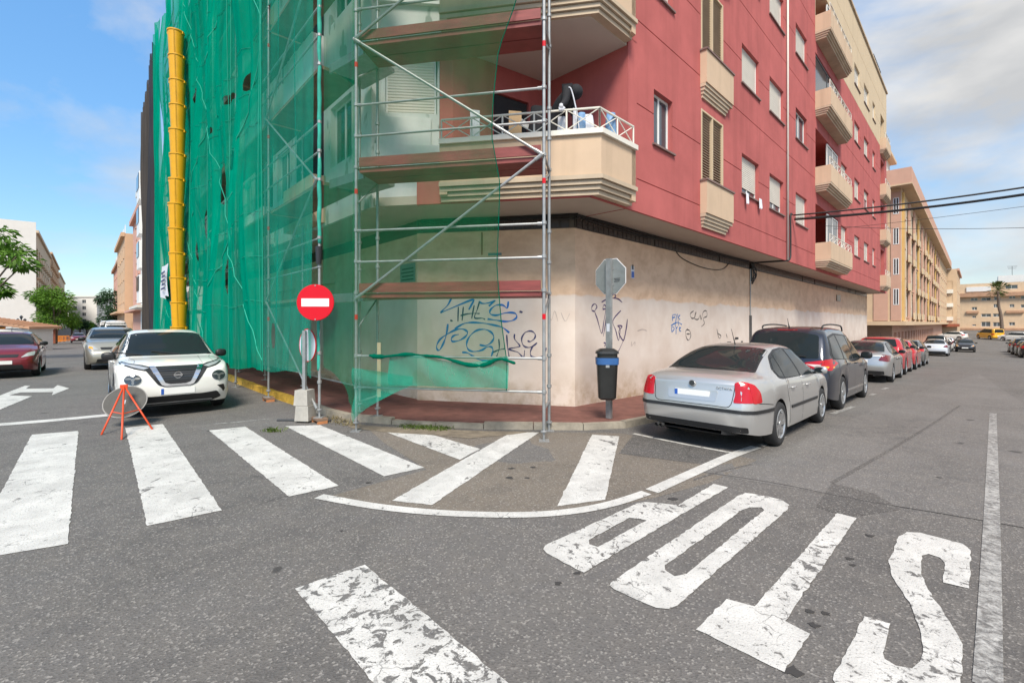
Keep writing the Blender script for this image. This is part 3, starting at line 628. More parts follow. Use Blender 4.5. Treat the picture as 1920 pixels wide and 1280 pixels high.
# outline of the upper floors
uC = rpos(DF, 0) ; sU = onR(1109, 400, DF)[0]; U0 = rpos(DF, sU)                      # where the chamfer meets the right face
cd2 = np.array([-0.984, 0.177]); 
tt = (-(U0 @ nL) - DLF) / (cd2 @ nL); U1 = U0 + cd2 * tt                              # where it meets the left face
lU = U1 @ dL; sUe = onR(1662, 500, DF)[0]
uR, uL, uC = PR(DF), PL(DLF), plane(tuple(U1), tuple(U0))
_in = 0.03
foot_poly = [tuple(U0 + np.array([-.01, .04])), tuple(rpos(DF + _in, sUe - .02)), tuple(rpos(14, sUe - .02)), tuple(lpos(14, lU + 25)), tuple(lpos(DLF + _in, lU + 25)), tuple(U1 + np.array([.04, .02]))]
def slab(name, mat, z0, z1, grow=0.0): return MB().prism(foot_poly, z0, z1).build(name, mat, bld)
slab('soffit', 'soffit_plaster', SOF, SOF + 0.16)
s178 = onR(1178, 200, DF)[0]; K0 = rpos(DF, s178); K1 = K0 + np.array([-0.69, 0.724]) * 2.05; K2 = np.array([-1.15, 9.12])
# storey slabs: seen from below in the loggia
for k in range(1, 5): slab('floor_slab', 'ceiling_plaster', SOF + ST * k - 0.0, SOF + ST * k + 0.2) if k < 4 else None
# right facade columns (photo pixels on the first row)
colpx = [(1226, 1261, 0.0), (1391, 1423, 0.8), (1443, 1469, 0.75), (1492, 1513, 1.0), (1577, 1588, 1.0), (1602, 1612, 1.0), (1620, 1629, 1.0), (1636, 1641, 1.0)]
cols = [(onR(a, 300, DF)[0], onR(b2, 300, DF)[0], c) for a, b2, c in colpx]
balc = (onR(1529, 450, DF)[0], onR(1572, 450, DF)[0]); endb = (onR(1651, 450, DF)[0], onR(1658, 450, DF)[0]); bay = (onR(1311, 400, DF)[0], onR(1364, 400, DF)[0])
holes = []
for k in range(4):
    for (a, b2, c) in cols: holes.append((a, b2, SILL + ST * k, HEAD + ST * k, 0.22))
    holes.append((balc[0], balc[1], SOF + 0.35 + ST * k, SOF + 2.75 + ST * k, 1.3))
    holes.append((bay[0] + 0.12, bay[1] - 0.35, SILL - 0.25 + ST * k, HEAD + 0.35 + ST * k, 0.16)); holes.append((endb[0], endb[1], SILL - 0.3 + ST * k, HEAD + 0.3 + ST * k, 0.5))
grooves = []
for k in range(5): grooves += [(SOF + 0.62 + ST * k, 0.022), (SOF + 2.1 + ST * k, 0.022)]
sB = onR(1527, 60, DF)[0]
wall('red_facade', 'red_plaster', bld, uR, s178, sUe, SOF - 0.012, BAND, holes, grooves, back=6)
wall('red_base_band', 'red_plaster', bld, uR, sU, s178, SOF - 0.012, SOF + 0.42, back=0.12)
wall('red_base_band', 'red_plaster', bld, uC, 0.9, uC.L, SOF - 0.012, SOF + 0.42, back=0.12)
wall('red_facade', 'red_plaster', bld, uR, s178, balc[0] - 0.05, BAND, ROOF, holes, grooves, back=6)
wall('beige_facade', 'cream_plaster', bld, uR, balc[0] - 0.05, sUe, BAND, ROOF, holes, grooves, back=6)
MB().pbox(uR, s178, sUe + 0.1, ROOF, ROOF + 0.12, -0.08, 0.5).build('roof_coping', 'beige_moulding', bld)
rngw = random.Random(3)
for k in range(4):
    for i, (a, b2, c) in enumerate(cols):
        cl = c if k == 0 else (1.0 if i != 3 else (0.0 if k == 1 else 1.0))
        if i == 0 and k: cl = 0.9
        if i > 3 and k == 1 and i == 6: cl = 0.4
        window(bld, uR, a, b2, SILL + ST * k, HEAD + ST * k, 0.11, cl, sill=True, shutter='shutter')
    # louvred bay with beige apron boxes
    z0, z1 = SILL - 0.25 + ST * k, HEAD + 0.35 + ST * k; b0, b1 = bay[0] + 0.12, bay[1] - 0.35; mid = (b0 + b1) / 2
    mb = MB()
    for (p, q) in ((b0, mid - 0.02), (mid + 0.02, b1)):
        n = 26
        for i in range(n):
            za = z0 + 0.04 + (z1 - z0 - 0.08) * i / n; zh = (z1 - z0 - 0.08) / n
            mb.hexa([uR(p + .03, za, 0.03), uR(q - .03, za, 0.03), uR(q - .03, za + zh * .35, 0.09), uR(p + .03, za + zh * .35, 0.09), uR(p + .03, za + zh * .3, 0.03), uR(q - .03, za + zh * .3, 0.03), uR(q - .03, za + zh * .65, 0.09), uR(p + .03, za + zh * .65, 0.09)])
    lv = mb.build('louvre_shutter', 'louvre', bld)
    fr = MB()
    for (p, q) in ((b0 - 0.02, b0 + 0.03), (mid - 0.02, mid + 0.02), (b1 - 0.03, b1 + 0.02)): fr.pbox(uR, p, q, z0, z1, -0.015, 0.08)
    fr.pbox(uR, b0, b1, z0, z0 + 0.04, -0.01, 0.08); fr.pbox(uR, b0, b1, z1 - 0.04, z1, -0.01, 0.08); fr.build('shutter_frame', 'cream_plaster', lv)
    za, zb = SOF + 0.12 + ST * k, SILL - 0.25 + ST * k
    ap = MB().pbox(uR, bay[0] + 0.06, bay[1], za + 0.32, zb - 0.03, -0.16, 0.1); ap = ap.build('bay_apron', 'beige_plaster', bld)
    mo = MB()
    for j in range(4): mo.pbox(uR, bay[0] + 0.06 + 0.02 * j, bay[1] - 0.12 * (j > 0) - 0.03 * j, za + 0.32 - 0.08 * (j + 1), za + 0.32 - 0.08 * j - 0.004, -0.13 + 0.03 * j, 0.1)
    mo.build('moulding', 'beige_moulding', ap)
    MB().pbox(uR, bay[0] + 0.03, bay[1] + 0.03, zb - 0.03, zb + 0.01, -0.19, 0.05).build('coping', 'sill_stone', ap)
def railing(mb, P, s0, s1, z0, z1, d, n, r=0.018):
    mb.tube([P(s0, z1, d), P(s1, z1, d)], r * 1.25, 6); mb.tube([P(s0, z0 + 0.03, d), P(s1, z0 + 0.03, d)], r * 0.8, 6)
    for i in range(n + 1):
        s = s0 + (s1 - s0) * i / n; mb.tube([P(s, z0, d), P(s, z1, d)], r, 6)
        if i < n:
            q = s0 + (s1 - s0) * (i + 1) / n; mb.tube([P(s, z0 + .03, d), P(q, z1, d)], r * 0.6, 5); mb.tube([P(s, z1, d), P(q, z0 + .03, d)], r * 0.6, 5)
for k in range(4):   # box balconies further along, and the small end ones
    zf = SOF + 0.1 + ST * k
    for (a, b2, pr) in ((balc[0] - 0.05, balc[1] + 0.05, 0.55), (endb[0] - 0.3, endb[1] + 0.2, 0.35)):
        pb = MB().pbox(uR, a, b2, zf + 0.3, zf + 1.0, -pr, -pr + 0.12).pbox(uR, a, a + 0.12, zf + 0.3, zf + 1.0, -pr + 0.121, 0.0).pbox(uR, b2 - 0.12, b2, zf + 0.3, zf + 1.0, -pr + 0.121, 0.0).pbox(uR, a + 0.12, b2 - 0.12, zf + 0.3, zf + 0.42, -pr + 0.121, 0.0).build('balcony', 'beige_plaster', bld)
        mo = MB()
        for j in range(4): mo.pbox(uR, a + 0.03 * j, b2 - 0.03 * j, zf + 0.3 - 0.075 * (j + 1), zf + 0.3 - 0.075 * j - 0.004, -pr + 0.01 + 0.055 * j, 0.0)
        mo.build('moulding', 'beige_moulding', pb)
        rl = MB(); railing(rl, uR, a + .04, b2 - .04, zf + 1.0, zf + 1.33, -pr + 0.05, 6 if pr > .4 else 2, 0.016); rl.build('railing', 'white_metal', pb)
    w0, w1 = balc[0] + 0.25, balc[1] - 0.1
    MB().pbox(uR, balc[0], balc[1], zf + 0.25, zf + 2.7, 1.25, 1.28).build('balcony_back_wall', 'cream_plaster', bld)
    if k != 2: window(bld, uR, (balc[0] + balc[1]) / 2, balc[1] - 0.03, zf + 0.95, zf + 2.6, 0.02, 0.0, sill=False, lite=True)
    else: window(bld, uR, balc[0] + 0.03, balc[1] - 0.03, zf + 0.95, zf + 2.6, 0.02, 0.0, frame='steel_dark', sill=False, lite=True)
    MB().pbox(uR, endb[0], endb[1], SILL - 0.3 + ST * k, HEAD + 0.3 + ST * k, 0.2, 0.24).build('window', 'louvre', bld)
MB().tube([uR(onR(1474, 100, DF)[0], SOF - 0.0, -0.05), uR(onR(1474, 100, DF)[0], ROOF, -0.05)], 0.035, 8).build('downpipe', 'white_metal', bld, smooth=True)
x = onR(1477, 400, DF)[0]
MB().tube(catmull([uR(x + 0.35, 5.6, -0.05), uR(x + 0.12, 5.5, -0.06), uR(x + 0.12, 4.4, -0.06), uR(x + 0.0, SOF + 0.05, -0.06), uR(x - 0.3, SOF - 0.03, 0.1), uR(x - 0.45, SOF - 0.04, DW - DF - 0.05), gR(sC0 + 10.25, SOF - 0.2, -0.06), gR(sC0 + 10.25, 3.2, -0.05)], 5), 0.03, 6).build('cable_bundle', 'cable_black', bld, smooth=True)
mb = MB()
for i in range(7): mb.tube(catmull([gR(sC0 + 10.25 + rng.uniform(-.1, .2), 3.85, -0.05), gR(sC0 + 10.3 + rng.uniform(0, .35), 3.5 + rng.uniform(-.2, .2), -0.1), gR(sC0 + 10.25 + rng.uniform(-.05, .15), 3.2 + rng.uniform(-.1, .1), -0.05)], 5), 0.014, 5)
mb.build('cable_tangle', 'cable_black', bld)
MB().pbox(gR, sC0 + 10.16, sC0 + 10.3, -0.2, 2.0, -0.05, 0.0).build('conduit_guard', 'steel_dark', bld)
MB().tube([gR(sC0 + 10.2, 2.0, -0.03), gR(sC0 + 10.2, 3.64, -0.03)], 0.02, 6).build('conduit', 'galvanised', bld)
mb = MB()
for i, off in enumerate((0.0, 0.035, 0.07)):
    pts = [gC(0.1, 3.93 - off, -0.03)] + [gC(gC.L * k / 4, 3.90 - off + 0.02 * math.sin(k * 2 + i), -0.03) for k in range(1, 5)] + [gR(sC0 + 0.1 + 1.25 * k, 3.90 - off + 0.03 * math.sin(k * 1.7 + i), -0.03) for k in range(0, 9)]
    mb.tube(catmull(pts, 4), 0.014, 5)
mb.build('wall_cables', 'cable_black', bld, smooth=True)
s1_, z1_ = onR(1262, 470, DW); s2_, z2_ = onR(1345, 492, DW)
MB().tube(catmull([gR(s1_, 3.75, -0.02), gR(s1_ + .5, 3.5, -0.02), gR((s1_ + s2_) / 2 + .4, 3.36, -0.02), gR(s2_ + .3, 3.42, -0.02), gR(s2_ + 1, 3.72, -0.02)], 5), 0.012, 5).build('loose_cable', 'cable_black', bld)
x = onR(1568, 545, DW)[0]; MB().pbox(gR, x, x + 1.0, 3.0, 3.35, -0.04, 0.05).build('vent_grille', 'dark_tile', bld)
# laundry on the first floor sill
for (px, py, w) in ((1396, 372, 0.16), (1421, 382, 0.22)):
    s, z = onR(px, py, DF); mb = MB()
    for i in range(6):
        a = s - w / 2 + w * i / 6; mb.quad(uR(a, z + .13, -0.07 - .02 * (i % 2)), uR(a + w / 6, z + .13, -0.07 - .02 * ((i + 1) % 2)), uR(a + w / 6, z - .13 - .03 * (i % 3), -0.08 - .03 * ((i + 1) % 2)), uR(a, z - .13 - .03 * ((i + 2) % 3), -0.08 - .03 * (i % 2)))
    tag(mb.build('laundry_cloth', 'bag_white', None), 'white cloth drying over the window sill, ' + ('smaller one on the left' if px < 1400 else 'larger one on the right'), 'cloth')
# roof railing at the far end
mb = MB(); sa = onR(1645, 130, DF)[0]
for z in (0.4, 0.8, 1.2): mb.tube([uR(sa, ROOF + z, 0.2), uR(sa + 3.2, ROOF + z, 0.2)], 0.03, 5)
for i in range(4): mb.tube([uR(sa + i * 1.06, ROOF, 0.2), uR(sa + i * 1.06, ROOF + 1.25, 0.2)], 0.03, 5)
mb.build('roof_railing', 'steel_dark', bld)
# corner loggia and balconies
kA, kB = plane(tuple(K1), tuple(K0)), plane(tuple(K2), tuple(K1))
wW = plane((U1[0] - 0.0, U1[1] + 0.12), tuple(K2))
for k in range(4):
    z0, z1 = SOF + 0.16 + ST * k, SOF + ST * (k + 1)
    wall('loggia_wall', 'red_plaster', bld, kA, 0, kA.L, z0, z1, grooves=[(SOF + 2.1 + ST * k, 0.02)], back=0.3)
    door = (kB.L - 1.45, kB.L - 0.55, z0 + .3, z0 + 2.4, 0.1)
    wall('loggia_wall', 'red_plaster', bld, kB, 0, kB.L, z0, z1, holes=[door], back=0.3)
    MB().pbox(kB, door[0] + .02, door[1] - .02, door[2], door[3] - .02, 0.05, 0.07).build('balcony_door', 'dark_interior', bld)
    wa, wb = wW.pix(722, 160)[0], wW.pix(820, 160)[0]
    wz0, wz1 = wW.pix(770, 213)[1] + ST * k, wW.pix(770, 108)[1] + ST * k
    if k == 0: print('shutter win', wa, wb, wz0, wz1, wW.L)
    wall('corner_wall', 'primer_wall', bld, wW, 0.0, min(wb + 0.04, wW.L), z0, z1, holes=[(wa, min(wb, wW.L - 0.02), wz0, wz1, 0.14)], back=0.3)
    wall('corner_wall_edge', 'red_plaster', bld, wW, min(wb + 0.045, wW.L - .01), wW.L, z0, z1, back=0.3)
    window(bld, wW, wa + 0.01, min(wb, wW.L) - 0.03, wz0, wz1, 0.06, 0.97, sill=False)
    MB().pbox(wW, wa - .1, wb - .12, wz0 - 0.62, wz0 - 0.1, -0.06, 0.0).build('insulation_board', 'white_board', bld); MB().pbox(wW, wa - .2, wb + .12, wz0 - 1.05, wz0 - 0.63, -0.09, 0.0).build('insulation_board', 'white_board', bld)
    if k == 0: MB().pbox(wW, 0.05, wb + .15, SOF + 0.02, SOF + 0.36, -0.12, -0.01).build('insulation_board', 'white_board', bld)
    # parapet balcony: outer corner where the parapet planes meet
    pc = rpos(DP, onR(1127.5, 230, DP)[0]); pe = rpos(DP, onR(1192, 260, DP)[0]); cl_ = np.array([-0.984, 0.177])
    pl = plane(tuple(pc + cl_ * 2.75), tuple(pc)); uu = pl.pix(824, 250)[0]; ps = pc + cl_ * (2.75 - uu)
    pF = plane(tuple(ps), tuple(pc)); pS = plane(tuple(pc), tuple(pe))
    zb, zt = 3.93 + 0.27 + ST * k, 5.04 + ST * k
    mb = MB()
    nn = np.array([cl_[1], -cl_[0]]); 
    def ring_poly(o):     # parapet outline pushed outwards by o
        nF = np.array([-0.177, -0.984]); A = ps + nF * o - cl_ * 0; B = pc + nF * o; C = pc + nR * o; E = pe + nR * o
        # intersection of the two offset lines
        Mx = np.array([cl_, -dR]).T; q = np.linalg.solve(Mx, C - B); X = B + cl_ * q[0]; return [A, X, E]
    def ring(mb, o0, o1, z0, z1, end0=0.0, end1=0.0):
        a, b2 = ring_poly(o0), ring_poly(o1)
        for i in range(2): mb.hexa([(*a[i], z0), (*a[i + 1], z0), (*b2[i + 1], z0), (*b2[i], z0), (*a[i], z1), (*a[i + 1], z1), (*b2[i + 1], z1), (*b2[i], z1)])
    ring(mb, 0.0, -0.14, zb, zt - 0.09); pa = mb.build('balcony_parapet', 'beige_plaster', bld)
    mb = MB()
    ring(mb, 0.055, -0.16, zt - 0.087, zt); mb.build('coping', 'white_metal', pa)
    mb = MB()
    for j in range(4): ring(mb, 0.045 - 0.042 * j, -0.4, zb - 0.083 * (j + 1) + 0.07, zb - 0.083 * j - 0.01 + 0.07)
    mb.build('moulding', 'beige_moulding', pa)
    # side returns and floor
    fl = MB().prism([tuple(ps), tuple(pc - (nR * 0.1)), tuple(pe - nR * 0.1), tuple(K0), tuple(K1), tuple(K2)], zb + 0.05, zb + 0.14).build('balcony_floor', 'soffit_plaster', pa)
    MB().prism([tuple(ps), tuple(ps + np.array([0.14, -0.02])), tuple(K2 + np.array([0.14, 0])), tuple(K2)], zb - 0.15, zt - 0.1).build('side_return', 'beige_plaster', pa)
    MB().prism([tuple(pe), tuple(pe - dR * 0.14), tuple(K0 - dR * 0.14), tuple(K0 + dR * 0.0)], zb - 0.2, zt - 0.1).build('side_return', 'beige_plaster', pa)
    zr = 5.42 + ST * k; mb = MB(); a = ring_poly(-0.05)
    F_ = plane(tuple(a[0]), tuple(a[1])); S_ = plane(tuple(a[1]), tuple(a[2]))
    railing(mb, F_, 0.02, F_.L, zt, zr, 0, 5, 0.017); railing(mb, S_, 0.0, S_.L, zt, zr, 0, 2, 0.017); mb.build('railing', 'white_metal', pa)
# left facade (behind the nets)
hl = []; 
for k in range(4):
    for i in range(6): 
        a = lU + 0.9 + i * 3.9
        hl.append((a, a + 1.1, SOF + 1.2 + ST * k, SOF + 2.5 + ST * k, 0.2)); 
wall('left_facade', 'primer_wall', bld, uL, lU, lU + 19, SOF - 0.01, 16.4, holes=hl, back=0.3)
wall('left_facade', 'primer_wall', bld, uL, lU + 19.01, lU + 25, SOF - 0.01, 14.4, holes=[h_ for h_ in hl if h_[3] < 14.3], back=0.3)
for h_ in hl[:8 * 4:1]:
    if h_[0] < lU + 20: window(bld, uL, h_[0] + .02, h_[1] - .02, h_[2], h_[3], 0.1, 0.0, sill=False, lite=True)
for k in range(4):
    for i in range(6):
        a = lU + 2.3 + i * 3.9
        bb = MB().pbox(uL, a, a + 2.0, SOF + 0.05 + ST * k, SOF + 1.1 + ST * k, -0.30, 0.0).build('balcony', 'white_board' if (i + k) % 3 else 'beige_plaster', bld)
        MB().pbox(uL, a + 0.1, a + 1.9, SOF + 1.15 + ST * k, SOF + 2.6 + ST * k, -0.02, 0.02).build('shutter_panel', 'shutter' if (i * k) % 2 else 'dark_interior', bb)
# roof volume
MB().prism([tuple(U0 + np.array([0.1, .4])), tuple(rpos(DF + 0.36, sUe)), tuple(rpos(14, sUe)), tuple(U1 + dL * 17 + np.array([4, 4])), tuple(U1 + dL * 6 + np.array([1.5, .8]))], 16.45, ROOF - 0.1).build('roof', 'cream_plaster', bld)
MB().pbox(uR, sUe - 0.02, sUe + 0.0, SOF + 0.2, ROOF, 0.36, 9).build('end_wall', 'cream_plaster', bld)

# graffiti: sprayed strokes on the wall
def stroke(P, pix, pts, w, mat, name='graffiti', k=5, d=-0.0045):
    q = catmull([pix(*p) for p in pts], k); l, r = [], []
    for i, p in enumerate(q):
        t = q[min(i + 1, len(q) - 1)] - q[max(i - 1, 0)]; t = t / (np.linalg.norm(t) + 1e-9); m_ = np.array([-t[1], t[0]]) * w / 2 * (0.8 + 0.35 * math.sin(i * 0.7)); l.append(p + m_); r.append(p - m_)
    mb = MB(); 
    for i in range(len(q) - 1): mb.quad(P(*r[i], d), P(*r[i + 1], d), P(*l[i + 1], d), P(*l[i], d))
    return mb
def graf(P, pix, conv, strokes, w, mat, d=-0.0045):
    mb = MB()
    for st in strokes:
        m1 = stroke(P, lambda a, b2: np.array(pix(a, b2)), [conv(*p) for p in st], w, mat, d=d); mb.add(m1.v, m1.f)
    return mb.build('graffiti', mat, bld, recalc=False)
cA = lambda x, y: (740 + x / 6.4, 540 + y / 6.4)
pC = lambda a, b2: gC.pix(a, b2); pRw = lambda a, b2: onR(a, b2, DW)
dot = lambda x, y, r=14: [(x - r, y), (x, y - r * .6), (x + r, y), (x, y + r * .6), (x - r, y)]
graf(gC, pC, cA, [[(690, 100), (640, 200), (560, 285), (600, 275), (900, 150), (960, 145)], [(950, 150), (890, 260)], [(1010, 160), (1060, 185), (1160, 170), (1210, 150), (1130, 215)],
  [(1365, 160), (1350, 240), (1300, 205), (1220, 205), (1150, 260), (1150, 310), (1220, 325), (1340, 295), (1440, 300), (1465, 345), (1420, 385), (1330, 400), (1220, 385), (1115, 370)],
  [(640, 430), (620, 560), (590, 650), (545, 735), (515, 740), (505, 690), (550, 610), (650, 540), (750, 495), (830, 495), (875, 530), (850, 580), (780, 625), (700, 640), (680, 610), (710, 570), (770, 555)],
  [(720, 490), (820, 430), (920, 412), (1060, 420), (1200, 445), (1300, 475), (1375, 535)], [(810, 770), (870, 775), (930, 810), (1000, 850), (1080, 870), (1140, 860)],
  [(1020, 680), (1090, 690), (1160, 650), (1190, 590), (1160, 530), (1080, 495), (980, 510), (900, 580), (865, 660), (880, 730), (940, 760), (1040, 745), (1110, 705), (1160, 705), (1180, 740), (1170, 790), (1150, 835)]], 0.038, 'ink_blue')
graf(gC, pC, cA, [[(765, 225), (760, 400)], [(825, 225), (810, 390)], [(790, 330), (900, 305), (1020, 305)], [(955, 205), (925, 365)], [(1020, 160), (990, 260), (960, 355), (1050, 360), (1085, 375)], dot(1515, 285), dot(680, 390, 10),
  [(1250, 610), (1255, 720), (1220, 830)], [(1180, 770), (1250, 740), (1320, 725)], [(1345, 560), (1355, 700), (1375, 830)], [(1440, 550), (1440, 610), (1500, 685), (1480, 705), (1370, 730), (1480, 770), (1545, 830), (1560, 745)],
  [(1595, 630), (1630, 640), (1680, 600), (1685, 550), (1640, 515), (1570, 530), (1525, 600), (1540, 680), (1590, 710), (1650, 700), (1710, 655)], [(1660, 690), (1630, 760), (1640, 815), (1700, 830), (1770, 820), (1810, 760), (1815, 715)]], 0.028, 'ink_navy', d=-0.006)
cB = lambda x, y: (1080 + x / 3.766, 460 + y / 3.766)
graf(gR, pRw, cB, [[(130, 465), (112, 458), (112, 430), (132, 412), (147, 435), (132, 465), (150, 520), (180, 620), (195, 540), (210, 440), (195, 420), (190, 450), (212, 455), (205, 560), (192, 640)], [(180, 400), (230, 375), (290, 375), (325, 402)], [(250, 370), (260, 345), (280, 355), (265, 375)],
  [(315, 460), (260, 530), (280, 600), (300, 670), (310, 590), (292, 566), (325, 572), (300, 610), (335, 670), (355, 590), (362, 520)], [(362, 520), (340, 650), (290, 765)], [(240, 440), (250, 560), (240, 620)], [(195, 685), (212, 695), (200, 710)]], 0.028, 'ink_purple')
cC = lambda x, y: (1000 + x / 2.559, 360 + y / 2.559)
graf(gR, pRw, cC, [[(668, 618), (668, 590), (682, 588)], [(668, 602), (680, 600)], [(680, 640), (690, 585), (697, 640)], [(704, 590), (695, 600), (704, 612)], [(660, 640), (690, 625), (712, 635)], [(664, 672), (664, 645), (676, 655), (664, 672)], [(684, 682), (684, 650), (679, 642)], [(684, 655), (692, 645)], [(700, 645), (700, 670)], [(708, 648), (700, 658), (708, 668)]], 0.03, 'ink_blue')
graf(gR, pRw, cC, [[(768, 570), (752, 585), (760, 605), (775, 600), (780, 575), (772, 605), (790, 610), (800, 590), (805, 610), (815, 575), (830, 570), (832, 595), (815, 605), (820, 630), (805, 645)], [(740, 655), (730, 670), (735, 700), (745, 710), (755, 690), (750, 665), (738, 660)], [(735, 680), (750, 680)], [(880, 655), (890, 700), (900, 690), (884, 676)], [(925, 680), (930, 700)]], 0.026, 'ink_black')
mb = MB()
for (zx, zy, w, hh) in ((938, 722, 22, 8), (975, 702, 18, 10), (968, 732, 14, 6), (1000, 720, 10, 10), (1072, 690, 12, 14)):
    a = onR(*cC(zx - w / 2, zy), DW); b2 = onR(*cC(zx + w / 2, zy), DW); z = (a[1] + b2[1]) / 2; e = hh / 2 / 2.559 * 0.02
    mb.quad(gR(a[0], z - e, -.0045), gR(b2[0], z - e * .7, -.0045), gR(b2[0] * .98 + a[0] * .02, z + e, -.0045), gR(a[0] * .9 + b2[0] * .1, z + e * 1.1, -.0045))
mb.build('graffiti', 'ink_black', bld, recalc=False)
graf(gC, pC, lambda x, y: (x, y), [[(1028, 585), (1034, 600), (1040, 583), (1046, 602)], [(1052, 586), (1060, 602), (1068, 588)]], 0.012, 'ink_faint'); graf(gR, pRw, lambda x, y: (x, y), [[(1184, 640), (1184, 648), (1190, 641), (1190, 648)], [(1195, 620), (1205, 617), (1212, 620)], [(1590, 620), (1592, 640)], [(1600, 618), (1603, 642)], [(1610, 616), (1612, 640)]], 0.02, 'ink_faint')
# posters on the wall
a = onR(1183, 500, DW); mb = MB().pbox(gR, a[0], a[0] + 0.13, a[1] - 0.27, a[1] + 0.02, -0.012, 0.0); tag(mb.build('wall_poster', 'bag_white', None), 'small torn blue and white poster on the pink wall by the stop sign', 'poster')
po = bpy.data.objects['wall_poster']; MB().pbox(gR, a[0] + .01, a[0] + 0.12, a[1] - 0.25, a[1] - 0.11, -0.016, -0.0122).build('print', 'plate_blue', po); MB().pbox(gR, a[0] + .03, a[0] + 0.09, a[1] - 0.06, a[1] + 0.05, -0.017, -0.0124).build('torn_corner', 'black_plastic', po)
a = gC.pix(752, 497); b2 = gC.pix(779, 528)
gl = gL
a = onL(751, 497, DLW); b2 = onL(779, 528, DLW)
po = tag(MB().pbox(gL, min(a[0], b2[0]), max(a[0], b2[0]), b2[1], a[1], -0.012, 0.0).build('wall_notice', 'sign_grey', None), 'faded notice on the wall left of the corner behind the net', 'poster')
for j in range(4): MB().pbox(gL, min(a[0], b2[0]) + .06, max(a[0], b2[0]) - .06 - .03 * (j % 2), b2[1] + .05 + .08 * j, b2[1] + .08 + .08 * j, -0.016, -0.0125).build('print_line', 'ink_black', po)
a = gC.pix(915, 474); po = tag(MB().pbox(gC, a[0], a[0] + .3, a[1] - .2, a[1] + .0, -0.015, 0).build('street_number_plate', 'cream_plaster', None), 'small cream plate with green line on the corner wall beside the net edge', 'sign')
MB().pbox(gC, a[0] + .01, a[0] + .29, a[1] - .06, a[1] - 0.01, -0.019, -0.0155).build('print', 'paint_green', po)
MB().tube([gC(*gC.pix(904, 436), -0.02), gC(*gC.pix(904, 478), -0.02)], 0.015, 6).build('wall_bracket', 'rust_metal', bld)
# ---------------------------------------------------------------- scaffold
A_ = G(668, 808); B_ = G(1020, 826); C_ = G(599, 792)
fe = (B_ - A_) / np.linalg.norm(B_ - A_); fn = np.array([-fe[1], fe[0]])      # along the front bay, and towards the building
DK = [0.2, 2.2, 4.21, 6.24, 8.27, 10.3]
D0S = -(C_ @ nL); t0 = C_ @ dL; BAY = 3.07
sc = thing('scaffold', 'galvanised tube scaffold with plank decks round the corner of the red building', 'scaffold', (A_[0], A_[1], 0))
def post(x, y, z0, z1, name='post', r=0.0245, bands=True, base=True, bz=None):
    p = MB().tube([(x, y, z0 + 0.12), (x, y, z1)], r, 10).build(name, 'galvanised', sc, smooth=True, autos=40)
    if bands is not None and z1 > 5:
        rm = MB()
        for k in range(1, int((z1 - .6) / .5)):
            zz = 0.2 + 2.01 * (k // 4) + 0.5 * (k % 4)
            if k % 4 != 3: rm.lathe([(r + .002, zz - .03), (r + .014, zz - .022), (r + .014, zz + .022), (r + .002, zz + .03)], 10, (x, y, 0))
        rm.build('coupler', 'galvanised', p, autos=40)
    if base:
        mb = MB().tube([(x, y, z0 + 0.008), (x, y, z0 + 0.3)], 0.018, 8).lathe([(0.035, z0 + 0.12), (0.05, z0 + 0.13), (0.05, z0 + 0.15), (0.035, z0 + 0.16)], 10, (x, y, 0)); mb.box(x - .075, x + .075, y - .075, y + .075, z0, z0 + 0.012); mb.build('base_jack', 'galvanised', p, autos=40)
    if bands:
        for dz in DK[1:]:
            if dz < z1: MB().lathe([(r + .003, dz - 0.42), (r + .003, dz - 0.34)], 10, (x, y, 0)).build('tape_band', 'sign_red', p)
    return p
iA, iB = A_ + fn * 0.73, B_ + fn * 0.70
HT = 13.2
post(*A_, gz(*A_), HT); post(*B_, gz(*B_), HT); post(*iA, pave_z(*iA), HT, bands=False); post(iB[0], iB[1], gz(*iB), HT, bands=False)
def fp(k, w, z): p = A_ + fe * k + fn * w; return (p[0], p[1], z)
BL = float(np.linalg.norm(B_ - A_))
for i, z in enumerate(DK[:5]):
    for dz in (0.50, 1.0):
        mb = MB().tube([fp(0.03, 0, z + dz), fp(BL - 0.03, 0, z + dz)], 0.019, 8)
        for k in (0.05, BL - 0.05): mb.tube([fp(k - .045, 0, z + dz), fp(k + .045, 0, z + dz)], 0.027, 8)
        mb.build('guard_rail', 'galvanised', sc, smooth=True, autos=40)
    if i:
        # deck: two planks and a toe board; the boards of the outer end are red
        for (w0, w1) in ((0.03, 0.34), (0.36, 0.68)):
            MB().hexa([fp(.04, w0, z - .07), fp(BL - .04, w0, z - .07), fp(BL - .04, w1, z - .07), fp(.04, w1, z - .07), fp(.04, w0, z), fp(BL - .04, w0, z), fp(BL - .04, w1, z), fp(.04, w1, z)]).build('deck_plank', 'red_deck', sc)
        tb = MB().hexa([fp(.05, -.005, z + .01), fp(BL - .05, -.005, z + .01), fp(BL - .05, .022, z + .01), fp(.05, .022, z + .01), fp(.05, -.005, z + .16), fp(BL - .05, -.005, z + .16), fp(BL - .05, .022, z + .16), fp(.05, .022, z + .16)]).build('toe_board', 'red_deck', sc)
    for q in (0.0, BL):
        MB().tube([fp(q, 0, z + (0 if i else .25)), fp(q, 0.72, z + (0 if i else .25))], 0.02, 8).build('transom', 'galvanised', sc, smooth=True, autos=40)
        if i: MB().tube([fp(q, 0.72, z - 0.05), fp(q, 0.05, z - 0.55 if q == 0 else z - 0.35)], 0.016, 6).build('bracket_stay', 'galvanised', sc, smooth=True)
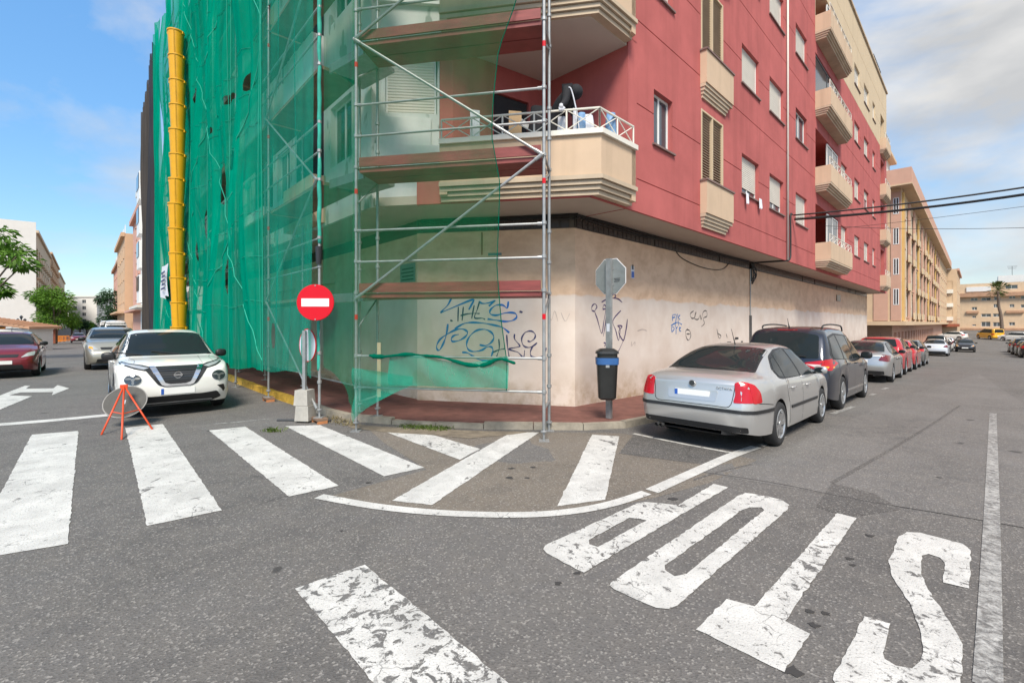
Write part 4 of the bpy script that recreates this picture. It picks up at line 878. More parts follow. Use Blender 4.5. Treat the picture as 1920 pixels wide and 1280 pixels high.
def brace(p, q, r=0.021):
    mb = MB().tube([p, q], r, 8); v = (Vector(q) - Vector(p)).normalized()
    for e, s in ((p, 1), (q, -1)):
        c = Vector(e) + v * 0.05 * s; mb.tube([Vector(e) - v * .02 * s, c + v * .08 * s], r * 1.35, 8)
    return mb.build('diagonal_brace', 'galvanised', sc, smooth=True, autos=40)
brace(fp(0.03, -0.05, DK[1] - .08), fp(BL - .02, -0.05, DK[2])); brace(fp(BL - .02, -0.05, DK[2]), fp(0.0, -0.05, DK[3])); brace(fp(0.0, -0.05, DK[3]), fp(BL, -0.05, DK[4] - .05))
# corner frame between the front bay and the left facade
for z in DK[1:5]:
    MB().hexa([(*(C_ + (A_ - C_) * .05 + np.array([.14, .16])), z - .06), (*(A_ - (A_ - C_) * .05 + np.array([.14, .16])), z - .06), (*(A_ - (A_ - C_) * .05 + np.array([.45, .8])), z - .06), (*(C_ + np.array([.5, .8])), z - .06), (*(C_ + (A_ - C_) * .05 + np.array([.14, .16])), z), (*(A_ - (A_ - C_) * .05 + np.array([.14, .16])), z), (*(A_ - (A_ - C_) * .05 + np.array([.45, .8])), z), (*(C_ + np.array([.5, .8])), z)]).build('deck_plank', 'galvanised', sc)
    c0, a0 = C_ * .96 + A_ * .04 + np.array([.10, .12]), C_ * .04 + A_ * .96 + np.array([.10, .12]); o_ = np.array([.02, .03])
    MB().hexa([(*c0, z - .12), (*a0, z - .12), (*(a0 + o_), z - .12), (*(c0 + o_), z - .12), (*c0, z + .03), (*a0, z + .03), (*(a0 + o_), z + .03), (*(c0 + o_), z + .03)]).build('deck_beam', 'galvanised', sc)
NB = 8; HL = 16.7
def lp(t, w, z): p = lpos(D0S + w, t0 + t); return (p[0], p[1], z)
for i in range(NB + 1):
    p = lpos(D0S, t0 + BAY * i); q = lpos(D0S + 0.73, t0 + BAY * i)
    hh = HT if i == 0 else (HL if i < 7 else 15.0)
    post(p[0], p[1], gz(*p) + (0.09 if i < 2 else 0), hh, bands=i == 1); post(q[0], q[1], pave_z(*q), hh, bands=False)
    if i < NB:
        for k, z in enumerate(DK[1:5] + [10.3, 12.33, 14.36]):
            if i < 7:
                MB().hexa([lp(BAY * i + .03, .03, z - .06), lp(BAY * i + BAY - .03, .03, z - .06), lp(BAY * i + BAY - .03, .7, z - .06), lp(BAY * i + .03, .7, z - .06), lp(BAY * i + .03, .03, z), lp(BAY * i + BAY - .03, .03, z), lp(BAY * i + BAY - .03, .7, z), lp(BAY * i + .03, .7, z)]).build('deck_plank', 'wood', sc)
                mb = MB().tube([lp(BAY * i, 0, z + .5), lp(BAY * i + BAY, 0, z + .5)], .019, 6).tube([lp(BAY * i, 0, z + 1.0), lp(BAY * i + BAY, 0, z + 1.0)], .019, 6); mb.build('guard_rail', 'galvanised', sc, smooth=True)
        MB().tube([lp(BAY * i, .73, 0.55), lp(BAY * i + BAY, .73, 0.55)], .018, 6).build('ledger', 'galvanised', sc, smooth=True)
        if i in (0, 3, 6):
            zz = [0.25] + DK[1:5] + [10.3, 12.3, 14.3]
            for k in range(len(zz) - 1):
                a, b2 = (0, BAY) if k % 2 == 0 else (BAY, 0)
                brace(lp(BAY * i + a, -0.05, zz[k]), lp(BAY * i + b2, -0.05, zz[k + 1]), 0.019)
for i in range(2):     # timber blocks and bricks under two of the posts
    p = lpos(D0S, t0 + BAY * i); g0 = gz(*p)
    b_ = thing('packing_block', ['timber block and brick under the scaffold post beside the concrete blocks', 'timber block under the scaffold post next to the yellow kerb'][i], 'block', (p[0], p[1], g0), HEAD_L)
    MB().box(-.16, .16, -.09, .09, 0.05, 0.09).build('timber', 'wood', b_, world=False)
    for s in (-1, 1): MB().box(-.13 * s - .03, -.13 * s + .03, -.08, .08, 0, 0.05).build('brick', 'brick_block', b_, world=False)
MB().tube([(*(C_ + np.array([0, -.03])), 2.75), (*(C_ + np.array([0, -.03])), 3.05)], [0.045, 0.06], 10).build('black_wrap', 'tape_black', sc)

# ---------------------------------------------------------------- nets
rn = random.Random(11)
def fnoise(a, b2, seed=0): return math.sin(a * 2.1 + seed) * math.sin(b2 * 1.3 + seed * 2) + 0.6 * math.sin(a * 4.7 + b2 * 0.9 + seed) + 0.35 * math.sin(a * 9.3 - b2 * 1.7 + seed * 3)
def net_sheet(name, mat, fn_, nu, nv, cut=None, label='', cat='net', group=None):
    mb = MB(); mb.v = [tuple(float(c) for c in (fn_(*cut.snap(i / nu, j / nv)) if cut else fn_(i / nu, j / nv))) for j in range(nv + 1) for i in range(nu + 1)]
    for j in range(nv):
        for i in range(nu):
            if cut and cut((i + .5) / nu, (j + .5) / nv): continue
            mb.f.append((j * (nu + 1) + i, j * (nu + 1) + i + 1, (j + 1) * (nu + 1) + i + 1, (j + 1) * (nu + 1) + i))
    o = mb.build(name, mat, None, smooth=True, recalc=False); tag(o, label, cat, group); return o
NETD = D0S - 0.12
def left_net(ta, tb, z0f, z1f, amp, seed, pull=0.10):
    def f(u, v):
        t = ta + (tb - ta) * u; z = z0f(t) + (z1f(t) - z0f(t)) * v
        fr = ((t - t0) / BAY) % 1.0
        bil = pull * math.sin(math.pi * fr) * (0.5 + 0.5 * math.sin(z * 0.9 + seed + int((t - t0) / BAY) * 2.0))
        w = NETD - bil - amp * fnoise(t * 1.6, z * 0.35, seed) * math.sin(math.pi * min(1, max(0, fr * 1.0)))**0.5 - 0.02 * math.sin(t * 13 + z * .6)
        p = lpos(w, t); return (p[0], p[1], z)
    return f
def holes_cut(ta, tb, z0f, z1f, hs):
    def c(u, v):
        t = ta + (tb - ta) * u; z = z0f(t) + (z1f(t) - z0f(t)) * v
        for (ht, hz, rt, rz, tilt) in hs:
            a, b2 = t - ht, z - hz; a2 = a - tilt * b2
            if (a2 / rt) ** 2 + (b2 / rz) ** 2 < 0.80: return True
        return False
    def snap(u, v):
        t = ta + (tb - ta) * u; z = z0f(t) + (z1f(t) - z0f(t)) * v
        for (ht, hz, rt, rz, tilt) in hs:
            b2 = z - hz; a2 = (t - ht) - tilt * b2; q = math.sqrt((a2 / rt) ** 2 + (b2 / rz) ** 2)
            if 0.25 < q < 1:
                a2 /= q; b2 /= q; t2 = ht + a2 + tilt * b2; z2 = hz + b2
                return (t2 - ta) / (tb - ta), (z2 - z0f(t2)) / (z1f(t2) - z0f(t2))
        return u, v
    c.snap = snap
    return c
hz = []
for (px, py, rx, ry, tl) in [(421, 345, 8, 48, 0.0), (431, 188, 8, 5, 0), (449, 178, 3, 20, -0.25), (466, 152, 4, 24, -0.35), (507, 35, 3, 26, -.3), (366, 180, 3, 20, 0), (405, 250, 3, 10, -.4), (415, 225, 2, 8, -.4), (372, 470, 3, 30, 0), (514, 630, 2.5, 24, 0), (354, 300, 2, 40, 0), (388, 420, 2, 30, 0), (398, 180, 2, 40, 0), (428, 520, 2, 35, 0), (443, 300, 2, 25, 0), (487, 120, 2, 30, 0), (487, 60, 1.6, 18, 0), (355, 520, 2, 30, 0), (440, 445, 3, 12, 0)]:
    t, z = onL(px, py, NETD); t2, z2 = onL(px + rx, py - ry, NETD); hz.append((t, z, abs(t2 - t) * 0.9, abs(z2 - z), tl))
zb0 = lambda t: 0.80 + 0.05 * math.sin(t * 2.2) - 0.02 * (t - t0); zt0 = lambda t: HL + 0.1
zb1 = lambda t: 0.62 + 0.08 * math.sin(t * 1.7)
net_sheet('debris_net', 'net_open', left_net(t0 + 0.0, t0 + BAY * 1.02, zb0, lambda t: HT + 1, 0.03, 1.0, 0.06), 40, 160, holes_cut(t0, t0 + BAY * 1.02, zb0, lambda t: HT + 1, hz), 'see-through green debris net on the first scaffold bay beside the no entry sign', 'net')
T1 = t0 + BAY * 1.0; T2 = t0 + 20.5; T3 = t0 + 23.0; T4 = t0 + 29.6
cut1 = holes_cut(T1, T2, zb1, zt0, hz)
net_sheet('debris_net', 'net_dense', left_net(T1, T2, zb1, zt0, 0.085, 2.0, 0.20), 260, 200, cut1, 'long dense green debris net hanging behind the white car', 'net')
LN = left_net(T1, T2, zb1, zt0, 0.085, 2.0, 0.20)
mb = MB()
for i in range(1, 7):
    u = (t0 + BAY * i - T1) / (T2 - T1)
    if 0 <= u <= 1:
        for du in (0.0, 0.006): mb.tube([np.array(LN(min(u + du, 1), k / 60)) + np.append(nL * .02, 0) for k in range(61)], .008, 4)
for z in (2.2, 3.2, 4.2, 6.25, 7.2, 8.3, 10.3, 11.3, 12.4, 14.4):
    mb.tube([np.array(LN(k / 90, (z + .03 * math.sin(k * .12) - zb1(T1)) / (zt0(0) - zb1(T1)))) + np.append(nL * .015, 0) for k in range(91)], .005, 4)
for i in range(1, 6):
    for k, (z0_, z1_) in enumerate(((0.9, 4.2), (4.2, 8.3), (8.3, 12.4), (12.4, 16.5))):
        ua, ub = [(t0 + BAY * (i + q) - T1) / (T2 - T1) for q in ((0, 1) if (i + k) % 2 else (1, 0))]
        f_ = lambda q: np.array(LN(min(max(ua + (ub - ua) * q, 0), 1), ((z0_ + (z1_ - z0_) * q) - zb1(T1)) / (zt0(0) - zb1(T1)))) + np.append(nL * .02, 0)
        mb.tube([f_(q / 16) for q in range(17)], .011, 4)
mb.build('net_rope', 'net_rope', bpy.data.objects['debris_net.001'])
def drape(ta, tb, seed, zt):
    def f(u, v):
        t = ta + (tb - ta) * u; z = 0.3 + zt(t) * v; p = lpos(NETD - 0.1 - 0.16 * abs(math.sin(t * 2.3 + seed)) - 0.08 * fnoise(t * 2, z * .3, seed), t + 0.1 * math.sin(z * .7 + seed)); return (p[0], p[1], z)
    return f
net_sheet('debris_net', 'net_dense', drape(T2 - 0.05, T2 + 1.9, 3.0, lambda t: 16.5), 20, 80, None, 'narrow green net strip left of the yellow chute', 'net')
net_sheet('debris_net', 'net_grey', drape(T2 + 1.9, T3 + 2.0, 4.0, lambda t: 16.2 - (t - T2) * 0.06), 40, 80, None, 'dark grey net hanging at the end of the scaffold', 'net')
net_sheet('debris_net', 'net_brown', drape(T3 + 2.0, T4, 5.0, lambda t: 15.6 - (t - T3) * 0.12), 40, 80, None, 'ragged brown net on the far scaffold end against the sky', 'net')
t_, z_ = onL(309, 500, NETD - .35)
ta, za = onL(318, 492, NETD - .35); tb, zb_ = onL(305, 560, NETD - .35)
mb = MB(); n = 8
for i in range(n):
    for j in range(6):
        q = []
        for (a, b2) in ((i, j), (i + 1, j), (i + 1, j + 1), (i, j + 1)):
            p = lpos(NETD - .38 - .06 * math.sin(a * .9 + b2 * .5), ta + (tb - ta) * a / n); q.append((p[0], p[1], zb_ + (za - zb_) * b2 / 6 + .05 * math.sin(a)))
        mb.quad(*q)
ban = tag(mb.build('site_banner', 'banner', None, smooth=True), 'white printed works banner tied beside the yellow chute', 'banner')
mb = MB()
for j in range(5):
    zz = zb_ + (za - zb_) * (0.25 + 0.12 * j); a = lpos(NETD - .46, ta + (tb - ta) * 0.2); b2 = lpos(NETD - .46, ta + (tb - ta) * (0.8 - .1 * (j % 2))); mb.quad((*a, zz), (*b2, zz), (*b2, zz + .08), (*a, zz + .08))
mb.build('print_line', 'ink_navy', ban)
# front net: from the corner post over post A to its ragged right edge
Fp = plane(tuple(A_ - fn * 0.09), tuple(B_ - fn * 0.09))
edge_px = [(970, 0), (935, 95), (925, 190), (922, 255), (938, 345), (936, 400), (932, 500), (940, 600), (951, 680), (950, 735)]
ez = [(Fp.pix(x, y)) for x, y in edge_px]; ez = sorted((z, s) for s, z in ez); ez = [(0.5, ez[0][1])] + ez + [(HT + 1, ez[-1][1] + 0.6)]
def edge_s(z): return float(np.interp(z, [e[0] for e in ez], [e[1] for e in ez]))
def front_f(u, v):
    z = 0.72 + (HT - 0.72) * v ** 1.0; e = edge_s(z); s = e * u
    d = -0.02 - 0.025 * math.sin(s * 5 + z * .7) * math.sin(math.pi * u) - 0.03 * fnoise(s * 1.2, z * .5, 7) * math.sin(math.pi * u)
    return Fp(s, z, d)
net_sheet('debris_net', 'net_front', front_f, 40, 150, None, 'thin dark green net stretched across the front scaffold bay by the graffiti', 'net')
# hem cord of the front net
MB().tube([front_f(1.0, k / 60) for k in range(61)], 0.008, 5).build('net_hem', 'net_bunch', bpy.data.objects['debris_net.005'])
cp = plane(tuple(C_ + np.array([.05, .05])), tuple(A_ + np.array([-.02, -.02])))
def corner_f(u, v):
    zb = 0.95 - 0.78 * (u ** 1.5) if u < .999 else 0.17
    z = zb + (HT - zb) * v ** 1.15; return cp(cp.L * u, z, 0.10 * math.sin(math.pi * u) * (0.6 + .4 * math.sin(z * 1.3)) + .015 * fnoise(u * 4, z, 3))
net_sheet('debris_net', 'net_corner', corner_f, 16, 120, None, 'narrow green net wrapping the scaffold corner down to a sagging point', 'net')
def sag_f(u, v):        # sagging triangle right of post A and the bunched roll along the lower rails
    s = 0.02 + 1.0 * u; top = 1.02 - 0.12 * u; bot = 0.16 + 0.62 * u ** 0.7
    z = bot + (top - bot) * v; return Fp(s, z, -0.05 - 0.05 * math.sin(v * 9 + u * 5) * (1 - u))
net_sheet('debris_net', 'net_open', sag_f, 20, 16, None, 'torn green net triangle sagging from the scaffold foot', 'net')
def low_f(u, v):
    s = 0.62 + (edge_s(0.9) + 0.03 - 0.62) * u; z = 0.76 + 0.47 * v - 0.10 * math.sin(math.pi * min(1, max(0, (u - .3) / .65))) * v
    return Fp(s, z, -0.04 - 0.03 * math.sin(u * 14 + v * 5))
net_sheet('debris_net', 'net_open', low_f, 30, 10, None, 'loose green net strip hung between the two lowest scaffold rails', 'net')
rr_ = random.Random(9)
mb = MB().tube(catmull([Fp(0.30, 1.22, -.05), Fp(0.5, 1.2, -.05), Fp(0.9, 1.24, -.05), Fp(1.2, 1.23, -.05), Fp(1.5, 1.2, -.05), Fp(1.9, 1.10, -.06), Fp(2.15, 1.10, -.06), Fp(2.38, 1.19, -.05), Fp(2.62, 1.13, -.05)], 6), [0.010 + 0.024 * abs(math.sin(i * .37) * math.sin(i * .11 + 1)) + rr_.uniform(0, .012) for i in range(49)], 7)
tag(mb.build('rolled_net', 'net_bunch', None, smooth=True), 'bunched up roll of green net along the lower scaffold rail', 'net')
# white timber batten tied inside the bay
c = A_ + fe * 0.24 + fn * 0.3
tag(MB().box(c[0] - .03, c[0] + .03, c[1], c[1] + .03, 0.5, 1.40).build('timber_batten', 'cream_plaster', None), 'pale upright timber batten tied to the scaffold behind the net', 'board')

pts = []; rad = []
for k in range(120):
    z = 3.1 + k * 0.085; pts.append((C_[0] + .004 * math.sin(k * .9), C_[1] + .004 * math.cos(k * .7), z)); rad.append(0.029 + 0.007 * abs(math.sin(k * .17)) + 0.003 * math.sin(k * 1.3))
MB().tube(pts, rad, 9).build('net_sleeve', 'net_sleeve', bpy.data.objects['debris_net'], smooth=True)
MB().tube([(C_[0] - .01, C_[1], .9 + .05 * k) for k in range(24)], [.028 + .006 * abs(math.sin(k * .5)) for k in range(24)], 8).build('net_sleeve', 'net_sleeve', bpy.data.objects['debris_net'], smooth=True)
# ---------------------------------------------------------------- rubbish chute
ch = thing('rubbish_chute', 'yellow plastic rubbish chute of stacked funnels hanging down the netted facade', 'chute', (*lpos(NETD - .45, t0 + 17.4), 0))
p0 = lpos(NETD - .42, onL(331, 300, NETD - .42)[0]); zz = EYE + (606 - 60) / FOC * p0[1]; k = 0
while zz > 0.9:
    top = zz; off = 0.05 * math.sin(zz * 0.8) + (0.05 if zz < 8.3 else 0); lat = dL * 0
    sx = np.array([math.cos(0.9), -math.sin(0.9)]) * 0
    cx_, cy_ = p0[0] + off, p0[1]
    sgm = MB().lathe([(0.245, top), (0.275, top), (0.275, top - .045), (0.255, top - 0.055), (0.21, top - .98), (0.20, top - .98), (0.24, top - .05)], 18, (cx_, cy_, 0)).build('chute_segment', 'chute_yellow', ch, smooth=True, autos=40)
    mb = MB()
    for s in (-1, 1): mb.box(cx_ + s * .27 - .025, cx_ + s * .27 + .025, cy_ - .05, cy_ + .03, top - .1, top - .02)
    mb.tube([(cx_ + .1, cy_ - .27, top - .03), (cx_ + .1, cy_ - .235, top - .9)], .008, 4)
    mb.build('chain', 'chute_yellow', sgm)
    zz -= 0.9; k += 1

# ---------------------------------------------------------------- signs, bin, blocks
# no entry disc tied to the corner post
c = C_ + np.array([.08, -.36]); zc = EYE + (606 - 567) / FOC * c[1]; R = 34.0 / FOC * c[1]
toc = -c / np.linalg.norm(c); ang = math.atan2(toc[1], toc[0]) - math.radians(18)
ne = thing('no_entry_sign', 'round red no entry sign with white bar on the scaffold corner post', 'sign', (c[0], c[1], zc), ang)
MB().lathe([(0.0, -.012), (R, -.012), (R, 0.0), (R - .006, 0.006), (0, 0.006)], 48, (0, 0, 0), 'x').build('disc', 'sign_red', ne, world=False, autos=30)
MB().box(0.0065, 0.0095, -R * .74, R * .74, -R * .22, R * .22).build('white_bar', 'sign_white', ne, world=False)
MB().box(-.02, -.0125, -R * .5, R * .5, -.02, .02).build('bracket', 'galvanised', ne, world=False)
for s in (-1, 1): MB().lathe([(0, .012), (.012, .012), (.012, .006)], 8, (0, 0.0, s * R * .93), 'x').build('bolt', 'galvanised', ne, world=False)
# round sign seen from the back, on two concrete blocks
c = G(571, 790); g0 = gz(*c)
rs = thing('temporary_sign', 'small round sign seen from behind on a post in two concrete blocks', 'sign', (c[0], c[1], g0), math.radians(-8))
for (z0, z1, dx, dy) in ((0.03, 0.29, 0.02, 0.0), (0.295, 0.56, -.01, .02)):
    mb = MB().hexa([(-.13 + dx, -.13 + dy, z0), (.13 + dx, -.13 + dy, z0), (.13 + dx, .13 + dy, z0), (-.13 + dx, .13 + dy, z0), (-.115 + dx, -.115 + dy, z1), (.115 + dx, -.115 + dy, z1), (.115 + dx, .115 + dy, z1), (-.115 + dx, .115 + dy, z1)]); mb.build('concrete_block', 'concrete', rs, world=False)
MB().box(-.026, .026, -.026, .026, 0.5, 1.60).build('post', 'galvanised', rs, world=False)
MB().tube([(-.48, -.06, .02), (.45, .08, .02)], 0.022, 6).build('foot_bar', 'steel_dark', rs, world=False)
dz = 1.34; rr = 0.29
dd = MB().lathe([(0, -.004), (rr, -.004), (rr, .004), (0, .004)], 36, (0, 0, 0), 'x').build('disc', 'sign_back', rs, world=False, autos=30); dd.location = (0.03, 0.045, dz); dd.rotation_euler = (0, 0, math.radians(-28))
dd.rotation_euler = (0, 0, math.radians(-121))
rim = MB().lathe([(rr - .012, -.006), (rr + .004, -.006), (rr + .004, .006), (rr - .012, .006)], 36, (0, 0, 0), 'x').build('red_rim', 'sign_red', dd, world=False, autos=30)
# octagonal stop sign (seen from the back) on a post with the litter bin
c = G(1142, 795); c = c * (1 - 0.06); c = np.array([(1142 - CX) / FOC * 8.0, 8.0]); 
Yp = (EYE - 0.08) / ((781 - HY) / FOC); c = np.array([(1142 - CX) / FOC * Yp, Yp]); g0 = pave_z(*c)
ssn = thing('stop_sign', 'octagonal stop sign seen from its grey back on a galvanised post', 'sign', (c[0], c[1], g0), HEAD_R - math.pi / 2)
ztop = EYE + (606 - 487) / FOC * Yp - g0; zo = EYE + (606 - 518) / FOC * Yp - g0; ro = 0.30
MB().box(-.05, .05, -.03, .03, 0.0, ztop + .02).build('post', 'galvanised', ssn, world=False)
oc = [(ro / math.cos(math.pi / 8) * math.cos(math.pi / 8 + i * math.pi / 4), ro / math.cos(math.pi / 8) * math.sin(math.pi / 8 + i * math.pi / 4)) for i in range(8)]
mb = MB().add([(x, .036, zo + z) for x, z in oc] + [(x, .043, zo + z) for x, z in oc], [tuple(range(8)), tuple(range(15, 7, -1))] + [(i, (i + 1) % 8, (i + 1) % 8 + 8, i + 8) for i in range(8)]); mb.build('plate_back', 'sign_grey', ssn, world=False)
o2 = [(x * 1.035, z * 1.035) for x, z in oc]; mb = MB().add([(x, .0435, zo + z) for x, z in o2] + [(x, .050, zo + z) for x, z in o2], [tuple(range(8)), tuple(range(15, 7, -1))] + [(i, (i + 1) % 8, (i + 1) % 8 + 8, i + 8) for i in range(8)]); mb.build('plate_front', 'sign_white', ssn, world=False)
MB().box(-.08, .08, .030, .0355, zo + .12, zo + .16).box(-.08, .08, .030, .0355, zo - .16, zo - .12).build('clamp', 'galvanised', ssn, world=False)
mb = MB()
for j, (a, b2) in enumerate(((.08, .19), (.09, .2), (.08, .2))): mb.box(a, b2, .0335, .0355, zo - .10 + .025 * j, zo - .09 + .025 * j)
mb.build('sticker_print', 'ink_black', ssn, world=False)
MB().box(-.03, .03, -.033, -.0302, 1.52, 1.66).build('label', 'sign_back', ssn, world=False)
zb_ = EYE + (606 - 745) / FOC * Yp - g0; zt_ = EYE + (606 - 655) / FOC * Yp - g0
bn = thing('litter_bin', 'black plastic litter bin with blue band strapped to the stop sign post', 'litter bin', (c[0], c[1], g0), math.radians(-6))
cy = -.20; 
def bshell(z0, z1, w0, w1, dp0, dp1, n=24, pw=4.0):
    def rg(w, dpp, z): 
        o = []
        for i in range(n):
            a = 2 * math.pi * i / n; x, y = math.cos(a), math.sin(a); o.append((-.055 + w * math.copysign(abs(x) ** (2 / pw), x), cy + dpp * math.copysign(abs(y) ** (2 / pw), y), z))
        return o
    return rg
rg = bshell(0, 0, 0, 0, 0, 0); mb = MB(); hb = zt_ - zb_
rings = [rg(.11, .09, zb_), rg(.15, .125, zb_ + .03), rg(.165, .135, zb_ + hb * .4), rg(.182, .15, zb_ + hb * .80), rg(.185, .152, zb_ + hb * .84)]
for i in range(len(rings) - 1):
    for k in range(24): mb.quad(rings[i][k], rings[i][(k + 1) % 24], rings[i + 1][(k + 1) % 24], rings[i + 1][k])
mb.add(rings[0], [tuple(range(24))]); mb.add(rings[-1], [tuple(range(24))]); body = mb.build('bin_body', 'bin_plastic', bn, world=False, smooth=True, autos=45)
mb = MB(); r2 = [rg(.192, .158, zb_ + hb * .715), rg(.196, .160, zb_ + hb * .85)]
for k in range(24): mb.quad(r2[0][k], r2[0][(k + 1) % 24], r2[1][(k + 1) % 24], r2[1][k])
mb.build('blue_band', 'bin_blue', bn, world=False, smooth=True, autos=45)
mb = MB(); r3 = [rg(.172, .14, zb_ + hb * .84), rg(.172, .14, zb_ + hb * .93), rg(.20, .168, zb_ + hb * .935), rg(.19, .16, zb_ + hb * .98), rg(.12, .11, zb_ + hb * 1.03), rg(.03, .03, zb_ + hb * 1.04)]
for i in range(len(r3) - 1):
    for k in range(24): mb.quad(r3[i][k], r3[i][(k + 1) % 24], r3[i + 1][(k + 1) % 24], r3[i + 1][k])
mb.build('lid', 'bin_plastic', bn, world=False, smooth=True, autos=45)
MB().box(-.09, -.03, cy - .165, cy - .145, zb_ + hb * .66, zb_ + hb * .71).build('lock', 'galvanised', bn, world=False)
MB().box(-.12, .02, cy + .14, cy + .19, zb_ + .15, zb_ + hb * .95).build('mounting_plate', 'bin_plastic', bn, world=False)
# orange tripod with a round sign facing away
c = G(232, 800); g0 = gz(*c); tp = thing('tripod_sign', 'round grey backed sign on an orange folding tripod standing on the crossing', 'sign', (c[0], c[1], g0), math.radians(30))
ap = (0, .03, .68)
fts = [tuple(np.array(G(*q)) - c) for q in ((190, 815), (228, 824), (286, 805))]
r30 = math.radians(-30); rot = lambda p: (p[0] * math.cos(r30) - p[1] * math.sin(r30), p[0] * math.sin(r30) + p[1] * math.cos(r30))
fl = [rot(f) for f in fts]
for f in fl: MB().tube([ap, (f[0], f[1], 0.0)], 0.014, 7).build('leg', 'tripod_orange', tp, world=False, smooth=True)
m0 = [tuple(np.array(ap) * .45 + np.array((f[0], f[1], 0)) * .55) for f in fl]
MB().tube([m0[0], m0[1]], .009, 6).tube([m0[1], m0[2]], .009, 6).build('crossbar', 'tripod_orange', tp, world=False)
MB().box(-.05, .05, -.0, .05, .64, .70).build('head_bracket', 'tripod_orange', tp, world=False)
ds = MB().lathe([(0, -.004), (.30, -.004), (.30, .004), (0, .004)], 40, (0, 0, 0), 'y').build('disc', 'disc_grey', tp, world=False, autos=30); ds.location = (0.0, .12, .40); ds.rotation_euler = (math.radians(-38), 0, math.radians(-8))
MB().lathe([(.29, -.007), (.305, -.007), (.305, .007), (.29, .007)], 40, (0, 0, 0), 'y').build('rim', 'steel_dark', ds, world=False, autos=30)
MB().box(-.01, .01, -.012, -.0045, -.05, .03).build('clip', 'chrome', ds, world=False)

# ---------------------------------------------------------------- person and clutter on the first floor balcony
def skin_person(name, label, joints, edges, mat, parent=None):
    me = bpy.data.meshes.new(name); me.from_pydata([j[0] for j in joints], edges, []); o = bpy.data.objects.new(name, me); COL.objects.link(o)
    md = o.modifiers.new('skin', 'SKIN'); me.skin_vertices.new() if not me.skin_vertices else None
    for i, j in enumerate(joints): me.skin_vertices[0].data[i].radius = j[1]; me.skin_vertices[0].data[i].use_root = (i == 0)
    o.modifiers.new('sub', 'SUBSURF').levels = 2; o.modifiers['sub'].render_levels = 2; md.use_smooth_shade = True
    me.materials.append(M[mat]); return o
FL1 = 3.93 + 0.27 + 0.14
def bp(px, Y, z): return np.array([(px - CX) / FOC * Y, Y, z])
hip = bp(1040, 8.75, FL1 + 0.98); hd = bp(1079, 8.35, 1.72 + (606 - 173) / FOC * 8.35)
ch_ = bp(1064, 8.45, 1.72 + (606 - 180) / FOC * 8.45); nk = bp(1075, 8.38, 1.72 + (606 - 176) / FOC * 8.38)
sl = ch_ + np.array([-.02, -.17, .03]); sr = ch_ + np.array([.04, .18, .03])
hl_ = bp(1052, 8.12, 1.72 + (606 - 192) / FOC * 8.12); el = bp(1060, 8.2, 1.72 + (606 - 178) / FOC * 8.2) 
rail_h = bp(1052, 8.1, 5.47)
J = [(hip, (.17, .15)), ((hip + ch_) / 2 + np.array([-.02, .02, .06]), (.19, .16)), (ch_, (.20, .17)), (nk, (.10, .10)),
     (sl, (.095, .095)), (el + np.array([0, 0, -.12]), (.065, .065)), (rail_h, (.042, .042)), (sr, (.095, .095)), (sr + np.array([.1, .0, -.3]), (.055, .055)), (sr + np.array([.22, -.15, -.48]), (.04, .04)),
     (hip + np.array([-.06, -.1, -.05]), (.11, .11)), (hip + np.array([.02, -.12, -.48]), (.075, .075)), (hip + np.array([-.02, -.12, -.92]), (.055, .055)), (hip + np.array([.08, -.2, -.96]), (.045, .04)),
     (hip + np.array([.02, .12, -.05]), (.11, .11)), (hip + np.array([.06, .12, -.48]), (.075, .075)), (hip + np.array([-.03, .14, -.92]), (.055, .055)), (hip + np.array([.07, .08, -.96]), (.045, .04))]
E = [(0, 1), (1, 2), (2, 3), (2, 4), (4, 5), (5, 6), (2, 7), (7, 8), (8, 9), (0, 10), (10, 11), (11, 12), (12, 13), (0, 14), (14, 15), (15, 16), (16, 17)]
per = skin_person('person', '', J, E, 'cloth_black'); tag(per, 'person in black clothes and hood bending over the corner balcony railing', 'person')
mb = MB()
for (c, rx, ry, rz, mt) in ((hd, .125, .125, .135, 0),):
    n, m_ = 14, 10
    for j in range(m_ + 1):
        ph = math.pi * j / m_
        for i in range(n):
            th = 2 * math.pi * i / n; bulge = 1 + 0.10 * max(0, math.cos(th - 5.4)) * math.sin(ph)
            mb.v.append((c[0] + rx * math.sin(ph) * math.cos(th) * bulge, c[1] + ry * math.sin(ph) * math.sin(th) * bulge, c[2] + rz * math.cos(ph)))
    for j in range(m_):
        for i in range(n): mb.f.append((j * n + i, j * n + (i + 1) % n, (j + 1) * n + (i + 1) % n, (j + 1) * n + i))
mb.build('hood', 'cloth_black', per, smooth=True)
mb = MB()      # gloved hand on the rail, five fingers
mb.tube([rail_h + np.array([0, 0, .02]), rail_h + np.array([0, -.03, -.05])], [.035, .04], 8)
for i in range(4): x = -.035 + .023 * i; mb.tube([rail_h + np.array([x, -.03, -.04]), rail_h + np.array([x, -.05, -.09]), rail_h + np.array([x, -.03, -.125 + .01 * abs(i - 1.5)])], [.011, .010, .008], 6)
mb.tube([rail_h + np.array([.035, -.01, -.02]), rail_h + np.array([.06, -.03, -.05]), rail_h + np.array([.055, -.045, -.08])], [.012, .011, .009], 6)
mb.build('glove', 'bag_white', per, smooth=True)
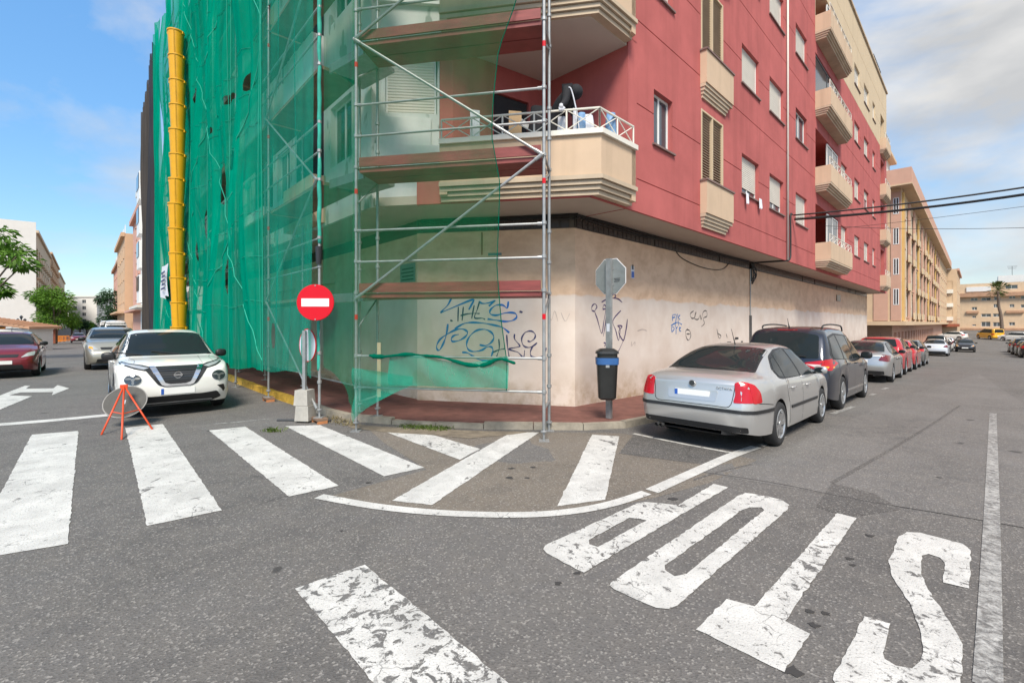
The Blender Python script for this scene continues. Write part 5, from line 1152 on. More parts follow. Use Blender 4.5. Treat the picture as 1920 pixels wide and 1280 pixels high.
def clutter(name, label, cat, px, py0, py1, wpx, Y, mat, lean=0.0, soft=False):
    x = (px - CX) / FOC * Y; z0 = max(FL1, EYE + (606 - py1) / FOC * Y); z1 = EYE + (606 - py0) / FOC * Y; w = wpx / FOC * Y; mb = MB(); n = 8; rc = random.Random(int(px))
    if soft:
        for j in range(7):
            for i in range(10):
                a = 2 * math.pi * i / 10; k = math.sin(math.pi * (0.12 + 0.8 * (1 - j / 6))) ; r = w / 2 * (0.55 + 0.5 * k) * rc.uniform(.85, 1.1); mb.v.append((x + r * math.cos(a) + lean * j / 6, Y + .1 + r * .6 * math.sin(a), FL1 + (z1 - FL1) * j / 6))
        for j in range(6):
            for i in range(10): mb.f.append((j * 10 + i, j * 10 + (i + 1) % 10, (j + 1) * 10 + (i + 1) % 10, (j + 1) * 10 + i))
        mb.f.append(tuple(60 + i for i in range(10)))
    else: mb.hexa([(x - w / 2, Y, FL1 + .02), (x + w / 2, Y, FL1 + .02), (x + w / 2, Y + .12, FL1 + .02), (x - w / 2, Y + .12, FL1 + .02), (x - w / 2 + lean, Y + .05, z1), (x + w / 2 + lean, Y + .05, z1 * .985 + FL1 * .015), (x + w / 2 + lean, Y + .17, z1 * .985 + FL1 * .015), (x - w / 2 + lean, Y + .17, z1)])
    return tag(mb.build(name, mat, None, smooth=soft), label, cat)
clutter('cardboard_sheet', 'brown cardboard sheet leaning behind the balcony railing', 'cardboard', 966, 205, 235, 24, 8.55, 'cardboard')
clutter('plastic_sack', 'white sack on the balcony below the bending person', 'sack', 1053, 215, 232, 20, 8.25, 'bag_white', 0.02, True)
clutter('plastic_sack', 'blue striped bag with turquoise top on the balcony', 'sack', 1090, 207, 228, 18, 8.2, 'bag_blue', 0.02, True)
clutter('plastic_sack', 'pale crumpled sack beside the blue striped bag', 'sack', 1107, 212, 228, 26, 8.25, 'bag_white', -0.03, True)
clutter('plastic_sack', 'blue bag at the right hand corner of the balcony', 'sack', 1145, 208, 236, 22, 8.35, 'bag_blue', 0.03, True)
clutter('grey_panel', 'grey panel leaning behind the net at the balcony', 'panel', 890, 203, 235, 18, 8.7, 'sign_back')
clutter('white_box', 'white upright box beside the bending person', 'box', 1079, 200, 232, 7, 8.3, 'bag_white')
clutter('dark_bundle', 'black bundle on the balcony left of the person', 'sack', 1005, 196, 236, 34, 8.7, 'cloth_black', 0.03, True)
tag(MB().tube(catmull([bp(1066, 8.2, 5.84), bp(1071, 8.2, 5.80), bp(1078, 8.2, 5.55), bp(1085, 8.25, 5.2), bp(1090, 8.3, FL1 + .02)], 5), .013, 6).build('white_hose', 'bag_white', None, smooth=True), 'bent white pole leaning on the balcony railing', 'pole')
tag(MB().hexa([(*(bp(975, 8.9, 0)[:2]), 5.5), (*(bp(1015, 8.9, 0)[:2]), 5.22), (*(bp(1015, 8.95, 0)[:2]), 5.22), (*(bp(975, 8.95, 0)[:2]), 5.5), (*(bp(975, 8.9, 0)[:2]), 5.62), (*(bp(1015, 8.9, 0)[:2]), 5.34), (*(bp(1015, 8.95, 0)[:2]), 5.34), (*(bp(975, 8.95, 0)[:2]), 5.62)]).build('metal_ladder_rail', 'galvanised', None), 'sloping grey metal rail stored on the balcony', 'rail')
for o in bpy.data.objects:
    if o.name.startswith('metal_ladder_rail'):
        q = bp(1015, 8.92, 0); MB().tube([(q[0], q[1], FL1), (q[0], q[1], 5.25)], .02, 6).build('leg', 'galvanised', o)
# ---------------------------------------------------------------- vehicles
def pch(pts):
    xs = np.array([p[0] for p in pts], float); ys = np.array([p[1] for p in pts], float)
    o = np.argsort(xs); xs, ys = xs[o], ys[o]; h = np.diff(xs); d = np.diff(ys) / h; m_ = np.zeros(len(xs))
    m_[0], m_[-1] = d[0], d[-1]
    for i in range(1, len(xs) - 1): m_[i] = 0 if d[i - 1] * d[i] <= 0 else 2 * d[i - 1] * d[i] / (d[i - 1] + d[i])
    def f(x):
        x = min(max(x, xs[0]), xs[-1]); i = min(max(int(np.searchsorted(xs, x) - 1), 0), len(h) - 1); t = (x - xs[i]) / h[i]
        return float((2 * t**3 - 3 * t**2 + 1) * ys[i] + (t**3 - 2 * t**2 + t) * h[i] * m_[i] + (-2 * t**3 + 3 * t**2) * ys[i + 1] + (t**3 - t**2) * h[i] * m_[i + 1])
    return f
def rounded(poly, r, k=4):
    out = []; n = len(poly)
    for i in range(n):
        p = np.array(poly[i], float); a = np.array(poly[i - 1], float); b2 = np.array(poly[(i + 1) % n], float)
        va, vb = a - p, b2 - p; la, lb = np.linalg.norm(va), np.linalg.norm(vb); rr = min(r, la * .45, lb * .45); A, B = p + va / la * rr, p + vb / lb * rr
        for j in range(k + 1): t = j / k; out.append(tuple((1 - t)**2 * A + 2 * t * (1 - t) * p + t * t * B))
    return out
def ellipse(cx, cy, rx, ry, n=28): return [(cx + rx * math.cos(2 * math.pi * i / n), cy + ry * math.sin(2 * math.pi * i / n)) for i in range(n)]
WHEELS = {}
def wheel_meshes(r, w, spokes, key):
    if key in WHEELS: return WHEELS[key]
    t = MB().lathe([(r * .66, -w / 2 + .012), (r * .80, -w / 2), (r * .94, -w / 2 + .012), (r, -w / 2 + .045), (r, w / 2 - .045), (r * .94, w / 2 - .012), (r * .80, w / 2), (r * .66, w / 2 - .012), (r * .64, 0.0)], 32, (0, 0, 0), 'y')
    for k in range(0): pass
    me1 = bpy.data.meshes.new('wheel'); me1.from_pydata(t.v, [], t.f); me1.shade_smooth(); me1.materials.append(M['black_rubber'])
    q = MB().lathe([(r * .67, -w / 2 + .010), (r * .63, -w / 2 + .004), (r * .58, -w / 2 + .02), (r * .56, -w / 2 + .10)], 32, (0, 0, 0), 'y')
    q.lathe([(0.001, -w / 2 + .012), (r * .10, -w / 2 + .012), (r * .15, -w / 2 + .02), (r * .15, -w / 2 + .08)], 16, (0, 0, 0), 'y')
    for k in range(spokes):
        a = 2 * math.pi * k / spokes; u = np.array([math.cos(a), math.sin(a)]); v = np.array([-u[1], u[0]])
        def pt(rad, lat, y): p = u * rad + v * lat; return (p[0], y, p[1])
        w0, w1 = r * (.085 if spokes > 6 else .10), r * (.06 if spokes > 6 else .13)
        q.hexa([pt(r * .12, -w0, -w / 2 + .022), pt(r * .12, w0, -w / 2 + .022), pt(r * .12, w0, -w / 2 + .06), pt(r * .12, -w0, -w / 2 + .06), pt(r * .60, -w1, -w / 2 + .012), pt(r * .60, w1, -w / 2 + .012), pt(r * .60, w1, -w / 2 + .06), pt(r * .60, -w1, -w / 2 + .06)])
    me2 = bpy.data.meshes.new('rim'); me2.from_pydata(q.v, [], q.f); me2.materials.append(M['alloy'])
    b_ = MB().lathe([(0.001, -w / 2 + .085), (r * .60, -w / 2 + .085)], 24, (0, 0, 0), 'y'); me3 = bpy.data.meshes.new('brake_disc'); me3.from_pydata(b_.v, [], b_.f); me3.materials.append(M['steel_dark'])
    WHEELS[key] = (me1, me2, me3); return WHEELS[key]
class Car:
    def __init__(s, name, label, pos, heading, sp_, paint_, group=None):
        s.sp = sp_; s.root = thing(name, label, 'car', (pos[0], pos[1], gz(*pos)), heading, group); s.paint = paint_
        # pitch with the road
        e = np.array([math.cos(heading), math.sin(heading)]); dz = (gz(*(pos + e)) - gz(*(pos - e))) / 2
        s.root.rotation_euler = (0, -math.atan(dz), heading)
        s.body()
    def body(s):
        p = s.sp; L, W = p['L'], p['W'] / 2; xa, xb = -L / 2, L / 2
        top, belt, wh, wr, dz = pch(p['top']), pch(p['belt']), pch(p['wh']), pch(p['wr']), pch(p['dz'])
        rear, front = pch(p['rear']), pch(p['front']); sill = pch(p['sill'])
        rw = p['rw']; R = rw + p.get('gap', .045)
        xs = list(np.linspace(xa + .12, xb - .12, int(L / .085))) + [xa + e for e in (0, .012, .035, .07)] + [xb - e for e in (0, .012, .035, .07)]
        for xc in (p['xf'], p['xr']):
            xs = [x for x in xs if abs(x - xc) > R + .01]
            xs += [xc + R * math.cos(math.pi * k / 16) for k in range(17)] + [xc - R - .004, xc + R + .004]
        xs = sorted(xs); self_rows = []; under = []
        for x in xs:
            zb = sill(x)
            for xc in (p['xf'], p['xr']):
                if abs(x - xc) <= R + 1e-6: zb = max(zb, rw + math.sqrt(max(R * R - (x - xc)**2, 0)))
            e = min(x - xa, xb - x); w = wh(x) - (0.0 if e > .12 else .10 * (1 - e / .12) ** 2.2)
            zs, zt = belt(x), top(x); zs = max(zs, zb + .05); wt_ = min(wr(x), w - .02); dd = dz(x); zr = max(zt - dd, zs + .005)
            f = lambda k: zb + (zs - zb) * k
            sh = p.get('tuck', .03)
            pts = [(w - sh, zb), (w - sh * .35, f(.18)), (w - .004, f(.40)), (w, f(.60)), (w - .008, f(.82)), (w - .03, f(.96)), (w - .045, zs + .3 * min(.03, zr - zs))]
            a = np.array(pts[-1]); b2 = np.array([wt_, zr]); bl = p.get('bulge', .02)
            pts += [tuple(a + (b2 - a) * k + np.array([bl * math.sin(math.pi * k), 0])) for k in (.28, .55, .80)]
            pts += [(wt_, zr), (wt_ * .93, zr + (zt - zr) * .45), (wt_ * .78, zr + (zt - zr) * .76), (wt_ * .5, zr + (zt - zr) * .94), (wt_ * .25, zr + (zt - zr) * .99), (0.0, zt)]
            # bumper shape in side view
            kr = max(0, 1 - (x - xa) / .55) ** 2; kf = max(0, 1 - (xb - x) / .55) ** 2
            self_rows.append([(x - rear(z) * kr + front(z) * kf, y, z) for (y, z) in pts])
            inn = w - .26; fl = p.get('floor', .24)
            under.append([(x - rear(zb) * kr + front(zb) * kf, w - sh - .002, zb + .002), (x, inn, zb + .002), (x, inn - .01, min(fl, zb)), (x, 0.0, min(fl, zb))])
        n = len(self_rows[0])
        def loft(rows, capends):
            mb = MB(); m_ = len(rows[0])
            full = [[r for r in row] + [(q[0], -q[1], q[2]) for q in reversed(row[:-1])] for row in rows]; c = len(full[0])
            for row in full: mb.v += [tuple(map(float, q)) for q in row]
            for i in range(len(full) - 1):
                for k in range(c - 1): mb.f.append((i * c + k, (i + 1) * c + k, (i + 1) * c + k + 1, i * c + k + 1))
            if capends:
                for i in (0, len(full) - 1):
                    for k in range(m_ - 1):
                        a, b2, d2, e2 = i * c + k, i * c + k + 1, i * c + c - 2 - k, i * c + c - 1 - k
                        mb.f.append((a, b2, d2, e2) if b2 != d2 else (a, b2, e2))
            return mb
        bo = loft(self_rows, True).build('body', s.paint, s.root, world=False, smooth=True, autos=50)
        s.bvh = BVHTree.FromPolygons([v.co.copy() for v in bo.data.vertices], [tuple(f.vertices) for f in bo.data.polygons]); s.bodyo = bo
        loft(under, False).build('underbody', 'black_plastic', s.root, world=False)
        w = p.get('tw', .205); me = wheel_meshes(rw, w, p.get('spokes', 5), (round(rw, 3), round(w, 3), p.get('spokes', 5)))
        for xc in (p['xf'], p['xr']):
            for sd in (-1, 1):
                y = sd * (wh(xc) - w / 2 - .012)
                o = link('wheel', me[0], None, s.root, False); o.location = (xc, y, rw); o.rotation_euler = (0, 0, 0 if sd < 0 else math.pi)
                for nm, mm in (('rim', me[1]), ('brake_disc', me[2])): link(nm, mm, None, o, False)
    def panel(s, name, poly, axis, mat, off=.004, parent=None, side=1, skirt=.012, grid=.07):
        V = []; n = len(poly)
        for i in range(n):
            a, b2 = np.array(poly[i], float), np.array(poly[(i + 1) % n], float); k = max(1, int(np.linalg.norm(b2 - a) / .05))
            for j in range(k): V.append(a + (b2 - a) * j / k)
        nb = len(V); E = [(i, (i + 1) % nb) for i in range(nb)]; P2 = [Vector((p[0], p[1], 0)) for p in V]
        lo, hi = np.min(V, 0), np.max(V, 0); ins = []
        if grid:
            for a in np.arange(lo[0] + grid / 2, hi[0], grid):
                for b2 in np.arange(lo[1] + grid / 2, hi[1], grid):
                    if pin((a, b2), P2): ins.append(np.array([a, b2]))
        vs, es, fs, *_ = delaunay_2d_cdt([Vector(p) for p in V + ins], E, [], 1, 1e-5)
        def proj(u, v, o_):
            if axis == 'side': org, d = Vector((u, side * 3, v)), Vector((0, -side, 0))
            elif axis == 'rear': org, d = Vector((-6, u, v)), Vector((1, 0, 0))
            elif axis == 'front': org, d = Vector((6, u, v)), Vector((-1, 0, 0))
            else: org, d = Vector((u, v, 5)), Vector((0, 0, -1))
            h = s.bvh.ray_cast(org, d)
            if h[0] is None: h = s.bvh.find_nearest(org + d * (3 if axis == 'side' else 4)); q = h[0]; return (q if q is not None else org) - d * o_
            nrm = h[1]; 
            if nrm.dot(d) > 0: nrm = -nrm
            return h[0] + (nrm * .6 - d * .4) * o_
        mb = MB(); mb.v = [tuple(proj(v.x, v.y, off)) for v in vs]; mb.f = [tuple(f) for f in fs]
        if skirt:
            o = len(mb.v); R1 = [proj(p[0], p[1], off) for p in V]; R0 = [proj(p[0], p[1], -skirt) for p in V]; mb.v += [tuple(q) for q in R1] + [tuple(q) for q in R0]
            mb.f += [(o + i, o + (i + 1) % nb, o + nb + (i + 1) % nb, o + nb + i) for i in range(nb)]
        return mb.build(name, mat, parent or s.root, world=False, smooth=True, autos=35)
    def both(s, name, poly, mat, off=.004, parent=None, **k): return [s.panel(name, poly, 'side', mat, off, parent, side=d, **k) for d in (-1, 1)]
    def mirrory(s, name, poly, axis, mat, off=.004, **k):
        return [s.panel(name, poly, axis, mat, off, **k), s.panel(name, [(-a, b2) if axis != 'top' else (a, -b2) for a, b2 in reversed(poly)], axis, mat, off, **k)]
    def seam(s, pts, axis='side', w=.010, mat='seam', off=.0015, name='panel_gap', mirror=True):
        q = [np.array(p, float) for p in catmull(pts, 4)]; l = []; r = []
        for i, p in enumerate(q):
            t = q[min(i + 1, len(q) - 1)] - q[max(i - 1, 0)]; t /= np.linalg.norm(t); nn_ = np.array([-t[1], t[0]]) * w / 2; l.append(tuple(p + nn_)); r.append(tuple(p - nn_))
        for d in ((-1, 1) if axis == 'side' else (1,)): s.panel(name, l + r[::-1], axis, mat, off, side=d, skirt=0, grid=0)
    def plate(s, axis, z, w=.52, h=.11, y=0.0, eu=True):
        x = s.bvh.ray_cast(Vector((-6 if axis == 'rear' else 6, y, z)), Vector((1 if axis == 'rear' else -1, 0, 0)))[0].x; d = -1 if axis == 'rear' else 1
        o = MB().box(*sorted((x - .02 * d, x + .012 * d)), y - w / 2, y + w / 2, z - h / 2, z + h / 2).build('number_plate', 'plate_white', s.root, world=False)
        if eu:
            ys = (y + w / 2 - .045, y + w / 2 - .002) if axis == 'rear' else (y - w / 2 + .002, y - w / 2 + .045)
            MB().box(*sorted((x + .0125 * d, x + .0145 * d)), *ys, z - h / 2 + .002, z + h / 2 - .002).build('blue_strip', 'plate_blue', o, world=False)
        return o
    def mirror(s, x, z, mat, w=.21, h=.14, out=.10):
        for sd in (-1, 1):
            h_ = s.bvh.ray_cast(Vector((x, sd * 3, z - .08)), Vector((0, -sd, 0)))[0]; y0 = abs(h_.y) if h_ else s.sp['W'] / 2 - .1
            mb = MB(); n, m_ = 12, 8
            for j in range(m_ + 1):
                ph = math.pi * j / m_
                for i in range(n):
                    th = 2 * math.pi * i / n; cx, cy, cz = math.cos(th) * math.sin(ph), math.sin(th) * math.sin(ph), math.cos(ph)
                    f = lambda c, e: math.copysign(abs(c) ** e, c); mb.v.append((x + .055 * f(cx, .8) - .02 * f(cy, .7), sd * (y0 + out + w / 2 * f(cy, .7)), z + h / 2 * f(cz, .75)))
            for j in range(m_):
                for i in range(n): mb.f.append((j * n + i, j * n + (i + 1) % n, (j + 1) * n + (i + 1) % n, (j + 1) * n + i))
            o = mb.build('wing_mirror', mat, s.root, world=False, smooth=True)
            MB().hexa([(x - .02, sd * (y0 - .03), z - .08), (x + .04, sd * (y0 - .03), z - .08), (x + .04, sd * (y0 + out), z - .05), (x - .02, sd * (y0 + out), z - .05), (x - .02, sd * (y0 - .03), z - .04), (x + .04, sd * (y0 - .03), z - .04), (x + .04, sd * (y0 + out), z - .0), (x - .02, sd * (y0 + out), z - .0)]).build('mirror_arm', 'black_plastic', o, world=False)
            mb = MB().lathe([(0.0005, -.0), (.055, 0)], 14, (0, 0, 0), 'x'); g_ = mb.build('mirror_glass', 'car_glass', o, world=False); g_.location = (x - .056, sd * (y0 + out + .0), z); g_.scale = (1, w * 7, h * 7 * .9)
    def handles(s, pts, mat):
        for (x, z) in pts:
            for sd in (-1, 1):
                h_ = s.bvh.ray_cast(Vector((x, sd * 3, z)), Vector((0, -sd, 0)))[0]
                if h_: MB().tube([(x - .09, h_.y + sd * .004, z), (x - .07, h_.y + sd * .03, z + .004), (x + .07, h_.y + sd * .03, z + .004), (x + .09, h_.y + sd * .004, z)], .013, 7).build('door_handle', mat, s.root, world=False, smooth=True)
    def badge(s, axis, z, r, y=0, mat='chrome', bar=False, fill='lamp_dark'):
        h_ = s.bvh.ray_cast(Vector((-6 if axis == 'rear' else 6, y, z)), Vector((1 if axis == 'rear' else -1, 0, 0))); x = h_[0].x; d = -1 if axis == 'rear' else 1
        o = MB().lathe([(r * .78, 0), (r * .80, .012), (r, .012), (r * 1.02, 0)], 24, (0, 0, 0), 'x').build('badge', mat, s.root, world=False, smooth=True, autos=40); o.location = (x + .016 * d, y, z); o.rotation_euler = (0, 0, 0 if d > 0 else math.pi)
        if fill: MB().lathe([(.0005, .006), (r * .8, .006)], 20, (0, 0, 0), 'x').build('badge_field', fill, o, world=False)
        if bar: MB().box(.008, .018, -r * 1.12, r * 1.12, -r * .26, r * .26).build('badge_bar', mat, o, world=False)
        return o
def base_spec(L, W, H, xf, xr, rw, kind, **k):
    a, b2, w = -L / 2, L / 2, W / 2
    sp_ = dict(L=L, W=W, H=H, xf=xf, xr=xr, rw=rw)
    sp_['wh'] = [(a, w * .87), (a + .35, w * .965), (a + .9, w), (0, w), (b2 - 1.0, w * .995), (b2 - .45, w * .95), (b2, w * .80)]
    sp_['rear'] = [(0.2, -.05), (.35, .0), (.52, .05), (.64, .045), (.70, .01), (.95, -.02), (1.2, -.10), (1.6, -.3)]
    sp_['front'] = [(0.2, -.08), (.32, .0), (.48, .03), (.62, .01), (.75, -.05), (1.0, -.2), (1.5, -.4)]
    sp_['sill'] = [(a, .36), (a + .3, .27), (a + .8, .23), (0, .22), (b2 - .8, .22), (b2 - .2, .22), (b2, .27)]
    sp_.update(k); return sp_
def std_windows(c, ws, rg, sides, wmat='car_glass'):
    """ws/rg: (x base, half width base, x top, half width top) seen from above; sides: side-window polygons (x, z)"""
    for nm, g in (('windscreen', ws), ('rear_window', rg)):
        if not g: continue
        xb_, wb, xt, wt_ = g; bow = .05 if nm == 'windscreen' else -.04
        poly = [(xb_, -wb), (xb_ + bow, -wb * .5), (xb_ + bow * 1.2, 0), (xb_ + bow, wb * .5), (xb_, wb), (xt, wt_), (xt + bow * .5, 0), (xt, -wt_)]
        c.panel(nm, rounded(poly, .05, 3), 'top', wmat, .005, grid=.09)
        k = 1 if xb_ > xt else -1
        big = [(xb_ + k * .02, -wb - .02), (xb_ + bow + k * .02, -wb * .5), (xb_ + bow * 1.2 + k * .02, 0), (xb_ + bow + k * .02, wb * .5), (xb_ + k * .02, wb + .02), (xt - k * .02, wt_ + .02), (xt + bow * .5 - k * .02, 0), (xt - k * .02, -wt_ - .02)]
        c.panel('window_seal', rounded(big, .06, 3), 'top', 'black_plastic', .002, grid=.09, skirt=0)
    for poly in sides: c.both('side_window', rounded(poly, .03, 3), wmat, .006)
def dlo(c, poly): c.both('window_trim', rounded(poly, .05, 3), 'black_plastic', .003, skirt=0)

# -- silver saloon, rear towards us
def saloon_spec(**k):
    s = base_spec(4.57, 1.77, 1.46, 1.325, -1.255, .318, 'saloon')
    s['top'] = [(-2.285, .985), (-2.2, 1.035), (-2.0, 1.06), (-1.72, 1.085), (-1.35, 1.245), (-.95, 1.375), (-.55, 1.44), (-.1, 1.462), (.25, 1.445), (.55, 1.37), (.85, 1.20), (1.15, 1.025), (1.35, .985), (1.8, .905), (2.1, .80), (2.22, .70), (2.285, .60)]
    s['belt'] = [(-2.285, .90), (-1.9, .96), (-1.2, .955), (0, .925), (1.1, .90), (1.8, .82), (2.285, .56)]
    s['wr'] = [(-2.285, .66), (-2.0, .70), (-1.72, .71), (-1.3, .655), (-.8, .585), (-.2, .565), (.3, .575), (.7, .63), (1.15, .72), (1.6, .70), (2.1, .62), (2.285, .50)]
    s['dz'] = [(-2.285, .05), (-1.8, .05), (-1.2, .10), (-.5, .085), (.3, .085), (.8, .10), (1.15, .06), (2.0, .06), (2.285, .05)]
    s['wh'] = [(-2.285, .775), (-2.1, .83), (-1.8, .872), (-1.3, .885), (0, .885), (1.3, .88), (1.85, .84), (2.285, .70)]; s['sill'] = [(-2.285, .29), (-2.0, .25), (-1.6, .23), (0, .22), (2.0, .22), (2.285, .27)]
    s.update(k); return s
def make_silver():
    pos = rpos(2.88, 7.56 + 1.255)
    c = Car('parked_car', 'silver saloon with red tail lights parked nearest at the right kerb', pos, HEAD_R, saloon_spec(spokes=7, tw=.20), 'paint_silver')
    std_windows(c, (1.12, .66, .50, .55), (-1.70, .63, -.80, .53), [])
    dlo(c, [(1.02, .935), (.62, 1.26), (.30, 1.37), (-.2, 1.395), (-.6, 1.37), (-.98, 1.275), (-1.30, 1.09), (-1.27, .98), (-1.1, .955)])
    for p in ([(.96, .955), (.60, 1.245), (.30, 1.345), (-.10, 1.37), (-.10, .955)], [(-.18, .957), (-.18, 1.37), (-.58, 1.345), (-.80, 1.30), (-.98, .975)], [(-1.02, .98), (-.85, 1.28), (-1.0, 1.24), (-1.25, 1.08), (-1.22, 1.0)]): c.both('side_window', rounded(p, .03, 3), 'car_glass', .007)
    for tl in c.mirrory('tail_light', rounded([(.57, .955), (.66, .972), (.74, .955), (.80, .90), (.805, .70), (.57, .69), (.59, .80)], .03), 'rear', 'tail_red', .008): pass
    c.both('tail_light_wrap', rounded([(-2.22, .69), (-2.03, .70), (-2.06, .84), (-2.14, .94), (-2.21, .96)], .03), 'tail_red', .008)
    c.panel('bumper_strip', rounded([(-.80, .555), (.80, .555), (.80, .60), (-.80, .60)], .01), 'rear', 'black_plastic', .014); c.both('bumper_strip', rounded([(-2.28, .555), (-1.66, .555), (-1.63, .60), (-2.28, .60)], .01), 'black_plastic', .014)
    c.panel('lower_valance', rounded([(-.74, .375), (-.74, .295), (.74, .295), (.74, .375)], .02), 'rear', 'black_plastic', .006)
    c.panel('plate_recess', rounded([(-.34, .68), (-.36, .83), (.36, .83), (.34, .68)], .03), 'rear', 'paint_silver', .006)
    c.plate('rear', .755, .50, .11)
    c.badge('rear', .905, .045, fill='lamp_dark')
    c.seam([(-.585, .97), (-.565, .80), (-.52, .635), (-.3, .625), (.3, .625), (.52, .635), (.565, .80), (.585, .97)], 'rear')
    c.seam([(-.985, .965), (-.99, .80), (-.88, .60), (-.84, .42), (-.78, .27)]); c.seam([(-.14, 1.37), (-.14, .93), (-.12, .6), (-.10, .26)]); c.seam([(1.0, .93), (1.05, .75), (.98, .5), (.9, .28)])
    c.both('side_moulding', rounded([(-.76, .50), (.82, .50), (.84, .545), (-.78, .545)], .012), 'black_plastic', .012)
    c.seam([(-2.1, .69), (-1.9, .67), (-1.66, .64)]); c.handles([(-.72, .815), (.13, .80)], 'paint_silver'); c.mirror(.80, 1.0, 'paint_silver')
    c.both('fuel_flap', rounded([(-1.62, .76), (-1.42, .76), (-1.42, .92), (-1.62, .92)], .05), 'paint_silver', .002, skirt=.004)
    z = 1.44; MB().tube([(-.62, 0, z - .01), (-.72, 0, z + .13), (-.80, 0, z + .25)], [.012, .005, .003], 6).build('antenna', 'black_plastic', c.root, world=False)
    MB().lathe([(.03, -2.33), (.032, -2.26), (.026, -2.26)], 12, (0, .45, .245), 'x').build('exhaust_pipe', 'steel_dark', c.root, world=False); MB().lathe([(.03, -2.33), (.032, -2.26), (.026, -2.26)], 12, (0, .52, .245), 'x').build('exhaust_pipe', 'steel_dark', c.root, world=False)
    c.mirrory('headlight', rounded([(.45, .66), (.68, .64), (.70, .76), (.5, .78)], .03), 'front', 'clear_lens', .006); c.panel('grille', rounded([(-.3, .6), (.3, .6), (.36, .76), (-.36, .76)], .03), 'front', 'black_plastic', .006)
    # model lettering on the boot lid
    tx = bpy.data.curves.new('lettering', 'FONT'); tx.body = 'OCTAVIA'; tx.size = .05; tx.extrude = .002; tx.align_x = 'CENTER'; to = bpy.data.objects.new('t', tx); COL.objects.link(to)
    bpy.context.view_layer.update(); me = bpy.data.meshes.new_from_object(to.evaluated_get(bpy.context.evaluated_depsgraph_get())); bpy.data.objects.remove(to); me.name = 'lettering'; me.materials.clear()
    x = c.bvh.ray_cast(Vector((-6, -.42, .86)), Vector((1, 0, 0)))[0].x
    o = link('lettering', me, 'chrome', c.root, False); o.location = (x - .006, -.44, .85); o.rotation_euler = (math.radians(90), 0, math.radians(-90))
    # seats and parcel shelf edge are not modelled: the glass is dark
    return c
make_silver()

# -- dark people carrier
def carrier_spec(**k):
    s = base_spec(4.95, 1.90, 1.80, 1.50, -1.40, .36, 'carrier')
    s['top'] = [(-2.475, 1.05), (-2.44, 1.15), (-2.33, 1.35), (-2.15, 1.62), (-2.05, 1.72), (-1.8, 1.775), (-1.0, 1.81), (-.2, 1.80), (.4, 1.70), (.9, 1.45), (1.4, 1.16), (1.7, 1.08), (2.1, 1.0), (2.35, .88), (2.475, .70)]
    s['belt'] = [(-2.475, .98), (-2.0, 1.06), (-1, 1.06), (0, 1.03), (1.3, 1.0), (2.0, .90), (2.475, .65)]
    s['wr'] = [(-2.475, .74), (-2.3, .74), (-2.05, .70), (-1.5, .665), (-.5, .66), (.4, .68), (1.0, .75), (1.4, .80), (2.0, .74), (2.475, .55)]
    s['dz'] = [(-2.475, .04), (-2.2, .09), (-1.5, .09), (0, .09), (1, .10), (1.4, .06), (2.475, .05)]
    s['rear'] = [(0.2, -.03), (.4, .02), (.6, .05), (.75, .03), (.9, -.0), (1.1, -.02), (1.4, -.02), (1.7, .0)]
    s.update(k); return s
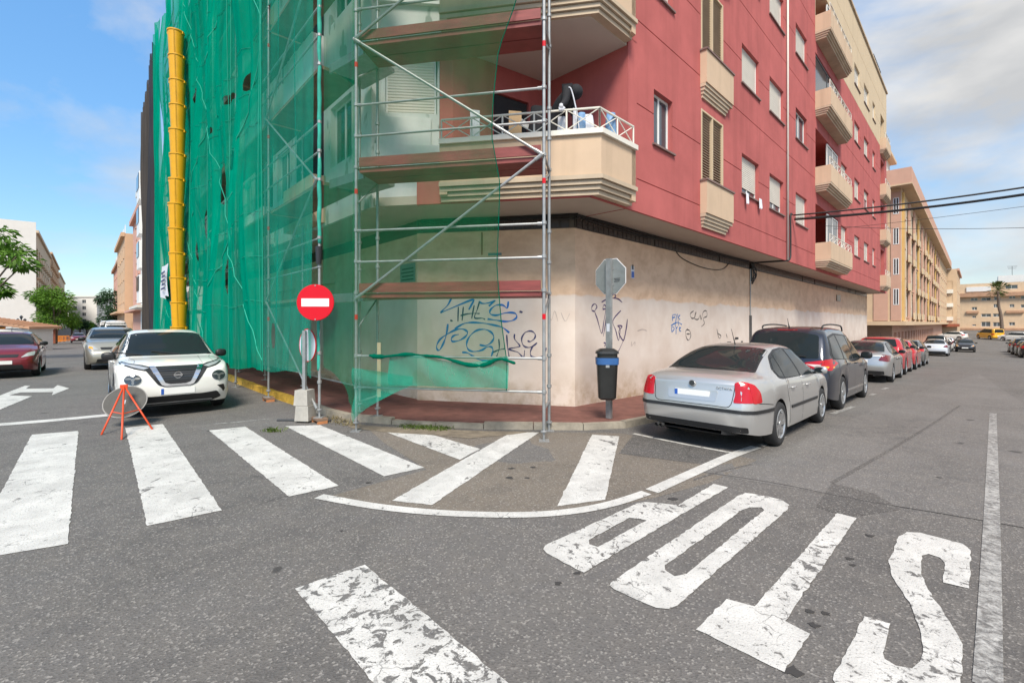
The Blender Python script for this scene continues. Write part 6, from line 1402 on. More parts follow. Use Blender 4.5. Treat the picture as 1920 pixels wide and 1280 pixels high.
def make_carrier():
    c = Car('parked_car', 'dark blue people carrier with tinted windows parked ahead of the silver saloon', rpos(3.0, 12.35 + 1.40), HEAD_R, carrier_spec(spokes=5, tw=.22), 'paint_darkblue')
    std_windows(c, (1.38, .74, .42, .64), None, [])
    c.panel('rear_window', rounded([(-.68, 1.12), (-.62, 1.60), (-.3, 1.66), (.3, 1.66), (.62, 1.60), (.68, 1.12)], .06), 'rear', 'car_glass', .006)
    c.panel('brake_light', rounded([(-.2, 1.70), (.2, 1.70), (.2, 1.725), (-.2, 1.725)], .008), 'rear', 'tail_dark', .008)
    dlo(c, [(1.2, 1.03), (.55, 1.5), (.2, 1.62), (-1.2, 1.66), (-1.95, 1.58), (-2.2, 1.2), (-2.1, 1.1)])
    for p in ([(1.1, 1.06), (.52, 1.47), (.2, 1.58), (-.1, 1.60), (-.1, 1.07)], [(-.2, 1.07), (-.2, 1.60), (-1.15, 1.61), (-1.15, 1.09)], [(-1.25, 1.09), (-1.25, 1.61), (-1.9, 1.54), (-2.1, 1.2), (-2.0, 1.12)]): c.both('side_window', rounded(p, .04), 'car_glass', .007)
    c.mirrory('tail_light', rounded([(.38, 1.02), (.50, .92), (.88, .88), (.93, 1.10), (.70, 1.08)], .02), 'rear', 'tail_red', .010); c.mirrory('lamp_stripe', rounded([(.45, 1.0), (.6, .95), (.72, .945), (.72, 1.0)], .01), 'rear', 'tail_white', .013, skirt=.002); c.mirrory('lamp_stripe', rounded([(.76, .93), (.90, .93), (.90, .96), (.76, .97)], .01), 'rear', 'amber', .013, skirt=.002)
    c.both('tail_light_wrap', rounded([(-2.44, .90), (-2.22, .93), (-2.14, 1.12), (-2.40, 1.10)], .02), 'tail_red', .010)
    c.mirrory('reflector', rounded([(.62, .52), (.80, .52), (.80, .60), (.62, .60)], .02), 'rear', 'tail_red', .008)
    c.panel('lower_valance', rounded([(-.8, .28), (.8, .28), (.8, .42), (-.8, .42)], .03), 'rear', 'black_plastic', .006); c.plate('rear', .82)
    c.seam([(-1.18, 1.1), (-1.2, .8), (-1.0, .55), (-.95, .3)]); c.seam([(-.15, 1.6), (-.15, .9), (-.12, .28)]); c.seam([(1.2, 1.0), (1.15, .6), (1.05, .3)]); c.seam([(-.86, .75), (-.80, 1.05), (-.7, 1.1)], 'rear'); c.handles([(-.85, .98), (.1, .96)], 'paint_darkblue')
    c.both('sill_trim', rounded([(-.95, .36), (1.05, .36), (1.05, .40), (-.95, .40)], .01), 'chrome', .008); c.mirror(1.0, 1.13, 'black_plastic', .25, .19, .12)
    for sd in (-1, 1):
        MB().tube(catmull([(-1.75, sd * .60, 1.75), (-1.65, sd * .60, 1.82), (-.9, sd * .60, 1.86), (0.0, sd * .60, 1.85), (.25, sd * .60, 1.82), (.35, sd * .60, 1.72)], 4), .018, 7).build('roof_rail', 'black_plastic', c.root, world=False, smooth=True)
    MB().tube([(-1.9, 0, 1.77), (-1.98, 0, 1.86), (-2.05, 0, 1.97)], [.016, .007, .004], 6).build('antenna', 'black_plastic', c.root, world=False)
    MB().tube([(-2.44, -.05, 1.17), (-2.46, -.45, 1.16)], .012, 6).build('wiper', 'black_plastic', c.root, world=False)
make_carrier()

# -- white crossover facing us at the left kerb
def crossover_spec(**k):
    s = base_spec(4.21, 1.80, 1.595, 1.235, -1.40, .345, 'crossover', gap=.05)
    s['top'] = [(-2.105, .95), (-2.05, 1.10), (-1.9, 1.25), (-1.6, 1.44), (-1.2, 1.54), (-.6, 1.59), (-.1, 1.59), (.25, 1.53), (.6, 1.36), (1.0, 1.12), (1.15, 1.07), (1.5, 1.035), (1.8, .985), (1.98, .93), (2.06, .86), (2.105, .74)]
    s['belt'] = [(-2.105, .88), (-1.7, 1.08), (-1, 1.02), (0, .98), (1.0, .98), (1.6, .94), (1.95, .86), (2.105, .70)]
    s['wr'] = [(-2.105, .62), (-1.8, .64), (-1.2, .61), (-.5, .605), (0, .615), (.4, .65), (.8, .72), (1.1, .76), (1.6, .76), (1.95, .70), (2.105, .60)]
    s['dz'] = [(-2.105, .05), (-1.5, .08), (-.5, .075), (.2, .08), (.8, .09), (1.1, .04), (1.7, .045), (2.105, .04)]
    s['front'] = [(0.2, -.10), (.30, -.02), (.42, .035), (.58, .03), (.72, .015), (.86, -.02), (.95, -.10), (1.2, -.3)]
    s['wh'] = [(-2.105, .80), (-1.8, .88), (-1.4, .90), (-.6, .885), (.6, .885), (1.235, .90), (1.7, .885), (1.95, .84), (2.105, .74)]
    s['sill'] = [(-2.105, .36), (-1.6, .26), (0, .25), (1.6, .24), (2.105, .22)]
    s.update(k); return s
def make_crossover():
    c = Car('parked_car', 'white crossover with round headlights and black grille parked facing us by the green net', lpos(1.28, 10.68 + 2.105), HEAD_L + math.pi, crossover_spec(tw=.215), 'paint_white')
    std_windows(c, (1.03, .71, .24, .58), None, [])
    dlo(c, [(.92, 1.02), (.45, 1.40), (.1, 1.49), (-.6, 1.52), (-1.25, 1.45), (-1.65, 1.25), (-1.5, 1.08)])
    for p in ([(.85, 1.04), (.42, 1.37), (.1, 1.46), (-.2, 1.48), (-.2, 1.04)], [(-.28, 1.04), (-.28, 1.485), (-.7, 1.48), (-1.25, 1.42), (-1.4, 1.1)]): c.both('side_window', rounded(p, .03), 'car_glass', .007)
    # grille and chrome V
    c.panel('grille', rounded([(-.50, .90), (-.30, .60), (-.20, .555), (.20, .555), (.30, .60), (.50, .90), (.35, .925), (-.35, .925)], .03), 'front', 'black_plastic', .008)
    mb = MB()
    ve = lambda y0, y1: None
    V1 = [(-.42, .925), (-.33, .925), (-.195, .63), (-.12, .605), (.12, .605), (.195, .63), (.33, .925), (.42, .925), (.245, .595), (.18, .565), (-.18, .565), (-.245, .595)]
    c.panel('chrome_surround', rounded(V1, .012, 2), 'front', 'chrome', .022, skirt=.02, grid=.04)
    for z in (.88, .84, .80, .76, .72, .68): 
        k = (z - .6) / .3; w = .17 + .14 * k
        c.panel('grille_bar', [(-w, z), (w, z), (w, z + .010), (-w, z + .010)], 'front', 'lamp_dark', .014, skirt=.01, grid=0)
    c.badge('front', .765, .062, bar=True)
    for d in c.mirrory('running_light', rounded([(.42, .905), (.50, .88), (.62, .915), (.80, .985), (.82, 1.0), (.70, .975), (.55, .945)], .006, 2), 'front', 'clear_lens', .010, grid=.03): pass
    c.mirrory('lamp_trim', rounded([(.38, .915), (.48, .855), (.63, .895), (.82, .975), (.84, 1.02), (.70, .99), (.5, .955)], .006, 2), 'front', 'black_plastic', .004, grid=.04)
    for (rx, rz, mt, of) in ((.135, .105, 'paint_white', .004), (.118, .092, 'lamp_dark', .012)): c.mirrory('headlight', ellipse(.655, .715, rx, rz), 'front', mt, of, skirt=.014, grid=.04)
    for (dy, dz_, rx, rz) in ((0.0, 0.0, .028, .026), (-.065, .02, .045, .018), (.065, .02, .045, .018), (0.0, -.055, .02, .035)): c.mirrory('headlight_lens', ellipse(.655 + dy, .715 + dz_, rx, rz, 14), 'front', 'lamp_inner', .018, skirt=.004, grid=0)
    c.panel('lower_intake', rounded([(-.62, .42), (-.70, .30), (-.55, .235), (.55, .235), (.70, .30), (.62, .42), (.40, .395), (-.40, .395)], .03), 'front', 'black_plastic', .010)
    c.panel('lower_lip', rounded([(-.55, .255), (.55, .255), (.55, .272), (-.55, .272)], .005), 'front', 'galvanised', .018, grid=0)
    c.mirrory('air_vent', rounded([(.62, .525), (.74, .535), (.765, .44), (.735, .385), (.70, .45)], .01), 'front', 'black_plastic', .008)
    c.plate('front', .475, .52, .11)
    c.both('wheel_arch_trim', [(1.235 + .395 * math.cos(math.pi * k / 18) * q, .345 + .395 * math.sin(math.pi * k / 18) * q) for q, rngk in ((1.14, range(0, 19)), (1.012, range(18, -1, -1))) for k in rngk], 'black_plastic', .008, grid=0)
    c.both('wheel_arch_trim', [(-1.40 + .395 * math.cos(math.pi * k / 18) * q, .345 + .395 * math.sin(math.pi * k / 18) * q) for q, rngk in ((1.14, range(0, 19)), (1.012, range(18, -1, -1))) for k in rngk], 'black_plastic', .008, grid=0)
    c.both('sill_trim', rounded([(-.95, .26), (.80, .26), (.80, .37), (-.95, .37)], .02), 'black_plastic', .008)
    c.seam([(.42, .945), (.42, 1.03), (.45, 1.06)], 'front', .005)
    c.seam([(1.02, .98), (1.0, .7), (.9, .4)]); c.seam([(-.24, 1.05), (-.24, .4)])
    c.seam([(1.98, -.66), (1.5, -.60), (1.12, -.66)], 'top', .006); c.seam([(1.98, .66), (1.5, .60), (1.12, .66)], 'top', .006)
    c.mirror(.72, 1.08, 'black_plastic', .22, .16, .11); c.handles([(-.05, .93)], 'paint_white')
    for sd in (.15, -.45): MB().tube([(1.07, sd, 1.10), (.95, sd - .45, 1.165)], .012, 6).build('wiper', 'black_plastic', c.root, world=False)
    c.mirrory('tail_light', rounded([(.5, .95), (.8, .9), (.8, 1.0), (.55, 1.03)], .02), 'rear', 'tail_red', .008)
make_crossover()

# -- a plain set of parts for the other cars
def dress(c, kind, headon=False, rear_lamp='tail_red', plate_eu=True, amber=False, roofrail=False):
    p = c.sp; L = p['L']; a, b2 = -L / 2, L / 2; t = p['keys']   # windscreen base/top, rear base/top, belt z, roof z
    (wb, wt_, rt, rb), zb, zr = t['x'], t['zb'], t['zr']; hw = p['W'] / 2
    std_windows(c, (wb - .04, hw * .78, wt_ + .05, hw * .64), None, [])
    if t.get('fast'): std_windows(c, None, (rb + .04, hw * .72, rt - .04, hw * .60), [])
    else: c.panel('rear_window', rounded([(-hw * .70, zb + .12), (-hw * .60, zr - .10), (hw * .60, zr - .10), (hw * .70, zb + .12)], .05), 'rear', 'car_glass', .006)
    m_ = (wt_ + rt) / 2 * .3 + .0
    dlo(c, [(wb - .10, zb + .02), (wt_ + .02, zr - .07), (rt + .1, zr - .06), (rb + .28, zb + .12), (rb + .32, zb + .03)])
    for q in ([(wb - .18, zb + .045), (wt_ + .0, zr - .10), (m_ + .05, zr - .085), (m_ + .05, zb + .045)], [(m_ - .04, zb + .045), (m_ - .04, zr - .085), (rt + .12, zr - .09), (rb + .36, zb + .14), (rb + .40, zb + .05)]): c.both('side_window', rounded(q, .03), 'car_glass', .007)
    zl = t.get('zl', .78)
    c.mirrory('headlight', rounded([(hw * .50, zl - .10), (hw * .84, zl - .04), (hw * .86, zl + .09), (hw * .66, zl + .04)], .03), 'front', 'clear_lens', .008)
    if amber: c.mirrory('indicator', rounded([(hw * .68, zl - .06), (hw * .82, zl - .03), (hw * .82, zl + .05), (hw * .70, zl + .02)], .02), 'front', 'amber', .012, skirt=.003)
    c.panel('grille', rounded([(-hw * .42, zl - .09), (hw * .42, zl - .09), (hw * .46, zl + .0), (-hw * .46, zl + .0)], .02), 'front', 'black_plastic', .008)
    c.panel('lower_intake', rounded([(-hw * .6, .26), (hw * .6, .26), (hw * .55, .42), (-hw * .55, .42)], .03), 'front', 'black_plastic', .008)
    c.plate('front', .50, eu=plate_eu); c.plate('rear', t.get('zp', .80), eu=plate_eu)
    zt_ = t.get('zt', .88)
    c.mirrory('tail_light', rounded([(hw * .62, zt_ - .08), (hw * .95, zt_ - .12), (hw * .95, zt_ + .10), (hw * .74, zt_ + .12)], .03), 'rear', rear_lamp, .010)
    c.both('tail_light_wrap', rounded([(a + .06, zt_ - .10), (a + .24, zt_ - .07), (a + .20, zt_ + .10), (a + .08, zt_ + .10)], .02), rear_lamp, .010)
    c.panel('lower_valance', rounded([(-hw * .8, .30), (hw * .8, .30), (hw * .8, .42), (-hw * .8, .42)], .03), 'rear', 'black_plastic', .006)
    c.seam([(m_, zb), (m_, .30)], w=.009); c.seam([(wb - .15, zb), (wb - .25, .32)], w=.009); c.mirror(wb - .30, zb + .10, t.get('mm', 'black_plastic')); c.handles([(m_ + .2, zb - .10), (rt + .25, zb - .10)], c.paint)
    MB().tube([(rt + .15, 0, zr), (rt + .05, 0, zr + .16)], [.01, .004], 5).build('antenna', 'black_plastic', c.root, world=False)
def hatch(L=4.05, H=1.47, W=1.72, **k):
    s = base_spec(L, W, H, L / 2 - .80, -L / 2 + .72, .305, 'hatch'); a, b2 = -L / 2, L / 2; e = H - 1.47
    s['top'] = [(a, .95), (a + .05, 1.08), (a + .22, 1.28 + e), (a + .45, 1.40 + e), (a + .9, H - .015), (a + 1.5, H), (b2 - 1.95, H - .03), (b2 - 1.6, H - .13), (b2 - 1.2, 1.16), (b2 - .95, 1.03), (b2 - .5, .94), (b2 - .18, .83), (b2, .64)]
    s['belt'] = [(a, .88), (a + .5, .98), (0, .93), (b2 - 1.0, .91), (b2 - .5, .84), (b2, .58)]
    s['wr'] = [(a, .60), (a + .3, .62), (a + .8, .585), (0, .575), (b2 - 1.9, .59), (b2 - 1.4, .65), (b2 - .95, .70), (b2 - .4, .66), (b2, .52)]
    s['dz'] = [(a, .05), (a + .5, .08), (0, .08), (b2 - 1.5, .09), (b2 - .95, .05), (b2, .05)]
    s['keys'] = dict(x=(b2 - .98, b2 - 1.80, a + .75, a + .05), zb=.95, zr=H, zl=.74, zt=.92, zp=.62); s.update(k); return s
def sedan(L=4.5, H=1.43, W=1.74, **k):
    s = saloon_spec(); f = L / 4.57
    for q in ('top', 'belt', 'wr', 'dz', 'wh', 'sill'): s[q] = [(x * f, z) for x, z in s[q]]
    s['L'] = L; s['xf'] *= f; s['xr'] *= f; s['keys'] = dict(x=(1.14 * f, .50 * f, -.80 * f, -1.72 * f), zb=.94, zr=1.45, zl=.72, zt=.86, zp=.74, fast=True); s.update(k); return s
def suv(L=4.4, H=1.68, W=1.84, **k):
    s = base_spec(L, W, H, L / 2 - .85, -L / 2 + .80, .35, 'suv'); a, b2 = -L / 2, L / 2
    s['top'] = [(a, 1.08), (a + .05, 1.22), (a + .2, H - .25), (a + .4, H - .08), (a + .9, H - .01), (a + 1.6, H), (b2 - 2.0, H - .04), (b2 - 1.65, H - .16), (b2 - 1.2, 1.28), (b2 - 1.0, 1.16), (b2 - .5, 1.08), (b2 - .15, .96), (b2, .74)]
    s['belt'] = [(a, 1.0), (a + .5, 1.08), (0, 1.04), (b2 - 1.0, 1.02), (b2 - .5, .96), (b2, .68)]
    s['wr'] = [(a, .68), (a + .3, .68), (a + .8, .645), (0, .64), (b2 - 1.9, .65), (b2 - 1.4, .71), (b2 - 1.0, .76), (b2 - .4, .72), (b2, .56)]
    s['dz'] = [(a, .05), (a + .5, .08), (0, .08), (b2 - 1.5, .09), (b2 - 1.0, .05), (b2, .05)]
    s['keys'] = dict(x=(b2 - 1.02, b2 - 1.85, a + .7, a + .05), zb=1.06, zr=H, zl=.84, zt=1.02, zp=.78); s.update(k); return s
def van(L=4.6, H=1.9, W=1.86, **k):
    s = suv(L, H, W); a, b2 = -L / 2, L / 2
    s['top'] = [(a, 1.3), (a + .03, 1.6), (a + .1, H - .1), (a + .3, H - .01), (0, H), (b2 - 1.9, H - .04), (b2 - 1.5, H - .2), (b2 - .95, 1.25), (b2 - .75, 1.16), (b2 - .3, 1.05), (b2 - .1, .95), (b2, .74)]
    s['rear'] = [(.2, 0), (.5, .04), (.7, 0), (1.9, 0)]; s['keys'] = dict(x=(b2 - .80, b2 - 1.6, a + .5, a + .02), zb=1.12, zr=H, zl=.84, zt=.95, zp=.7); s.update(k); return s
def put(kind, label, pos, head, paint_, name='parked_car', group=None, spec=None, **k):
    c = Car(name, label, np.array(pos, float), head, spec or {'hatch': hatch, 'sedan': sedan, 'suv': suv, 'van': van}[kind](), paint_, group); dress(c, kind, **k); return c
RG, RV = HEAD_R, HEAD_L + math.pi
put('sedan', 'silver grey saloon with dark triangular tail lights parked beyond the people carrier', rpos(2.95, 20.2 + 2.25), RG, 'paint_merc', rear_lamp='tail_dark', plate_eu=False)
put('suv', 'bright red car with pale rear window, first red one beyond the grey saloon', rpos(3.0, 27.2), RG, 'paint_red', plate_eu=False, spec=suv(4.1, 1.60, 1.78))
put('hatch', 'red hatchback, second red car in the right row', rpos(2.95, 31.8), RG, 'paint_red', plate_eu=False)
put('hatch', 'dark grey hatchback just beyond the red cars', rpos(2.9, 36.2), RG, 'paint_grey', plate_eu=False)
put('sedan', 'pale white saloon with dark rear window in the middle of the right row', rpos(2.6, 56.5), RG, 'paint_pearl', rear_lamp='tail_dark', plate_eu=False)
put('hatch', 'dark red hatchback parked beyond the pale saloon', rpos(2.9, 61.8), RG, 'paint_darkred', plate_eu=False)
put('suv', 'tall black off-roader parked beyond the dark red hatchback', rpos(3.0, 66.8), RG, 'paint_black', plate_eu=False, spec=suv(4.6, 1.85, 1.86))
put('hatch', 'small dark hatchback behind the tall off-roader', rpos(2.9, 71.8), RG, 'paint_grey', plate_eu=False)
put('hatch', 'white hatchback near the far end of the right row', rpos(2.9, 79), RG, 'paint_white', plate_eu=False)
put('hatch', 'pale grey hatchback farthest of the right kerb row', rpos(2.9, 86), RG, 'paint_pearl', plate_eu=False)
put('hatch', 'black car driving towards us in the right street', rpos(0.95, 74.5), RG + math.pi, 'paint_black', name='moving_car', amber=True, plate_eu=False)
put('van', 'yellow van at the far end of the right street', rpos(-1.6, 118), RG + math.radians(28), 'paint_yellow', name='parked_van', plate_eu=False)
put('hatch', 'white car beside the yellow van far down the street', rpos(-4.5, 113), RG + math.radians(60), 'paint_white', plate_eu=False)
put('hatch', 'white car across the far junction left of the yellow van', rpos(3.2, 114), RG + math.radians(70), 'paint_white', plate_eu=False)
put('hatch', 'black hatchback with red tail light nearest at the right edge', rpos(-3.4, 59.5), RG, 'paint_black', plate_eu=False)
put('hatch', 'dark green hatchback at the right edge, second in line', rpos(-3.4, 65.0), RG, 'paint_green', plate_eu=False)
put('suv', 'black car at the right edge, third in line', rpos(-3.4, 70.5), RG, 'paint_black', plate_eu=False)
put('hatch', 'grey hatchback farthest in line at the right edge', rpos(-3.3, 77), RG, 'paint_grey', plate_eu=False)
# left street
put('hatch', 'maroon hatchback driving towards us at the left edge', lpos(-1.95, 21.35 + 2.03), RV, 'paint_maroon', name='moving_car', spec=hatch(4.05, 1.46, 1.74), plate_eu=False)
put('van', 'champagne compact van driving towards us with its amber indicator lit', lpos(0.80, 23.0 + 1.95), RV, 'paint_champagne', name='moving_car', spec=suv(3.9, 1.60, 1.72), amber=True)
put('hatch', 'distant maroon car coming down the left street', lpos(-0.8, 97), RV, 'paint_maroon', name='moving_car', plate_eu=False)
put('van', 'white van parked under the netting end of the left street', lpos(2.0, 55), RV, 'paint_white', name='parked_van', spec=van(4.8, 2.5, 1.95), plate_eu=False)
put('van', 'white van farther along the left street by the trees', lpos(2.0, 75), RV, 'paint_white', name='parked_van', spec=van(5.2, 2.9, 2.0), plate_eu=False)
put('van', 'white van standing among the orange barriers on the left', lpos(-7.5, 95), RV, 'paint_white', name='parked_van', spec=van(4.8, 2.6, 1.95), plate_eu=False)
# ---------------------------------------------------------------- buildings and trees further off
rngb = random.Random(31)
def block(label, P, s0, s1, z0, z1, depth, mat, trim='cream_plaster', rows=4, zf=3.2, st=3.0, win=(), roofmat=None, cornice=True, gf=True, lite_d=0.08, hook=None, endlabel=None, winsize=None):
    base = P(s0, z0); t = thing('apartment_block', label, 'building', (base[0], base[1], z0)); hs = []
    for k in range(rows):
        for (a, b2, h0, h1, kind) in win:
            hs.append((s0 + a, s0 + b2, zf + st * k + h0, zf + st * k + h1, 0.9 if kind == 'b' else lite_d + .12))
    wall('wall', mat, t, P, s0, s1, z0, z1, hs, back=depth)
    MB().pbox(P, s0, s1, z1, z1 + .05, 0.0, depth).build('roof', roofmat or trim, t)
    MB().pbox(P, s0 + .01, s1 - .01, z0, z1 - .01, depth - .02, depth).build('back_wall', mat, t)
    if cornice: MB().pbox(P, s0 - .1, s1 + .1, z1 - .35, z1 + .12, -.35, .01).build('cornice', trim, t)
    for k in range(rows):
        for (a, b2, h0, h1, kind) in win:
            q0, q1 = zf + st * k + h0, zf + st * k + h1
            if kind == 'b':
                bb = MB().pbox(P, s0 + a - .1, s0 + b2 + .1, q0 - .25, q0 - .02, -.5, -.01).pbox(P, s0 + a - .1, s0 + b2 + .1, q0 + .0, q0 + .9, -.5, -.4).build('balcony', trim, t)
                MB().pbox(P, s0 + a + .3, s0 + b2 - .3, q0 + .05, q1 - .2, .82, .88).build('balcony_door', 'window_glass', bb)
            else:
                rr_ = rngb.random(); w = window(t, P, s0 + a + .02, s0 + b2 - .02, q0, q1, lite_d, 0.0, sill=False, lite=True) if rr_ < .55 else window(t, P, s0 + a + .02, s0 + b2 - .02, q0, q1, lite_d, rngb.choice((.35, .6, 1.0)), sill=False, shutter=rngb.choice(('shutter', 'shutter', 'louvre', 'white_frame')))
                MB().pbox(P, s0 + a - .08, s0 + b2 + .08, q0 - .1, q0 - .005, -.08, .02).build('sill', trim, w)
    return t
# right street, first peach block: street face, end face, big eave
DQ = 4.6; sq0 = 52.0; sq1 = onR(1775, 500, DQ)[0]; qz = 14.7
zg = gz(*rpos(DQ, 80))
w_ = []
x = 2.0
while x < sq1 - sq0 - 3: w_ += [(x, x + .8, .9, 2.3, 'w'), (x + 1.9, x + 3.4, .0, 2.3, 'w')]; x += 4.9
PQ = PR(DQ)
t1 = block('peach apartment block with deep rose eave on the right street', PQ, sq0, sq1, 1.9, qz - 1.3, 16, 'peach', 'rose', 4, 2.3, 2.6, w_, cornice=False)
for i in range(12):
    a = 0.4 + i * 4.9
    if sq0 + a + .9 < sq1: MB().pbox(PQ, sq0 + a, sq0 + a + .9, 1.95, qz - 1.7, -.12, -.004).build('pilaster', 'rose' if i % 3 else 'yellow_ochre', t1)
for k in range(4):
    for i in range(11):
        a = 2.0 + 4.9 * i + 1.7
        if sq0 + a + 1.9 < sq1 and (i * 7 + k * 5) % 4: MB().pbox(PQ, sq0 + a, sq0 + a + 1.9, 2.1 + 2.6 * k, 2.75 + 2.6 * k, -.28, -.15).build('balustrade', 'cream_plaster', t1)
PQe = plane(tuple(rpos(DQ + 14, sq0 - .06)), tuple(rpos(DQ + .002, sq0 - .06)))
wall('end_wall', 'peach', t1, PQe, 0, PQe.L, 1.9, qz - 1.3, back=.3)
for (a, b2, mt) in ((PQe.L - 1.9, PQe.L - .9, 'rose'), (PQe.L - 5.5, PQe.L - 5.2, 'white_metal'), (PQe.L - .7, PQe.L - .02, 'rose')): MB().pbox(PQe, a, b2, 1.95, qz - 1.7, -.06, -.003).build('pilaster', mt, t1)
for k in range(4):
    for a in (PQe.L - .55,): window(t1, PQe, a + .02, a + .4, 3.3 + 2.6 * k, 4.7 + 2.6 * k, -.08, 0, sill=False, lite=True)
ev = MB().pbox(PR(DQ), sq0 - 1.1, sq1 + .5, qz - 1.3, qz, -.75, 14.5).build('eave', 'rose', t1)
MB().pbox(PR(DQ), sq0 - 1.15, sq1 + .55, qz - 1.42, qz - 1.302, -.8, 14.5).build('eave_edge', 'peach', t1)
MB().pbox(PR(DQ), sq0 - .2, sq1, 1.55, 1.9, -.3, 14.2).build('string_course', 'peach', t1)
wall('ground_wall', 'rose', t1, PR(DQ + .7), sq0 + .7, sq1, zg - 1, 1.56, [(sq0 + 2 + 3 * i, sq0 + 4 + 3 * i, zg, .9, .3) for i in range(18)], back=12)
PQg = plane(tuple(rpos(DQ + 14, sq0 + .7)), tuple(rpos(DQ + .7, sq0 + .7)))
wall('ground_wall', 'peach', t1, PQg, 0, PQg.L, zg - 1, 1.56, [(PQg.L - 5.6, PQg.L - 1.9, -.35, 1.3, .25)], back=.3)
for i in range(4): window(t1, PQg, PQg.L - 5.55 + .91 * i, PQg.L - 4.68 + .91 * i, -.33, 1.28, .1, 0, sill=False, mull=False, lite=True)
mb = MB()
for i in range(22): mb.lathe([(.05, -1.0), (.07, -.8), (.045, -.6), (.06, -.45)], 8, PQg(PQg.L - 5.6 + .18 * i, 0, -.12))
mb.pbox(PQg, PQg.L - 5.7, PQg.L - 1.6, -.45, -.35, -.2, -.04); mb.build('balustrade', 'white_metal', t1)
sg = MB().pbox(PQe, PQe.L - 3.9, PQe.L - 2.6, 2.25, 2.75, -.05, -.004).build('name_plate', 'white_frame', t1); MB().pbox(PQe, PQe.L - 3.75, PQe.L - 2.8, 2.4, 2.6, -.055, -.0505).build('print', 'sign_grey', sg)
rb = MB().pbox(PR(DQ), sq0 + .5, sq0 + 7, qz, qz + 2.6, 1.5, 8).build('roof_room', 'white_wall', t1); MB().pbox(PR(DQ), sq0 + .1, sq0 + 7.4, qz + 2.6, qz + 2.85, 1.0, 8.5).build('roof_room_eave', 'peach', t1)
MB().pbox(PQe, PQe.L - 7.4, PQe.L - 2.6, qz + .5, qz + 2.1, -.55, -.45).build('roof_room_glazing', 'window_glass', t1); MB().pbox(PR(DQ), sq0 + .2, sq0 + 4, qz, qz + 2.9, 9.0, 13).build('roof_room', 'rose', t1)
MB().pbox(PR(DQ), sq1 - 6, sq1 - 4, qz, qz + 2.2, .6, 4).build('roof_room', 'white_wall', t1)
# second peach block
sr0 = sq1 + .6; sr1 = sr0 + 24
w_ = [(2 + 4.5 * i, 3.2 + 4.5 * i, .8, 2.2, 'w') for i in range(5)]
t2 = block('smaller peach block with balconies beyond the eaved block', PR(3.0), sr0, sr1, gz(*rpos(3, sr0)) - 1, 13.2, 12, 'peach', 'rose', 4, 2.0, 2.9, w_)
P2e = plane(tuple(rpos(9, sr0 - .06)), tuple(rpos(3.0, sr0 - .06)))
wall('end_wall', 'peach', t2, P2e, 0, P2e.L, gz(*rpos(3, sr0)) - 1, 13.2, [(P2e.L - 3.4, P2e.L - .7, 3.0 + 2.9 * k, 4.9 + 2.9 * k, .5) for k in range(3)], back=.3)
for k in range(3):
    window(t2, P2e, P2e.L - 3.38, P2e.L - .72, 3.3 + 2.9 * k, 4.88 + 2.9 * k, .1, 0, sill=False, lite=True); MB().pbox(P2e, P2e.L - 3.5, P2e.L - .6, 2.3 + 2.9 * k, 3.1 + 2.9 * k, -.35, -.01).build('balcony', 'white_metal', t2)
tag(MB().pbox(P2e, P2e.L - 4.5, P2e.L + .4, 1.0, 1.6, -1.6, -.05).build('shop_awning', 'awning', None), 'dark red shop awning at the far corner of the peach block', 'awning')
# building closing the right street
sE = 172.0; pe0, pe1 = rpos(32, sE), rpos(-70, sE); PE = plane(tuple(pe0), tuple(pe1)); zE = -1.6
def exx(px): return PE.pix(px, 600)[0]
def ezz(py, px=1850): return PE.pix(px, py)[1]
t3 = thing('apartment_block', 'wide peach building with arched windows closing the right street', 'building', (*pe0, zE))
wl = []
for (pa, pb, ya, yb, kd) in [(1820, 1833, 558, 563, 'w'), (1822, 1832, 575, 581, 'w'), (1823, 1830, 592, 596, 'w'), (1823, 1830, 608, 611, 'w'), (1840, 1858, 558, 563, 'w'), (1864, 1876, 556, 563, 'w'), (1863, 1871, 570, 577, 'w'), (1840, 1858, 588, 594, 'w'), (1862, 1877, 588, 594, 'w'), (1840, 1857, 603, 612, 'w'), (1862, 1877, 604, 612, 'w'), (1892, 1904, 556, 561, 'w'), (1893, 1902, 571, 577, 'w'), (1892, 1903, 604, 610, 'w'), (1914, 1930, 556, 562, 'w'), (1914, 1930, 572, 578, 'w'), (1885, 1908, 536, 543, 'w')]:
    wl.append((exx(pa), exx(pb), ezz(yb), ezz(ya)))
wall('wall', 'peach', t3, PE, exx(1690), exx(2080), zE - .5, ezz(531), [(a, b2, c, d2, .3) for a, b2, c, d2 in wl], back=10)
for i, (a, b2, c, d2) in enumerate(wl): window(t3, PE, a + .02, b2 - .02, c, d2, .15, 0, sill=False, lite=True)
for (pa, pb) in ((1811, 1836), (1886, 1925), (1930, 1975)): MB().pbox(PE, exx(pa), exx(pb), ezz(617), ezz(556), -.12, -.01).build('pale_panel', 'sand_wall', t3) if False else None
MB().pbox(PE, exx(1690), exx(2080), ezz(556), ezz(549), -1.0, -.01).build('tile_eave', 'roof_tile', t3); MB().pbox(PE, exx(1690), exx(2080), ezz(619), ezz(615), -.8, -.01).build('tile_eave', 'roof_tile', t3)
for (pa, pb) in ((1812, 1835), (1886, 1920)): MB().pbox(PE, exx(pa), exx(pb), ezz(587), ezz(583), -.5, -.01).build('tile_eave', 'roof_tile', t3)
MB().pbox(PE, exx(1690), exx(2080), zE, ezz(621), -.05, -.005).build('garage_front', 'sign_grey', t3)
MB().pbox(PE, exx(1812), exx(1858), ezz(546), ezz(537), -.3, -.01).build('penthouse', 'white_wall', t3); MB().pbox(PE, exx(1872), exx(2050), ezz(530), ezz(517), 2, 9).build('penthouse', 'white_wall', t3)
mb = MB(); 
